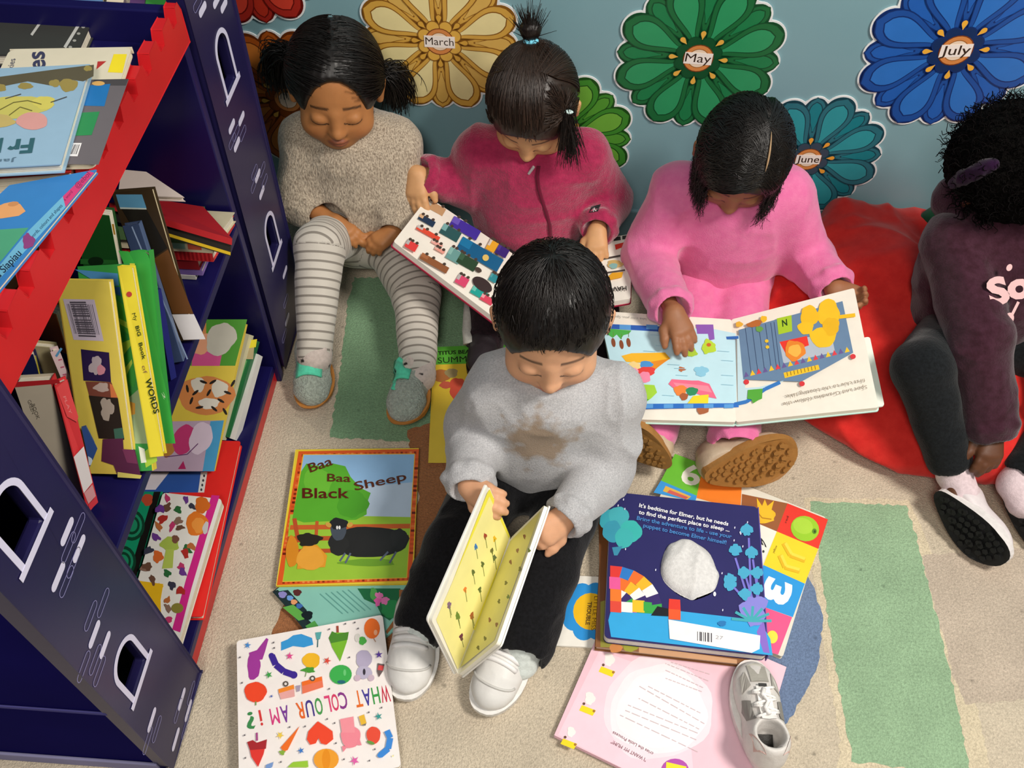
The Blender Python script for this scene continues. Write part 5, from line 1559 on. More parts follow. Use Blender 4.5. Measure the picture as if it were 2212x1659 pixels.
def hand(S, w, d, n, side, curl=(0.3, 0.3, 0.35, 0.4), thumb=0.5, sc=0.82, spread=0.10, k=0.0035):
    """fingers as tapering chains rooted in a flat palm; d: wrist to knuckles, n: back of the hand, side: thumb side (+1 / -1 of d x n)"""
    d = unit(d); n = unit(n - d * np.dot(n, d)); s = np.cross(d, n) * side
    H = Sdf()
    offs = (0.017, 0.006, -0.005, -0.0155)
    for i, o in enumerate(offs):
        kn = w + (d * (0.046 - 0.003 * abs(i - 1)) + s * o - n * 0.001) * sc
        H.cap(w + (d * 0.004 + s * o * 0.55) * sc, kn, 0.0125 * sc, 0.0098 * sc, k=0.012)
    for i, o in enumerate(offs):
        kn = w + (d * (0.046 - 0.003 * abs(i - 1)) + s * o - n * 0.001) * sc
        a = (1.5 - i) * spread
        dd = unit(d * math.cos(a) + s * math.sin(a))
        L = (0.038, 0.043, 0.040, 0.031)[i] * sc
        p = kn; th = 0.0; r = (0.0078, 0.008, 0.0077, 0.0068)[i] * sc
        pts, rs = [p], [r]
        for j, fr in enumerate((0.42, 0.32, 0.26)):
            th += curl[i] * (0.8, 1.0, 0.8)[j]
            p = p + (dd * math.cos(th) - n * math.sin(th)) * L * fr
            pts.append(p); rs.append(r * (0.97, 0.9, 0.78)[j])
        H.chain(pts, rs, k=k)
    b = w + (d * 0.012 + s * 0.013 - n * 0.002) * sc
    t1 = unit(d * 0.62 + s * 0.75 - n * 0.25 * (1 + thumb)); t2 = unit(d * (0.85 + 0.1 * thumb) + s * (0.5 - 0.5 * thumb) - n * 0.45 * thumb)
    p1 = b + t1 * 0.024 * sc; p2 = p1 + t2 * 0.018 * sc; p3 = p2 + unit(t2 - n * 0.1) * 0.013 * sc
    H.chain([b, p1, p2, p3], [0.011 * sc, 0.0088 * sc, 0.008 * sc, 0.0065 * sc], k=0.006)
    S.group(H, k=0.010)
    return S


def head_sdf(S, c, R, sc=1.0, neck=None):
    """R rows right / forward / up; face looks along forward"""
    def W(x, y, z): return c + (A(x, y, z) * sc) @ R
    def r_(*v): return tuple(x * sc for x in v)
    H = Sdf()
    H.ell(W(0, -.012, .018), r_(.070, .080, .074), R, k=.02)
    H.ell(W(0, .022, -.030), r_(.057, .054, .060), R, k=.03)
    H.ell(W(0, .045, -.066), r_(.028, .026, .020), R, k=.022)
    for s in (1, -1):
        H.ell(W(.034 * s, .046, -.036), r_(.026, .024, .024), R, k=.018)
        H.cap(W(.074 * s, -.006, -.004), W(.073 * s, -.004, -.030), .0085 * sc, .007 * sc, k=.006)
        H.cap(W(.078 * s, -.012, .004), W(.076 * s, -.012, -.014), .007 * sc, .006 * sc, k=.005)
        H.ell(W(.027 * s, .083, -.006), r_(.016, .010, .0105), R, k=.012, sub=True)
        H.ell(W(.027 * s, .0635, -.008), r_(.0150, .0115, .0105), R, k=.005)
    H.cap(W(0, .070, .002), W(0, .080, -.024), .006 * sc, .0085 * sc, k=.014)
    H.ell(W(0, .084, -.029), r_(.0085, .0085, .0075), R, k=.008)
    for s in (1, -1): H.ell(W(.0085 * s, .078, -.031), r_(.006, .007, .0055), R, k=.006)
    H.ell(W(0, .0745, -.0505), r_(.0155, .0075, .0042), R, k=.004)
    H.ell(W(0, .0730, -.0585), r_(.0125, .0075, .0045), R, k=.004)
    S.group(H, k=.012)
    return W


def face_colours(V, c, R, sc, skin, lip, dark):
    L = ((V - c) @ R.T) / sc
    x, y, z = np.abs(L[:, 0]), L[:, 1], L[:, 2]
    col = np.tile(np.array(lin(skin), np.float32), (len(V), 1))
    def mix(m, t): 
        nonlocal col
        m = np.clip(m, 0, 1)[:, None]; col = col * (1 - m) + np.array(t, np.float32) * m
    near = (y > .035) & (np.linalg.norm(L, axis=1) < .14)
    base = np.array(lin(skin))
    lipm = np.where(near, 1.2 - np.sqrt((x / .017) ** 2 + ((z + .0545) / .0095) ** 2), 0) * 4
    mix(np.minimum(lipm, 1) * 0.75, lin(lip))
    ck = np.where(near, 1 - np.sqrt(((x - .036) / .022) ** 2 + ((z + .038) / .02) ** 2), 0)
    mix(np.clip(ck, 0, 1) * 0.35, tuple(base * np.array([1.05, .78, .75])))
    zb = .0150 - ((x - .024) / .02) ** 2 * .0022 - (x - .026) * .14
    br = np.where(near & (x > .012) & (x < .042), 1 - np.abs(z - zb) / .0032, 0)
    mix(np.clip(br * 2, 0, 1) * 0.8, lin(dark))
    zl = -.0150 + ((x - .027) / .015) ** 2 * .0045
    ls = np.where(near & (x > .012) & (x < .042), 1 - np.abs(z - zl) / .0017, 0)
    mix(np.clip(ls * 2, 0, 1), lin('14100e'))
    return col


def along_attr(V, chains):
    """distance along the nearest limb bone, for striped or ribbed cloth"""
    best = np.full(len(V), 1e9); out = np.zeros(len(V))
    for ch in chains:
        s = 0.0
        for a, b in zip(ch[:-1], ch[1:]):
            a, b = np.asarray(a), np.asarray(b); ba = b - a; L = np.linalg.norm(ba)
            t = np.clip((V - a) @ ba / (L * L), -0.4, 1.4); tc = np.clip(t, 0, 1)
            d = np.linalg.norm(V - a - tc[:, None] * ba, axis=1)
            m = d < best; best[m] = d[m]; out[m] = s + t[m] * L
            s += L
    return out


def cloth_mat(name, c1, c2, scale=160, rough=0.92, sheen=0.25, bump=0.5, stretch=None, bscale=320, pos=(0.35, 0.65), wet=None, bdist=0.002):
    m, nt, b = new_mat(name)
    tc = nd(nt, 'ShaderNodeTexCoord')
    src = tc.outputs['Object']
    if stretch:
        mp = nd(nt, 'ShaderNodeMapping'); mp.inputs['Scale'].default_value = stretch
        nt.links.new(src, mp.inputs['Vector']); src = mp.outputs[0]
    no = nd(nt, 'ShaderNodeTexNoise'); no.inputs['Scale'].default_value = scale; no.inputs['Detail'].default_value = 5; no.inputs['Roughness'].default_value = 0.6
    nt.links.new(src, no.inputs['Vector'])
    cr = nd(nt, 'ShaderNodeValToRGB')
    cr.color_ramp.elements[0].position = pos[0]; cr.color_ramp.elements[0].color = (*lin(c1), 1)
    cr.color_ramp.elements[1].position = pos[1]; cr.color_ramp.elements[1].color = (*lin(c2), 1)
    nt.links.new(no.outputs['Fac'], cr.inputs['Fac']); colour = cr.outputs['Color']
    if wet:  # a stain with a shape of its own
        ctr, rad, wc = wet
        ds = nd(nt, 'ShaderNodeVectorMath', operation='DISTANCE'); ds.inputs[1].default_value = ctr
        ge = nd(nt, 'ShaderNodeNewGeometry'); nt.links.new(ge.outputs['Position'], ds.inputs[0])
        n3 = nd(nt, 'ShaderNodeTexNoise'); n3.inputs['Scale'].default_value = 40; nt.links.new(tc.outputs['Object'], n3.inputs['Vector'])
        ad = nd(nt, 'ShaderNodeMath', operation='MULTIPLY_ADD'); ad.inputs[1].default_value = rad * 1.4; nt.links.new(n3.outputs['Fac'], ad.inputs[0]); nt.links.new(ds.outputs['Value'], ad.inputs[2])
        mr = nd(nt, 'ShaderNodeMapRange'); mr.inputs[1].default_value = rad * 1.5; mr.inputs[2].default_value = rad * 1.15; mr.inputs[3].default_value = 0; mr.inputs[4].default_value = 0.85
        nt.links.new(ad.outputs[0], mr.inputs[0])
        mx = nd(nt, 'ShaderNodeMix'); mx.data_type = 'RGBA'; mx.inputs[7].default_value = (*lin(wc), 1)
        nt.links.new(mr.outputs[0], mx.inputs[0]); nt.links.new(colour, mx.inputs[6]); colour = mx.outputs[2]
    nt.links.new(colour, b.inputs['Base Color'])
    b.inputs['Roughness'].default_value = rough; b.inputs['Specular IOR Level'].default_value = 0.12
    b.inputs['Sheen Weight'].default_value = sheen; b.inputs['Sheen Roughness'].default_value = 0.5
    n2 = nd(nt, 'ShaderNodeTexNoise'); n2.inputs['Scale'].default_value = bscale; n2.inputs['Detail'].default_value = 3
    nt.links.new(src, n2.inputs['Vector'])
    bp = nd(nt, 'ShaderNodeBump'); bp.inputs['Strength'].default_value = bump; bp.inputs['Distance'].default_value = bdist
    nt.links.new(n2.outputs['Fac'], bp.inputs['Height']); nt.links.new(bp.outputs[0], b.inputs['Normal'])
    return m


def stripe_mat(name, base, line, period, width):
    m, nt, b = new_mat(name)
    at_ = nd(nt, 'ShaderNodeAttribute'); at_.attribute_name = 'along'
    mo = nd(nt, 'ShaderNodeMath', operation='MODULO'); mo.inputs[1].default_value = period; nt.links.new(at_.outputs['Fac'], mo.inputs[0])
    ab = nd(nt, 'ShaderNodeMath', operation='ADD'); ab.inputs[1].default_value = period * 4
    nt.links.new(at_.outputs['Fac'], ab.inputs[0]); nt.links.new(ab.outputs[0], mo.inputs[0])
    mr = nd(nt, 'ShaderNodeMapRange'); mr.inputs[1].default_value = width; mr.inputs[2].default_value = width * 1.35; nt.links.new(mo.outputs[0], mr.inputs[0])
    mx = nd(nt, 'ShaderNodeMix'); mx.data_type = 'RGBA'; mx.inputs[6].default_value = (*lin(line), 1); mx.inputs[7].default_value = (*lin(base), 1)
    nt.links.new(mr.outputs[0], mx.inputs[0]); nt.links.new(mx.outputs[2], b.inputs['Base Color'])
    b.inputs['Roughness'].default_value = 0.95; b.inputs['Specular IOR Level'].default_value = 0.08; b.inputs['Sheen Weight'].default_value = 0.2
    tc = nd(nt, 'ShaderNodeTexCoord'); n2 = nd(nt, 'ShaderNodeTexNoise'); n2.inputs['Scale'].default_value = 450; nt.links.new(tc.outputs['Object'], n2.inputs['Vector'])
    bp = nd(nt, 'ShaderNodeBump'); bp.inputs['Strength'].default_value = 0.3; bp.inputs['Distance'].default_value = 0.001
    nt.links.new(n2.outputs['Fac'], bp.inputs['Height']); nt.links.new(bp.outputs[0], b.inputs['Normal'])
    return m


def strands(name, paths, r, col, parent, n=3, tip=0.35):
    """thin tapering locks; paths: list of point arrays (all the same length)"""
    P = np.asarray(paths, np.float32)
    m, k, _ = P.shape
    T = np.gradient(P, axis=1); T /= np.linalg.norm(T, axis=2, keepdims=True) + 1e-9
    ref = np.array([0.37, 0.21, 0.9], np.float32)
    N = np.cross(T, ref); N /= np.linalg.norm(N, axis=2, keepdims=True) + 1e-9
    B = np.cross(T, N)
    rad = (np.asarray(r, np.float32).reshape(-1, 1) * np.linspace(1, tip, k)[None, :].astype(np.float32))
    ring = []
    for i in range(n):
        a = 2 * PI * i / n
        ring.append(P + (N * math.cos(a) + B * math.sin(a)) * rad[..., None])
    V = np.stack(ring, 2).reshape(-1, 3)
    base = (np.arange(m)[:, None, None] * k + np.arange(k - 1)[None, :, None]) * n
    i = np.arange(n)[None, None, :]; j = (i + 1) % n
    F = np.stack([base + i, base + j, base + n + j, base + n + i], -1).reshape(-1, 4)
    rn = np.random.RandomState(3)
    cc = np.array(lin(col)) * (0.6 + 0.9 * rn.rand(m, 1))
    return np_obj(name, V, F, np.repeat(cc, k * n, 0), M_HAIR, parent)


class HairCap:
    """points on the skull surface in the head's own frame"""
    R0 = A(.0755, .0875, .0805); C0 = A(0, -.012, .019)

    def __init__(self, c, R, sc): self.c, self.R, self.sc = c, R, sc
    def W(self, p): return self.c + (np.asarray(p) * self.sc) @ self.R
    def S(self, d, lift=0.0):
        d = d / np.linalg.norm(d, axis=-1, keepdims=True)
        return self.C0 + d * (self.R0 + lift)


def sph(az, el):
    """az measured from the face (0) towards the child's right-hand side of R rows, el up"""
    return np.stack([np.sin(az) * np.cos(el), np.cos(az) * np.cos(el), np.sin(el)], -1)


def slerp(a, b, t):
    a = a / np.linalg.norm(a, axis=-1, keepdims=True); b = b / np.linalg.norm(b, axis=-1, keepdims=True)
    w = np.arccos(np.clip((a * b).sum(-1, keepdims=True), -0.999, 0.999))
    return (np.sin((1 - t) * w) * a + np.sin(t * w) * b) / np.sin(w)


def hair_cap(root, cap, col, line=0.052, bumps=0.0025, low=-.055, seed=1.0, hollow=.6, bscale=45, name='hair', extra=None, front=.062):
    """smooth cap of hair, open over the face"""
    c, R, sc = cap.c, cap.R, cap.sc
    W = cap.W
    S = Sdf()
    S.ell(W(cap.C0), tuple((cap.R0 - .001) * sc), R, k=.01)
    S.cap(W((0, -.045, -.02)), W((0, -.040, -.05)), .052 * sc, .044 * sc, k=.03)
    if extra: extra(S, W)
    S.ell(W((0, .085, -.028)), (.064 * sc, front * sc, (line + .028) * sc), R, k=.008, sub=True)
    S.ell(W((0, .03, -.085)), (.075 * sc, .085 * sc, .055 * sc), R, k=.008, sub=True)
    S.plane(W((0, 0, low)), -R[2], k=.01)
    S.ops[-1] = ('p', np.asarray(W((0, 0, low)), np.float32), (-R[2]).astype(np.float32), 0, 0, .01, True)
    def disp(P):
        L = ((P - c) @ R.T) / sc
        az = np.arctan2(L[:, 0], L[:, 1] + 1e-6); 
        q = np.stack([az * 9, L[:, 2] * 14, np.linalg.norm(L, axis=1) * 20], 1)
        return -bumps * (vnoise(q * np.array([3, 1, 1]) + seed) - .3) - 0.0012 * vnoise(P * bscale * 6)
    S.disp = disp
    V, F = S.mesh(.0028)
    return np_obj(name, V, F, col, M_HAIR, root)


def limb_paths(spec): return [spec['shA'], spec['elA'], spec['wrA']], [spec['shB'], spec['elB'], spec['wrB']]


def child(name, label, sp):
    """sp: joints in the room; A is the limb on the left of the photograph, B on the right"""
    root = empty(name, (sp['pelvis'][0], sp['pelvis'][1], 0.0), label, 'person', 'children reading')
    g = {k: A(*v) for k, v in sp.items() if isinstance(v, (tuple, list, np.ndarray)) and len(v) == 3 and not isinstance(v[0], str) and not hasattr(v[0], '__len__')}
    R = frame(sp['face'], roll=sp.get('roll', 0.0)); hc, hs = g['head'], sp.get('hs', 1.0)
    fwd = unit(A(*sp.get('front', (0, -1, 0)))); rt = unit(np.cross(fwd, (0, 0, 1)))
    up = unit(g['neck'] - g['pelvis']); TR = np.array([rt, unit(np.cross(up, rt)), up])
    # ---- one continuous body
    B = Sdf()
    B.cap(g['pelvis'], g['pelvis'] * .4 + g['neck'] * .6, .060, .055, k=.02)
    B.cap(g['shA'], g['shB'], .030, .030, k=.03)
    B.cap(g['neck'] * .8 + g['pelvis'] * .2, g['neck'], .04, .030, k=.02)
    Wh = head_sdf(B, hc, R, hs)
    B.cap(g['neck'], Wh(0, -.018, -.05), .029, .030, k=.02)
    for s in 'AB':
        B.chain([g['sh' + s], g['el' + s], g['wr' + s]], [.024, .021, .0145], k=.008)
        hd = sp['hand' + s]
        hand(B, g['wr' + s], A(*hd['d']), A(*hd['n']), hd['side'], hd.get('curl', (.3, .3, .35, .4)), hd.get('thumb', .5), hd.get('sc', .82), hd.get('spread', .1))
        B.chain([g['hip' + s], g['kn' + s], g['an' + s]], [.040, .029, .020], k=.01)
        B.cap(g['an' + s], g['an' + s] + unit(A(*sp['foot' + s][0])) * .05 - unit(A(*sp['foot' + s][1])) * sp.get('drop', .032), .018, .013, k=.01)
    V, F = B.mesh(.0024)
    np_obj('body', V, F, face_colours(V, hc, R, hs, sp['skin'], sp['lip'], sp['hair']), M_SKIN, root)
    # ---- top
    T = Sdf()
    wd, dp = sp.get('girth', (.105, .085))
    T.ell(g['pelvis'] * .72 + g['neck'] * .28, (wd, dp, .105), TR, k=.03)
    T.ell(g['pelvis'] * .36 + g['neck'] * .64, (wd * .95, dp * .92, .105), TR, k=.04)
    T.cap(g['shA'], g['shB'], sp.get('shr', .044), None, k=.05)
    T.cap(g['neck'] * .86 + g['pelvis'] * .14, g['neck'] + up * .005, .062, .043, k=.03)
    sr = sp.get('sleeve', (.042, .039, .030))
    for s in 'AB':
        ce = g['wr' + s] if not sp.get('cuff' + s) else g['el' + s] + (g['wr' + s] - g['el' + s]) * sp['cuff' + s]
        X = Sdf()
        X.chain([g['sh' + s], g['el' + s], ce], sr, k=.012)
        d = unit(ce - g['el' + s])
        nrm = unit(np.cross(d, (0.2, 0.3, 0.9))); bn = np.cross(d, nrm)
        for i in range(8):      # gathered cuff
            a0, a1 = 2 * PI * i / 8, 2 * PI * (i + 1) / 8
            rr = sr[2] * .93
            X.cap(ce + (nrm * math.cos(a0) + bn * math.sin(a0)) * rr, ce + (nrm * math.cos(a1) + bn * math.sin(a1)) * rr, .0062, None, k=.006)
        T.group(X, k=.020)
    for s in 'AB':
        ce = g['wr' + s] if not sp.get('cuff' + s) else g['el' + s] + (g['wr' + s] - g['el' + s]) * sp['cuff' + s]
        d = unit(ce - g['el' + s])
        T.cap(ce + d * .002, ce + d * .045, sr[2] * sp.get('hollow', .74), sr[2] * 1.25, k=.004, sub=True)
    # neck opening and hem
    T.cap(g['neck'] + up * .004, g['neck'] + up * .05, .033, .06, k=.006, sub=True)
    fa, fs = sp.get('fold', (.006, 17))
    arms = np.array([g['elA'], g['elB']])
    def disp(P, fa=fa, fs=fs):
        near = np.min(np.stack([np.linalg.norm(P - e, axis=1) for e in arms], 1), 1)
        wgt = 0.55 + 0.75 * np.exp(-(near / .07) ** 2)
        return (folds(P, fs, sp['seed'], fa, (1, 1, 1.35)) * wgt + folds(P, fs * 2.3, sp['seed'] + 4, fa * .2)).astype(np.float32)
    T.disp = disp
    V, F = T.mesh(.0032)
    top = np_obj(sp['topname'], V, F, 'ffffff', sp['topmat'], root, attrs={'along': along_attr(V, limb_paths(g))})
    # collar ring
    if sp.get('collar'):
        cb = MB(); cn = g['neck'] + up * .006
        pts = [cn + TR[0] * .037 * math.cos(t) + TR[1] * .037 * math.sin(t) + up * (.004 if math.sin(t) < 0 else -.004) for t in [2 * PI * i / 24 for i in range(25)]]
        cb.tube(pts, .0062, sp['collar'], 8); cb.build('collar', M_CLOTH, top, smooth=True)
    # ---- trousers
    Q = Sdf()
    pr = sp.get('leg', (.058, .047, .036))
    Q.ell(g['pelvis'] + A(0, 0, -.005), (wd * .95, dp * 1.0, .075), TR, k=.03)
    for s in 'AB':
        a = g['hip' + s]; kx = g['kn' + s]; e = g['an' + s]
        stop = sp.get('hem', 1.0)
        ee = kx + (e - kx) * stop
        X = Sdf(); X.chain([a, kx, ee], pr, k=.012); Q.group(X, k=.022)
        d = unit(ee - kx); Q.cap(ee + d * .004, ee + d * .05, pr[2] * .8, pr[2] * 1.3, k=.004, sub=True)
    pf = sp.get('pfold', (.005, 20))
    Q.disp = lambda P: folds(P, pf[1], sp['seed'] + 9, pf[0]) + folds(P, pf[1] * 2.2, sp['seed'] + 2, pf[0] * .3)
    V, F = Q.mesh(.0032)
    tr = np_obj(sp.get('legname', 'trousers'), V, F, 'ffffff', sp['legmat'], root, attrs={'along': along_attr(V, [[g['hipA'], g['knA'], g['anA']], [g['hipB'], g['knB'], g['anB']]])})
    return root, Wh, R, top, tr, g


def foot_outline(L, W, n=36):
    """sole outline in foot coordinates, heel at 0"""
    pts = []
    for i in range(n):
        t = 2 * PI * i / n
        x = L * (0.5 + 0.5 * math.cos(t)); 
        u = x / L
        w = W * (0.40 + 0.12 * math.sin(PI * (u * 1.1 - 0.35)))
        e = abs(math.sin(t)) ** 0.75
        y = w * e * (1 if math.sin(t) > 0 else -1) + W * .05 * math.sin(PI * u)
        pts.append((x, y))
    return pts


def shoe(parent, name, heel, toe, upv, L, W, upper_col, sole_col, mat=None, H=.052, sole_h=.016, tread=False, label=None, mid=None, fold=.0012, hs=1.0):
    """heel: centre of the heel at sole level; toe, upv: directions"""
    d = unit(A(*toe)); u = unit(A(*upv) - d * np.dot(A(*upv), d)); s = np.cross(u, d)
    heel = np.asarray(heel, float)
    Wp = lambda x, y, z: heel + d * x + s * y + u * z
    R = np.array([d, s, u])
    S = Sdf()
    S.ell(Wp(L * .22, 0, sole_h + .016), (L * .22, W * .42, .032 * hs), R, k=.02)
    S.ell(Wp(L * .48, 0, sole_h + .012), (L * .30, W * .43, .030 * hs), R, k=.02)
    S.ell(Wp(L * .72, W * .03, sole_h + .007), (L * .26, W * .47, .023 * hs), R, k=.02)
    S.cap(Wp(L * .18, 0, sole_h + .02), Wp(L * .20, 0, H), W * .36, W * .38, k=.02)
    S.cap(Wp(L * .24, 0, H + .002), Wp(L * .22, 0, H + .05), W * .25, W * .55, k=.006, sub=True)
    S.cap(Wp(L * .22, 0, sole_h + .022), Wp(L * .24, 0, H + .01), W * .25, W * .27, k=.006, sub=True)
    S.plane(Wp(0, 0, sole_h * .8), -u)
    S.disp = lambda P: folds(P, 40, 3.0, fold)
    V, F = S.mesh(.0024)
    up_ = np_obj(name, V, F, upper_col, mat or M_LEATHER, parent)
    if label: up_['label'] = label
    mb = MB()
    o = foot_outline(L, W)
    k = 1.04
    ring0 = [Wp((x - L * .5) * k + L * .5, y * k * 1.06, sole_h) for x, y in o]
    ring1 = [Wp((x - L * .5) * k * .99 + L * .5, y * k, 0.002 + (.010 * max(0, x / L - .75) / .25)) for x, y in o]
    n = len(o)
    mc = mid or sole_col
    vs = ring0 + ring1
    mb.mesh(vs, [(i, (i + 1) % n, n + (i + 1) % n, n + i) for i in range(n)], mc)
    mb.face(ring0, mc); mb.face([p - u * 0 for p in ring1][::-1], sole_col)
    if tread:
        i = 0
        for x in np.arange(.07, .95, .075):
            ww = W * (0.40 + 0.12 * math.sin(PI * (x * 1.1 - 0.35))) * max(0.05, 1 - (2 * x - 1) ** 2) ** .375 * .97 - .004
            for yy in np.arange(-ww, ww - .009, .013):
                i += 1
                cx, cy_ = x * L + (.003 if i % 2 else -.003), yy + .006 + W * .05 * math.sin(PI * x)
                zz = 0.002 + (.010 * max(0, x - .75) / .25)
                q = [Wp(cx + a * .0048, cy_ + b * .005, zz) for a, b in ((-1, -.4), (0, -1), (1, -.4), (1, .5), (0, 1), (-1, .5))]
                mb.prism(q, -u * .0048, sole_col)
    mb.build('sole', M_RUBBER, up_, smooth=False)
    return up_, Wp


# ---------------------------------------------------------------- child in the knitted jumper
K_SKIN = 'b27848'
M_KNIT = cloth_mat('oatmeal_knit', '857767', 'cabba6', scale=420, pos=(0.36, 0.60), stretch=(1.0, 1.0, 0.32), bump=0.9, bscale=240, sheen=0.4, bdist=0.003)
M_STRIPE = stripe_mat('striped_leggings', 'cfc8bd', '8c857c', 0.0165, 0.0036)
at_ = lambda px, py, z: tuple(at(px, py, z=z))
s1 = dict(pelvis=(-.375, -.125, .085), neck=(-.378, -.105, .325), head=(-.392, -.120, .423), face=(.17, -1, -.16), roll=0.06, hs=1.08,
          shA=(-.468, -.112, .295), shB=(-.292, -.112, .295), elA=at_(648, 432, .185), wrA=at_(722, 480, .175), elB=at_(862, 440, .19), wrB=at_(850, 500, .165),
          hipA=(-.425, -.135, .085), hipB=(-.330, -.135, .085), knA=at_(690, 535, .180), anA=at_(680, 768, .062), knB=at_(900, 640, .072), anB=at_(904, 808, .052),
          handA=dict(d=(.85, -.52, -.28), n=(.15, -.35, .92), side=-1, curl=(.35, .4, .45, .5)), handB=dict(d=(-.75, -.62, -.22), n=(-.1, -.4, .9), side=1, curl=(.45, .5, .5, .55)),
          footA=((.22, -.95, -.12), (0, .1, 1)), footB=((-.02, -.85, .42), (0, .4, .9)), skin=K_SKIN, lip='8a4a3c', hair='1b1512', seed=1.0, hollow=.6, topname='knitted_jumper', topmat=M_KNIT, legmat=M_STRIPE, legname='leggings',
          girth=(.115, .092), sleeve=(.046, .045, .036), cuffA=.36, cuffB=.66, leg=(.056, .046, .031), fold=(.010, 15), pfold=(.0025, 16), collar='8f8474')
r1, W1, R1, t1, l1, g1 = child('person', 'dark haired child in a beige knitted jumper and grey striped leggings beside the bookcase', s1)
cap1 = HairCap(g1['head'], R1, 1.12)
h1 = hair_cap(r1, cap1, '15110f', line=.078, front=.056)
rn = np.random.RandomState(5)
def pigtails(root, cap, hairobj, tieL, tieR, n=1500, length=.085, col='120e0c', out=(.035, -.045), partx=0.0, band='dfe8e8'):
    az = rn.uniform(-PI, PI, n); el = rn.uniform(-.25, 1.5, n)
    d = sph(az, el)
    keep = ~((d[:, 1] > .35) & (d[:, 2] < .70 - 1.0 * np.abs(d[:, 0]))) & (d[:, 2] > -.3)
    d = d[keep]; n = len(d)
    side = np.where(d[:, 0] > partx, 1, -1)
    tgt = np.where(side[:, None] > 0, tieR, tieL).astype(float)
    tt = np.linspace(0, 1, 12)
    paths = []
    for i in range(n):
        tj = tgt[i] + rn.normal(0, .07, 3)
        p = np.stack([slerp(d[i], tj, t) for t in tt])
        paths.append(cap.W(cap.S(p, lift=(.001 + .003 * rn.rand()) + .002 * np.sin(tt * PI)[:, None])))
    strands('hair_locks', paths, .0006 + .0006 * rn.rand(n), col, hairobj)
    for tie, sgn in ((tieL, -1), (tieR, 1)):
        b = cap.S(A(*tie), .004); o = unit(tie)
        m = 750; P = []
        for i in range(m):
            q = b + rn.normal(0, .0055, 3); pts = []
            v = A(out[0] * sgn, -.012, .006) * rn.uniform(.6, 1.2) + rn.normal(0, .0085, 3); gz = out[1] * rn.uniform(.6, 1.35)
            ph = rn.rand() * 6.28
            for t in np.linspace(0, 1, 12):
                c_ = A(math.cos(ph + 5 * t), math.sin(ph + 5 * t), math.cos(ph + 4 * t + 1)) * .004 * t
                pts.append(cap.W(q + v * math.sin(min(t * 1.6, 1.57)) * 1.15 + A(0, 0, gz) * 1.6 * t * t + c_))
            P.append(pts)
        strands('pigtail', P, .0010 + .0007 * rn.rand(m), col, hairobj, tip=.45)
        mb = MB(); mb.ball(cap.W(b + o * .004), (.0085, .0085, .0085), band); mb.build('hair_tie', M_CLOTH, hairobj, smooth=True)
pigtails(r1, cap1, h1, A(-.92, -.20, -.22), A(.90, -.42, .02), out=(.026, -.040))
# fluffy slippers with a mint tongue, dotted socks
for s, hp, toe, upv in (('A', at_(682, 772, .012), (.10, -1, -.02), (0, -.05, 1)), ('B', at_(905, 826, .012), (-.12, -1, .16), (-.1, .2, 1))):
    up_, Wp = shoe(r1, 'slipper', A(*hp) + A(0, .020, -.004), toe, upv, .148, .072, 'a9b2a6', 'c0803e', M_FLUFF, H=.052, sole_h=.015, fold=.003)
    bpy.context.view_layer.update()
    o = []
    for i in range(9):
        for j in range(7):
            x, y = .050 + .0062 * i, (j - 3) * .0075
            P = Wp(x, y, .2); ok, loc, nor, _i = up_.ray_cast(Vector(P - root_loc(up_)), Vector((0, 0, -1)))
            q = np.array(loc) + root_loc(up_) if ok else Wp(x, y, .05)
            o.append(q + A(0, 0, .0035 - .00035 * (j - 3) ** 2))
    mb = MB()
    mb.mesh(o, [(i * 7 + j, i * 7 + j + 1, (i + 1) * 7 + j + 1, (i + 1) * 7 + j) for i in range(8) for j in range(6)], '5fd8b2')
    tg = mb.build('tongue', M_CLOTH, up_, smooth=True); so = tg.modifiers.new('thick', 'SOLIDIFY'); so.thickness = .004
    k, e = g1['kn' + s], g1['an' + s]
    d = unit(e - k)
    S = Sdf(); S.chain([e - d * .035, e + d * .004, Wp(.034, 0, .045)], [.0325, .029, .020], k=.012)
    S.disp = lambda P: folds(P, 40, 3, .002)
    V, F = S.mesh(.0026)
    col = np.tile(np.array(lin('cfc0b8'), np.float32), (len(V), 1))
    rr = np.random.RandomState(4 if s == 'A' else 9)
    vi = rr.choice(len(V), 26, replace=False)
    for v in vi:
        m = np.linalg.norm((V - V[v]) * A(1, 1.4, 1), axis=1) < rr.uniform(.0028, .0052); col[m] = lin('2c2626')
    np_obj('sock', V, F, col, M_CLOTH, r1)

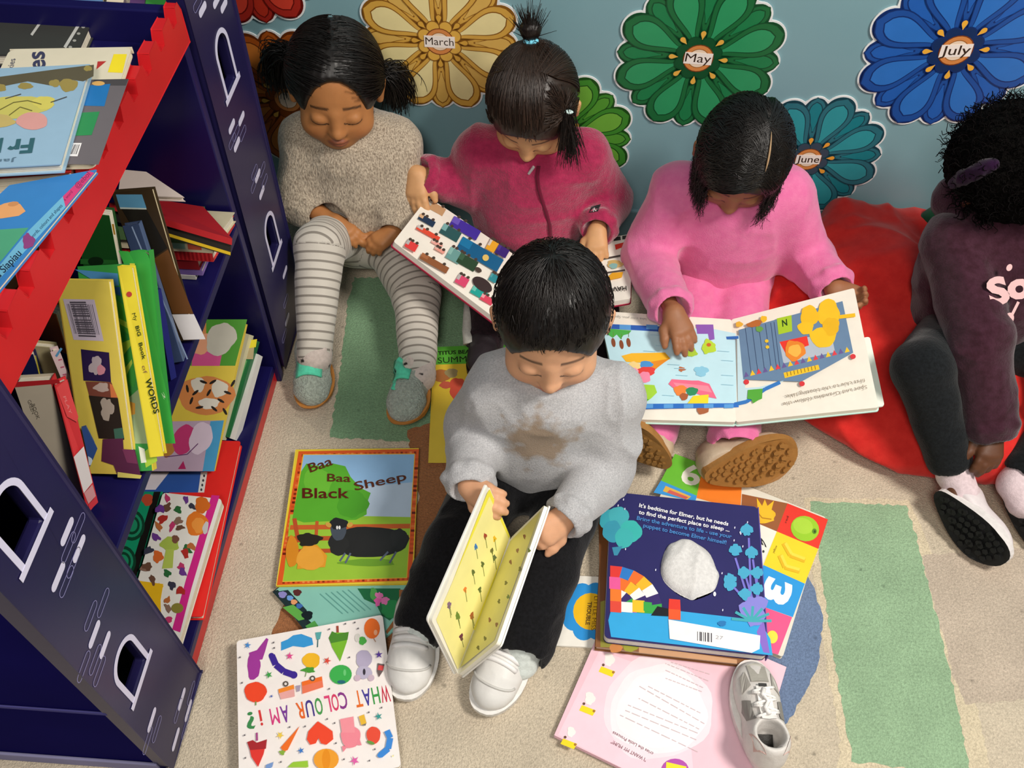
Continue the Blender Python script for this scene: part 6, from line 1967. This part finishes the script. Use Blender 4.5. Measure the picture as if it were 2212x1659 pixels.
# ---------------------------------------------------------------- child in the raspberry fleece
M_RASP = cloth_mat('raspberry_fleece', '99234a', 'ad2b54', scale=90, bump=0.7, bscale=300, sheen=0.5, bdist=0.003)
M_DARK = cloth_mat('charcoal_cotton', '17171a', '222226', scale=120, sheen=0.15)
M_PLUM = cloth_mat('plum_black_cotton', '1c1418', '2a1c22', scale=120, sheen=0.15)
s2 = dict(pelvis=(-.02, -.125, .085), neck=(-.030, -.125, .325), head=(-.030, -.140, .420), face=(-.10, -.76, -.66), roll=-0.03, hs=1.04,
          shA=(-.125, -.120, .295), shB=(.072, -.115, .295), elA=at_(1006, 400, .215), wrA=at_(900, 374, .268), elB=at_(1312, 432, .185), wrB=at_(1290, 496, .195),
          hipA=(-.065, -.14, .08), hipB=(.03, -.14, .08), knA=(-.085, -.31, .085), anA=at_(1045, 735, .045), knB=(.11, -.32, .085), anB=(.13, -.46, .045),
          handA=dict(d=(.02, -.72, -.62), n=(-.35, -.50, .75), side=-1, curl=(.25, .25, .25, .3), thumb=.7, sc=.92), handB=dict(d=(.05, -.90, -.42), n=(.0, -.35, .92), side=1, curl=(.22, .2, .25, .28), spread=.2),
          footA=((.0, -.9, .4), (0, .4, .9)), footB=((.1, -.9, .4), (0, .4, .9)), skin='d3a070', lip='a85a4c', hair='2a1e18', seed=11.0, topname='fleece_jacket', topmat=M_RASP, legmat=M_PLUM,
          girth=(.118, .095), sleeve=(.048, .044, .034), cuffA=.80, cuffB=.90, leg=(.055, .046, .036), fold=(.007, 15), collar='7c1a3a')
r2, W2, R2, t2, l2, g2 = child('person', 'child in a raspberry fleece jacket with a top knot bending over the vehicle book', s2)
cap2 = HairCap(g2['head'], R2, 1.07)
h2 = hair_cap(r2, cap2, '2a1d15', line=.052, low=-.06)
def down(cap): return cap.R @ A(0, 0, -1)
def flow(cap, hairobj, n, chooser, col, lift=.003, r=.0006, name='hair_locks', k=12):
    P, rad = [], []
    tt = np.linspace(0, 1, k)
    for i in range(n):
        got = chooser(rn)
        if got is None: continue
        d0, d1, ext, wob = got
        pts = cap.S(np.stack([slerp(d0, d1, t) for t in tt * (1.0)]), lift=(.001 + lift * rn.rand()))
        if ext is not None:
            m = k // 2
            e = np.stack([pts[-1] + ext * t + rn.normal(0, wob, 3) * t for t in np.linspace(0, 1, m + 1)[1:]])
            pts = np.concatenate([pts[::2][:k - m], e])
        P.append(cap.W(pts)); rad.append(r * (1 + rn.rand()))
    return strands(name, P, np.array(rad), col, hairobj)
TOP2 = unit(A(.10, -.80, .62)); SIDE2 = unit(A(-.80, .30, .42))
def ch2(r):
    d = sph(r.uniform(-PI, PI), r.uniform(-.3, 1.5))
    if d[1] > .55 and d[2] < .42: return None
    if d[2] > .42 - .25 * d[0] and d[1] > -.9 and d[0] > -.42: return d, TOP2 + r.normal(0, .05, 3), None, 0
    if d[0] < -.30 and d[1] > -.1: return d, SIDE2 + r.normal(0, .07, 3), None, 0
    if d[1] > .35 and d[0] > -.3:   # fringe falling to the brow
        return d, unit(A(d[0] * 1.1, .88, .36)) + r.normal(0, .03, 3), None, 0
    return unit(A(d[0] * .6, -.15, .8)), unit(A(d[0] * 1.4, d[1] - .2, -.42)) + r.normal(0, .05, 3), None, 0
flow(cap2, h2, 2100, ch2, '2c1e16')
def tuft(cap, hairobj, base, dirv, n, L, col, spread=.25, r=.0008, name='top_knot', sag=0.0, k=9, curl=.0):
    P = []
    b = cap.S(unit(base), .003)
    for i in range(n):
        q = b + rn.normal(0, .004, 3); v = unit(dirv + rn.normal(0, spread, 3)) * L * rn.uniform(.55, 1.1); ph = rn.rand() * 6
        P.append([cap.W(q + v * t + A(0, 0, -sag) * t * t + A(math.sin(ph + 4 * t), math.cos(ph + 4 * t), 0) * curl * t) for t in np.linspace(0, 1, k)])
    return strands(name, P, r * (.8 + .6 * rn.rand(n)), col, hairobj, tip=.4)
# a round bun with loose ends standing up, held by a blue tie
_b = cap2.S(TOP2, .016)
S = Sdf(); S.ell(cap2.W(_b + TOP2 * .006), (.0175, .0165, .0165), k=.01); S.disp = lambda P: -.003 * vnoise(P * 260); V, F = S.mesh(.0022)
np_obj('top_knot', V, F, '1c130f', M_HAIR, h2)
tuft(cap2, h2, TOP2, TOP2 + A(.1, 0, .1), 160, .058, '1c130f', .35, name='loose_ends')
for k_ in range(200): pass
mb = MB(); 
for i in range(10):
    t = 2 * PI * i / 10; e1 = unit(np.cross(TOP2, (0, 1, 0))); e2 = np.cross(TOP2, e1)
    mb.ball(cap2.W(cap2.S(TOP2, .004) + (e1 * math.cos(t) + e2 * math.sin(t)) * .0085), .0048, '7ad0e8', 6, 5)
mb.build('hair_tie', M_CLOTH, h2, smooth=True)
mb = MB(); mb.ball(cap2.W(cap2.S(SIDE2, .006)), (.010, .0045, .0045), 'cfe8e4'); mb.build('hair_clip', M_PRINT, h2, smooth=True)
tuft(cap2, h2, SIDE2, down(cap2) * .95 + A(-.2, .25, 0), 330, .088, '1a120e', .16, name='side_tail', curl=.003)
# zip, pull and sleeve badge
mb = MB()
zp = []
for i in range(15):
    px, py = [(1164, 352), (1160, 385), (1166, 415), (1178, 450), (1188, 485), (1190, 515), (1180, 545)][min(i // 2, 6)] if i % 2 == 0 else (0, 0)
    if px: zp.append((px, py))
def on_mesh(obj, px, py):
    """where the sight line through a place of the photograph meets the cloth"""
    o = CAM - root_loc(obj); d = ray(px, py); d = d / np.linalg.norm(d)
    ok, loc, nor, idx = obj.ray_cast(Vector(o), Vector(d))
    return (np.array(loc) + root_loc(obj), np.array(nor)) if ok else (None, None)
bpy.context.view_layer.update()
zz = [on_mesh(t2, *p) for p in ((1163, 358), (1160, 380), (1163, 405), (1170, 430), (1180, 460), (1187, 485), (1189, 510), (1186, 532))]
zz = [(p, n) for p, n in zz if p is not None]
if len(zz) > 2:
    mb.tube([p + n * .0005 for p, n in zz], .0042, '6a1430', 6); mb.build('zip', M_CLOTH, t2, smooth=True)
    p, n = on_mesh(t2, 1147, 368)
    if p is not None:
        mb = MB(); e = unit(np.cross(n, (1, .3, 0))); mb.tube([p + n * .003 + A(-.004, 0, -.008), p + n * .003 + A(.005, 0, .009)], .0028, 'b8aeb0', 6); mb.build('zip_pull', M_PRINT, t2)
def patch(obj, name, px, col, mat=M_CLOTH, lift=.0012, sub=3):
    """cloth badge or print lying on the garment: each outline point is carried to the surface"""
    pts = []
    for i in range(len(px)):
        a, b = px[i], px[(i + 1) % len(px)]
        for k in range(sub):
            p, n = on_mesh(obj, a[0] + (b[0] - a[0]) * k / sub, a[1] + (b[1] - a[1]) * k / sub)
            if p is not None: pts.append(p + n * lift)
    if len(pts) < 3: return None
    mb = MB(); mb.prism(pts, unit(CAM - pts[0]) * .0006, col); return mb.build(name, mat, obj)
bd = patch(t2, 'sleeve_badge', [(1278, 447), (1298, 442), (1292, 457), (1273, 460)], '15161a')
def cloth_text(obj, s, p0, p1, h, col, name='lettering', bold=0.03, up=None, lift=.0022):
    V, F = text_shape(s, bold)
    w = V[:, 0].max(); d = A(p1[0] - p0[0], p1[1] - p0[1]); u = unit(A(*up) if up else A(d[1], -d[0])) * h / .72
    pts = []
    for x, y in V:
        q = (p0[0] + d[0] * x / w + u[0] * y, p0[1] + d[1] * x / w + u[1] * y)
        p, n = on_mesh(obj, *q)
        if p is None: return None
        pts.append(p + unit(CAM - p) * lift)
    mb = MB(); mb.mesh(pts, [f[::-1] for f in F], col)
    return mb.build(name, M_PRINT, obj)
cloth_text(t2, 'R', (1281, 457), (1289, 455), 9, 'd8d8d8')
mb = MB(); mb.tube([at_(1012, 645, .09), at_(1010, 680, .082), at_(1009, 715, .072), at_(1014, 742, .060)], [.008, .009, .010, .013], 'b8b8b0', 8); mb.build('white_side_stripe', M_CLOTH, l2, smooth=True)
for s in 'AB': shoe(r2, 'shoe', g2['an' + s] + A(0, .012, -.04), (.02, -1, .35), (0, .35, 1), .13, .062, '2a2428', '1c1a1c')

# ---------------------------------------------------------------- child in pink
M_PINK = cloth_mat('pink_sweat_cloth', 'dd6c9f', 'e379a6', scale=60, bump=0.4, bscale=420, sheen=0.4)
s3 = dict(pelvis=(.375, -.175, .085), neck=(.355, -.195, .318), head=(.342, -.235, .402), face=(-.10, -.76, -.62), roll=0.10, hs=1.02,
          shA=(.255, -.190, .288), shB=(.452, -.185, .288), elA=at_(1398, 555, .165), wrA=at_(1454, 674, .205), elB=at_(1742, 555, .165), wrB=at_(1800, 622, .185),
          hipA=(.33, -.20, .085), hipB=(.42, -.20, .085), knA=at_(1450, 800, .060), anA=at_(1408, 925, .055), knB=at_(1580, 800, .060), anB=at_(1586, 938, .068),
          handA=dict(d=(.42, -.86, -.28), n=(.1, -.28, .95), side=1, curl=(.2, .25, .25, .3), spread=.14, sc=.92), handB=dict(d=(.80, -.55, .05), n=(.45, .25, -.85), side=-1, curl=(.55, .55, .6, .6), sc=.92),
          footA=((-.2, -.9, -.1), (0, 0, 1)), footB=((.5, -.85, -.15), (0, 0, 1)), skin='9c6848', lip='8a4a40', hair='161210', seed=23.0, drop=.008, topname='sweatshirt', topmat=M_PINK, legmat=M_PINK,
          girth=(.122, .095), sleeve=(.050, .046, .036), cuffA=.90, cuffB=.92, leg=(.058, .048, .043), fold=(.008, 12), collar='d25c90', hem=1.12)
r3, W3, R3, t3, l3, g3 = child('person', 'black haired child in a pink sweatshirt and pink trousers with the lake picture book', s3)
cap3 = HairCap(g3['head'], R3, 1.04)
h3 = hair_cap(r3, cap3, '100c0b', line=.050, low=-.07)
def ch3(r):
    t = r.uniform(-.35, 1.0)      # along the parting, from the brow over the crown
    px = -.26 + r.normal(0, .012)
    a = -.55 + 1.75 * (t + .35) / 1.35
    d0 = unit(A(px, math.cos(a) * 1.0, math.sin(a) + .05)) if a > 0 else unit(A(px, .75, .55))
    d0 = unit(A(px * (1 - .3 * t), .78 - 1.15 * (t + .35) / 1.35, .72 + .4 * t))
    side = -1 if r.rand() < .45 else 1
    az = r.uniform(.72, 2.9) * side
    d1 = sph(np.array(az), np.array(-.12 if abs(az) < 1.3 else -.35))
    L = r.uniform(.02, .075)
    return d0, d1 + r.normal(0, .04, 3), A(-side * .004, 0, 0) + down(cap3) * L, .004
flow(cap3, h3, 2300, ch3, '120e0c', lift=.005, r=.0007)
def ch3b(r):
    d = sph(r.uniform(-PI, PI), r.uniform(.2, 1.5))
    if d[1] > .6 and d[2] < .5: return None
    return unit(A(-.24, d[1] * .7, .9)), d * .999 + r.normal(0, .04, 3), None, 0
flow(cap3, h3, 700, ch3b, '120e0c', lift=.003)
pp = [cap3.W(cap3.S(unit(A(-.27 + .05 * t, .52 - .62 * t, .80 + .18 * t)), .0085)) for t in np.linspace(0, 1, 10)]
mb = MB(); mb.tube(pp, [.0004, .0011, .0016, .0018, .0018, .0017, .0015, .0012, .0009, .0004], 'a88a68', 6); mb.build('parting', M_SKIN, h3, smooth=True)
shoe(r3, 'shoe', at_(1526, 1034, .055), (.93, .26, .20), (-.10, .86, -.42), .168, .086, 'b9a48c', '9a6a34', tread=True, sole_h=.02, H=.06, mid='a87840')
shoe(r3, 'shoe', at_(1446, 1010, .050), (-.72, .10, .50), (.15, .84, -.34), .145, .068, 'c9b296', '86602f', tread=True, sole_h=.02, H=.06, mid='a87840')

# ---------------------------------------------------------------- boy in the grey sweatshirt
M_GREY = cloth_mat('grey_marl', 'a3a3a6', 'c0c0c2', scale=420, bump=0.35, bscale=500, sheen=0.2, wet=(tuple(at(1165, 945, z=.20)), .075, '937c62'))
M_BLACK = cloth_mat('black_jersey', '0e0e10', '17171a', scale=200, sheen=0.12)
s4 = dict(pelvis=(.020, -.680, .085), neck=(.026, -.672, .322), head=(.024, -.672, .432), face=(.03, -.95, -.26), roll=-0.02, hs=1.08,
          shA=(-.052, -.690, .285), shB=(.125, -.690, .285), elA=at_(1022, 925, .185), wrA=at_(1012, 1046, .215), elB=at_(1312, 1002, .175), wrB=at_(1222, 1116, .195),
          hipA=(-.045, -.715, .080), hipB=(.085, -.715, .080), knA=at_(978, 1190, .105), anA=at_(912, 1345, .060), knB=at_(1180, 1235, .095), anB=at_(1132, 1392, .060),
          handA=dict(d=(.60, -.55, .18), n=(-.55, -.35, .75), side=1, curl=(.5, .5, .5, .5), thumb=.6, sc=.9), handB=dict(d=(-.72, -.60, -.12), n=(.35, -.45, .8), side=-1, curl=(.75, .8, .8, .8), thumb=.5, sc=.92),
          footA=((-.05, -1, -.05), (0, 0, 1)), footB=((-.35, -1, -.05), (0, 0, 1)), skin='d6a27e', lip='b0685a', hair='191513', seed=37.0, topname='sweatshirt', topmat=M_GREY, legmat=M_BLACK,
          girth=(.108, .095), sleeve=(.045, .041, .032), cuffA=.95, cuffB=.95, leg=(.054, .046, .040), fold=(.013, 11), pfold=(.007, 17), collar='aaaaac', hem=.98)
r4, W4, R4, t4, l4, g4 = child('person', 'short haired child in a grey sweatshirt and black trousers sitting in front', s4)
cap4 = HairCap(g4['head'], R4, 1.10)
h4 = hair_cap(r4, cap4, '14100e', line=.054, low=-.05)
def ch4(r):
    d = sph(r.uniform(-PI, PI), r.uniform(-.45, 1.5))
    if d[1] > .45 and d[2] < .40: return None
    if d[2] < -.25 and d[1] > -.2: return None
    cr = unit(A(.05, -.35, .92))
    t = unit(d - cr * np.dot(d, cr))
    return d, unit(d + t * .28 + A(0, .05, -.03)) + r.normal(0, .03, 3), None, 0
flow(cap4, h4, 3000, ch4, '171210', lift=.0025, r=.0006, k=6)
M_WHITE = attr_mat('white_leather', rough=0.45, spec=0.4, noise=0.03, nscale=60, bump=0.1, bscale=200)
for heel, toe in ((at_(906, 1330, .010), (-.03, -1, 0)), (at_(1136, 1376, .010), (-.42, -1, 0))):
    up_, Wp = shoe(r4, 'sneaker', A(*heel) + A(0, .022, -.010), toe, (0, 0, 1), .160, .074, 'dcdad6', 'e4e2de', M_WHITE, H=.060, sole_h=.024, hs=1.05)
    bpy.context.view_layer.update()
    def hs_(x, y):
        P = Wp(x, y, .2); ok, loc, nor, i = up_.ray_cast(Vector(P - root_loc(up_)), Vector((0, 0, -1)))
        return (np.array(loc) + root_loc(up_)) if ok else None
    for i, x in enumerate((.058, .070, .082, .094)):
        pts = [hs_(x, y) for y in np.linspace(-.026, .026, 9)]
        pts = [p + A(0, 0, .0008) for p in pts if p is not None]
        if len(pts) > 4:
            mb = MB(); mb.tube(pts, .0042, 'eeecea', 6); mb.build('lace_strap', M_WHITE, up_, smooth=True)
    pts = [hs_(x, y) for x, y in [(.112 + .018 * math.cos(t), .034 * math.sin(t)) for t in np.linspace(-1.45, 1.45, 13)]]
    pts = [p + A(0, 0, .0003) for p in pts if p is not None]
    if len(pts) > 4:
        mb = MB(); mb.tube(pts, .0022, 'c9c7c2', 6); mb.build('toe_cap_seam', M_WHITE, up_, smooth=True)
for s in 'AB':
    k, e = g4['kn' + s], g4['an' + s]; d = unit(e - k)
    S = Sdf(); S.chain([e - d * .03, e + A(0, -.002, -.004), e + A(0, -.02, -.025)], [.027, .026, .024], k=.01); S.disp = lambda P: folds(P, 45, 3, .002)
    V, F = S.mesh(.0026); np_obj('sock', V, F, 'd4dcd8', M_CLOTH, r4)
_p, _n = on_mesh(t4, 1165, 955)
if _p is not None:
    for nd_ in M_GREY.node_tree.nodes:
        if nd_.type == 'VECT_MATH' and nd_.operation == 'DISTANCE': nd_.inputs[1].default_value = tuple(_p)

# ---------------------------------------------------------------- child in the maroon hoodie
M_MAROON = cloth_mat('maroon_sweat_cloth', '32141f', '40202e', scale=80, sheen=0.3)
M_LEGG = cloth_mat('black_leggings', '101214', '1a1d20', scale=200, sheen=0.12)
s5 = dict(pelvis=(.855, -.365, .150), neck=(.785, -.300, .365), head=(.785, -.280, .420), face=(.55, -.62, -.58), roll=0.0, hs=1.03, front=(-.25, -1, 0),
          shA=(.722, -.335, .325), shB=(.890, -.285, .330), elA=at_(2112, 735, .255), wrA=at_(2142, 935, .150), elB=(.955, -.44, .22), wrB=(.915, -.56, .16),
          hipA=(.775, -.395, .150), hipB=(.875, -.395, .150), knA=at_(1992, 795, .220), anA=at_(2055, 1005, .085), knB=(.985, -.50, .200), anB=at_(2205, 1030, .080),
          handA=dict(d=(-.10, -.86, -.40), n=(.1, -.50, .8), side=1, curl=(.35, .4, .5, .5), sc=.9), handB=dict(d=(-.3, -.7, -.5), n=(.1, -.4, .8), side=-1),
          footA=((.4, -.8, -.2), (.5, .3, .6)), footB=((.4, -.8, -.2), (.5, .3, .6)), skin='5e3a26', lip='5a2a28', hair='0c0a0a', seed=51.0, drop=.024, topname='hoodie', topmat=M_MAROON, legmat=M_LEGG, legname='leggings',
          girth=(.120, .105), sleeve=(.050, .048, .038), cuffA=.92, leg=(.062, .046, .036), fold=(.010, 13), pfold=(.003, 14), collar='30121c', hem=.93)
r5, W5, R5, t5, l5, g5 = child('person', 'curly haired child in a maroon hoodie sitting on the red bean bag at the edge', s5)
cap5 = HairCap(g5['head'], R5, 1.08)
M_HAIR_OLD = M_HAIR
M_HAIR = attr_mat('tight_curls', rough=0.95, spec=0.08, noise=0.5, nscale=160, bump=1.0, bscale=220, bdist=0.006)
h5 = hair_cap(r5, cap5, '0b0908', line=.040, low=-.06, bumps=.008, extra=lambda S, W: S.ell(W((0, -.03, .03)), (.092, .095, .088), k=.03))
P = []
for i in range(2600):
    d = sph(rn.uniform(-PI, PI), rn.uniform(-.5, 1.5))
    if d[1] > .45 and d[2] < .35: continue
    b = cap5.S(d, .008 + .006 * rn.rand()); ph = rn.rand() * 6.28; v = unit(d + rn.normal(0, .5, 3)); q = unit(np.cross(v, rn.normal(0, 1, 3))); w_ = np.cross(v, q)
    L = rn.uniform(.014, .034)
    P.append([cap5.W(b + v * L * t + (q * math.cos(ph + 9 * t) + w_ * math.sin(ph + 9 * t)) * .004) for t in np.linspace(0, 1, 10)])
strands('curls', P, .0008 + .0005 * rn.rand(len(P)), '0d0a0a', h5, tip=.6)
bpy.context.view_layer.update()
S = Sdf(); last = None
for px, py in ((2066, 392), (2084, 380), (2104, 372), (2124, 362), (2142, 356)):
    p, n = on_mesh(h5, px, py)
    if p is None: continue
    p = p + n * .002
    if last is not None: S.cap(last, p, .010, .010, k=.008)
    last = p
if S.ops:
    S.disp = lambda P: folds(P, 50, 1, .003); V, F = S.mesh(.0026); np_obj('headband', V, F, '260c2c', M_CLOTH, h5)
# hood lying on the back, printed letters
S = Sdf(); S.cap(at_(2010, 470, .40) if False else g5['neck'] + A(-.05, .03, .00), g5['neck'] + A(.05, .055, .0), .042, .042, k=.02); S.cap(g5['neck'] + A(-.05, .03, .0), g5['neck'] + A(-.055, -.035, -.012), .036, .028, k=.02)
S.disp = lambda P: folds(P, 22, 5, .008); V, F = S.mesh(.0034); np_obj('hood', V, F, 'ffffff', M_MAROON, t5)
bpy.context.view_layer.update()
pr_ = [on_mesh(t5, x, y) for x, y in ((2150, 610), (2200, 600), (2190, 650), (2150, 660), (2175, 690), (2205, 680))]
pr_ = [(p, n) for p, n in pr_ if p is not None]
if pr_:
    pc = sum(p for p, n in pr_) / len(pr_); pn = unit(sum(n for p, n in pr_))
    fl_ = max(np.dot(p - pc, pn) for p, n in pr_)
    mb = MB(); a_ = Art(mb, pc + pn * (fl_ * .6 + .002), pn)
    a_.text('So', (2142, 660), (2232, 634), 56, 'd8b0b0', 0.05)
    a_.ell((2180, 688), 10, 13, 'd8b0b0', 20); a_.line([(2184, 684), (2200, 652)], 6, 'd8b0b0'); a_.ell((2166, 678), 6, 8, 'd8b0b0'); a_.ell((2180, 578), 6, 8, 'd8b0b0', 30)
    mb.build('hoodie_print', M_PRINT, t5)
_u, _t = A(.62, .55, -.30), A(.50, -.80, -.05)
shoe(r5, 'sneaker', at_(2022, 1066, .060), (.56, -.78, -.10), (.62, .60, -.30), .150, .074, 'd9cfd0', '161616', tread=True, sole_h=.022, H=.062, mid='dcd6d4')
shoe(r5, 'sneaker', at_(2172, 1070, .060), (.60, -.74, -.10), (.62, .60, -.30), .150, .074, 'd9cfd0', '161616', tread=True, sole_h=.022, H=.062, mid='dcd6d4')

for s in 'AB':
    k, e = g5['kn' + s], g5['an' + s]; d = unit(e - k)
    S = Sdf(); S.chain([e - d * .012, e + d * .016, e + d * .02 + A(.014, -.026, -.012)], [.0265, .027, .026], k=.01); S.disp = lambda P: folds(P, 45, 3, .002)
    V, F = S.mesh(.0026); np_obj('sock', V, F, 'd8c4c8', M_CLOTH, r5)
# ---------------------------------------------------------------- bean bag
M_BAG = cloth_mat('red_bean_bag_canvas', 'cc2723', 'd8302a', scale=40, bump=0.25, bscale=600, sheen=0.15, rough=0.8)
S = Sdf()
c = A(.80, -.32, 0)
S.ell(c + A(0, -.01, .045), (.345, .30, .070), k=.06)
S.ell(c + A(-.08, .08, .085), (.23, .20, .060), k=.05)
S.cap((.655, -.05, .10), (.70, -.22, .115), .035, .075, k=.06)
S.cap((.655, -.05, .10), (.52, -.20, .055), .03, .05, k=.06)
S.cap((.655, -.05, .10), (.80, -.07, .09), .03, .05, k=.05)
S.ell(c + A(.06, -.11, .06), (.26, .19, .075), k=.05)
S.plane((0, 0, .001), (0, 0, -1), k=.012)
S.disp = lambda P: folds(P, 9, 4, .012) + folds(P, 24, 8, .004)
V, F = S.mesh(.005)
V[:, 1] = np.minimum(V[:, 1], -.014)
bag = np_obj('bean_bag', V, F, 'ffffff', M_BAG, None, origin=(c[0], c[1], 0))
tag(bag, 'red bean bag under the child in the maroon hoodie', 'bean bag')
S = Sdf(); S.ell((.86, -.075, .10), (.085, .055, .10), k=.02); S.plane((0, 0, .001), (0, 0, -1)); S.disp = lambda P: folds(P, 18, 3, .006)
V, F = S.mesh(.004); V[:, 1] = np.minimum(V[:, 1], -.014)
cu = np_obj('cushion', V, F, '1f5a3a', M_CLOTH, None, origin=(.86, -.075, 0)); tag(cu, 'dark green cushion squeezed between the red bean bag and the wall', 'cushion')
# ---------------------------------------------------------------- loose sneaker on the pink book
hb_, tp_ = at(1655, 1668, z=.03), at(1622, 1398, z=.045)
d_ = tp_ - hb_; d_ = A(d_[0], d_[1], 0); L_ = .162
hz = .0135
root = empty('sneaker', (hb_[0], hb_[1], hz), 'loose white and grey running shoe lying on the pale pink book', 'shoe')
hb_ = A(hb_[0], hb_[1], hz)
up_, Wp = shoe(root, 'upper', hb_, d_, (0, 0, 1), L_, .068, 'd4cfca', 'e2dcd6', None, H=.064, sole_h=.022, mid='e6e0dc')
def strip(name, pts, w, col, lift=.0, mat=M_LEATHER, r=None):
    mb = MB(); mb.tube([Wp(*p) for p in pts], r or w, col, 8); return mb.build(name, mat, up_, smooth=True)
bpy.context.view_layer.update()
def hsurf(x, y):
    """height of the upper above a place of the sole"""
    o = Vector(Wp(x, y, .2) - root_loc(up_)); ok, loc, nor, i = up_.ray_cast(o, Vector((0, 0, -1)))
    return (loc[2] + root_loc(up_)[2] - hz) if ok else None
def overlay(name, poly, col, lift=.0012, mat=M_LEATHER):
    pts = []
    for i in range(len(poly)):
        a, b = poly[i], poly[(i + 1) % len(poly)]
        for k in range(4):
            x, y = a[0] + (b[0] - a[0]) * k / 4, a[1] + (b[1] - a[1]) * k / 4
            h = hsurf(x, y)
            if h is not None: pts.append(Wp(x, y, h + lift))
    if len(pts) > 3:
        mb = MB(); mb.prism(pts, A(0, 0, .0012), col); return mb.build(name, mat, up_)
overlay('toe_mesh', [(.118, -.012), (.146, -.013), (.152, 0), (.147, .015), (.118, .014)], 'a8a49a')
for s in (1, -1):
    overlay('side_panel', [(.112, .016 * s), (.136, .020 * s), (.126, .028 * s), (.100, .029 * s)], 'aba69e')
    overlay('side_panel', [(.060, .018 * s), (.088, .020 * s), (.092, .030 * s), (.062, .031 * s)], '85817c')
    overlay('heel_panel', [(.008, .012 * s), (.030, .024 * s), (.040, .030 * s), (.016, .026 * s)], 'c8a8a0')
overlay('tongue', [(.058, -.011), (.108, -.010), (.110, .010), (.058, .011)], 'ece8e4', .003)
for i, x in enumerate((.066, .076, .086, .096, .105)):
    pts = []
    for y in np.linspace(-.017, .017, 7):
        h = hsurf(x + (.003 if i % 2 else -.003) * y / .017, y)
        if h is not None: pts.append(Wp(x + (.004 if i % 2 else -.004) * y / .017, y, h + .0045))
    if len(pts) > 3:
        mb = MB(); mb.tube(pts, .0022, 'f2eeea', 6); mb.build('lace', M_CLOTH, up_, smooth=True)
p0 = [(.104, 0), (.094, .004), (.084, -.003), (.074, .004), (.064, 0)]
mb = MB(); mb.tube([Wp(x, y, (hsurf(x, y) or .06) + .007) for x, y in p0], .0034, 'f4f0ec', 6); mb.build('lace', M_CLOTH, up_, smooth=True)
overlay('lace_toggle', [(.108, -.006), (.113, -.006), (.113, .006), (.108, .006)], '3a3836', .004)
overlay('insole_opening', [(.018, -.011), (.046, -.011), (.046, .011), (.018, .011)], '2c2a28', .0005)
# ------------------------------------------------------------------ light
def area(name, loc, target, size, sizey, energy, col=(1, 0.94, 0.86)):
    l = bpy.data.lights.new(name, 'AREA'); l.shape = 'RECTANGLE'; l.size = size; l.size_y = sizey; l.energy = energy; l.color = col
    o = bpy.data.objects.new(name, l); C.objects.link(o); o.location = loc
    o.rotation_euler = (Vector(target) - Vector(loc)).to_track_quat('-Z', 'Y').to_euler()
    return o


area('ceiling_panel', (1.45, -1.25, 2.4), (0.1, -0.8, 0), 0.55, 0.55, 62)
area('ceiling_panel', (-0.2, -2.3, 2.45), (0, -0.9, 0), 0.7, 0.7, 30)
w = bpy.data.worlds.new('room_light'); bpy.context.scene.world = w
w.use_nodes = True
w.node_tree.nodes['Background'].inputs[0].default_value = (0.85, 0.92, 1.0, 1)
w.node_tree.nodes['Background'].inputs[1].default_value = 0.13
vs = bpy.context.scene.view_settings
vs.view_transform = 'Standard'; vs.look = 'None'; vs.gamma = 1.0; vs.use_curve_mapping = False
vs.exposure = 0.0
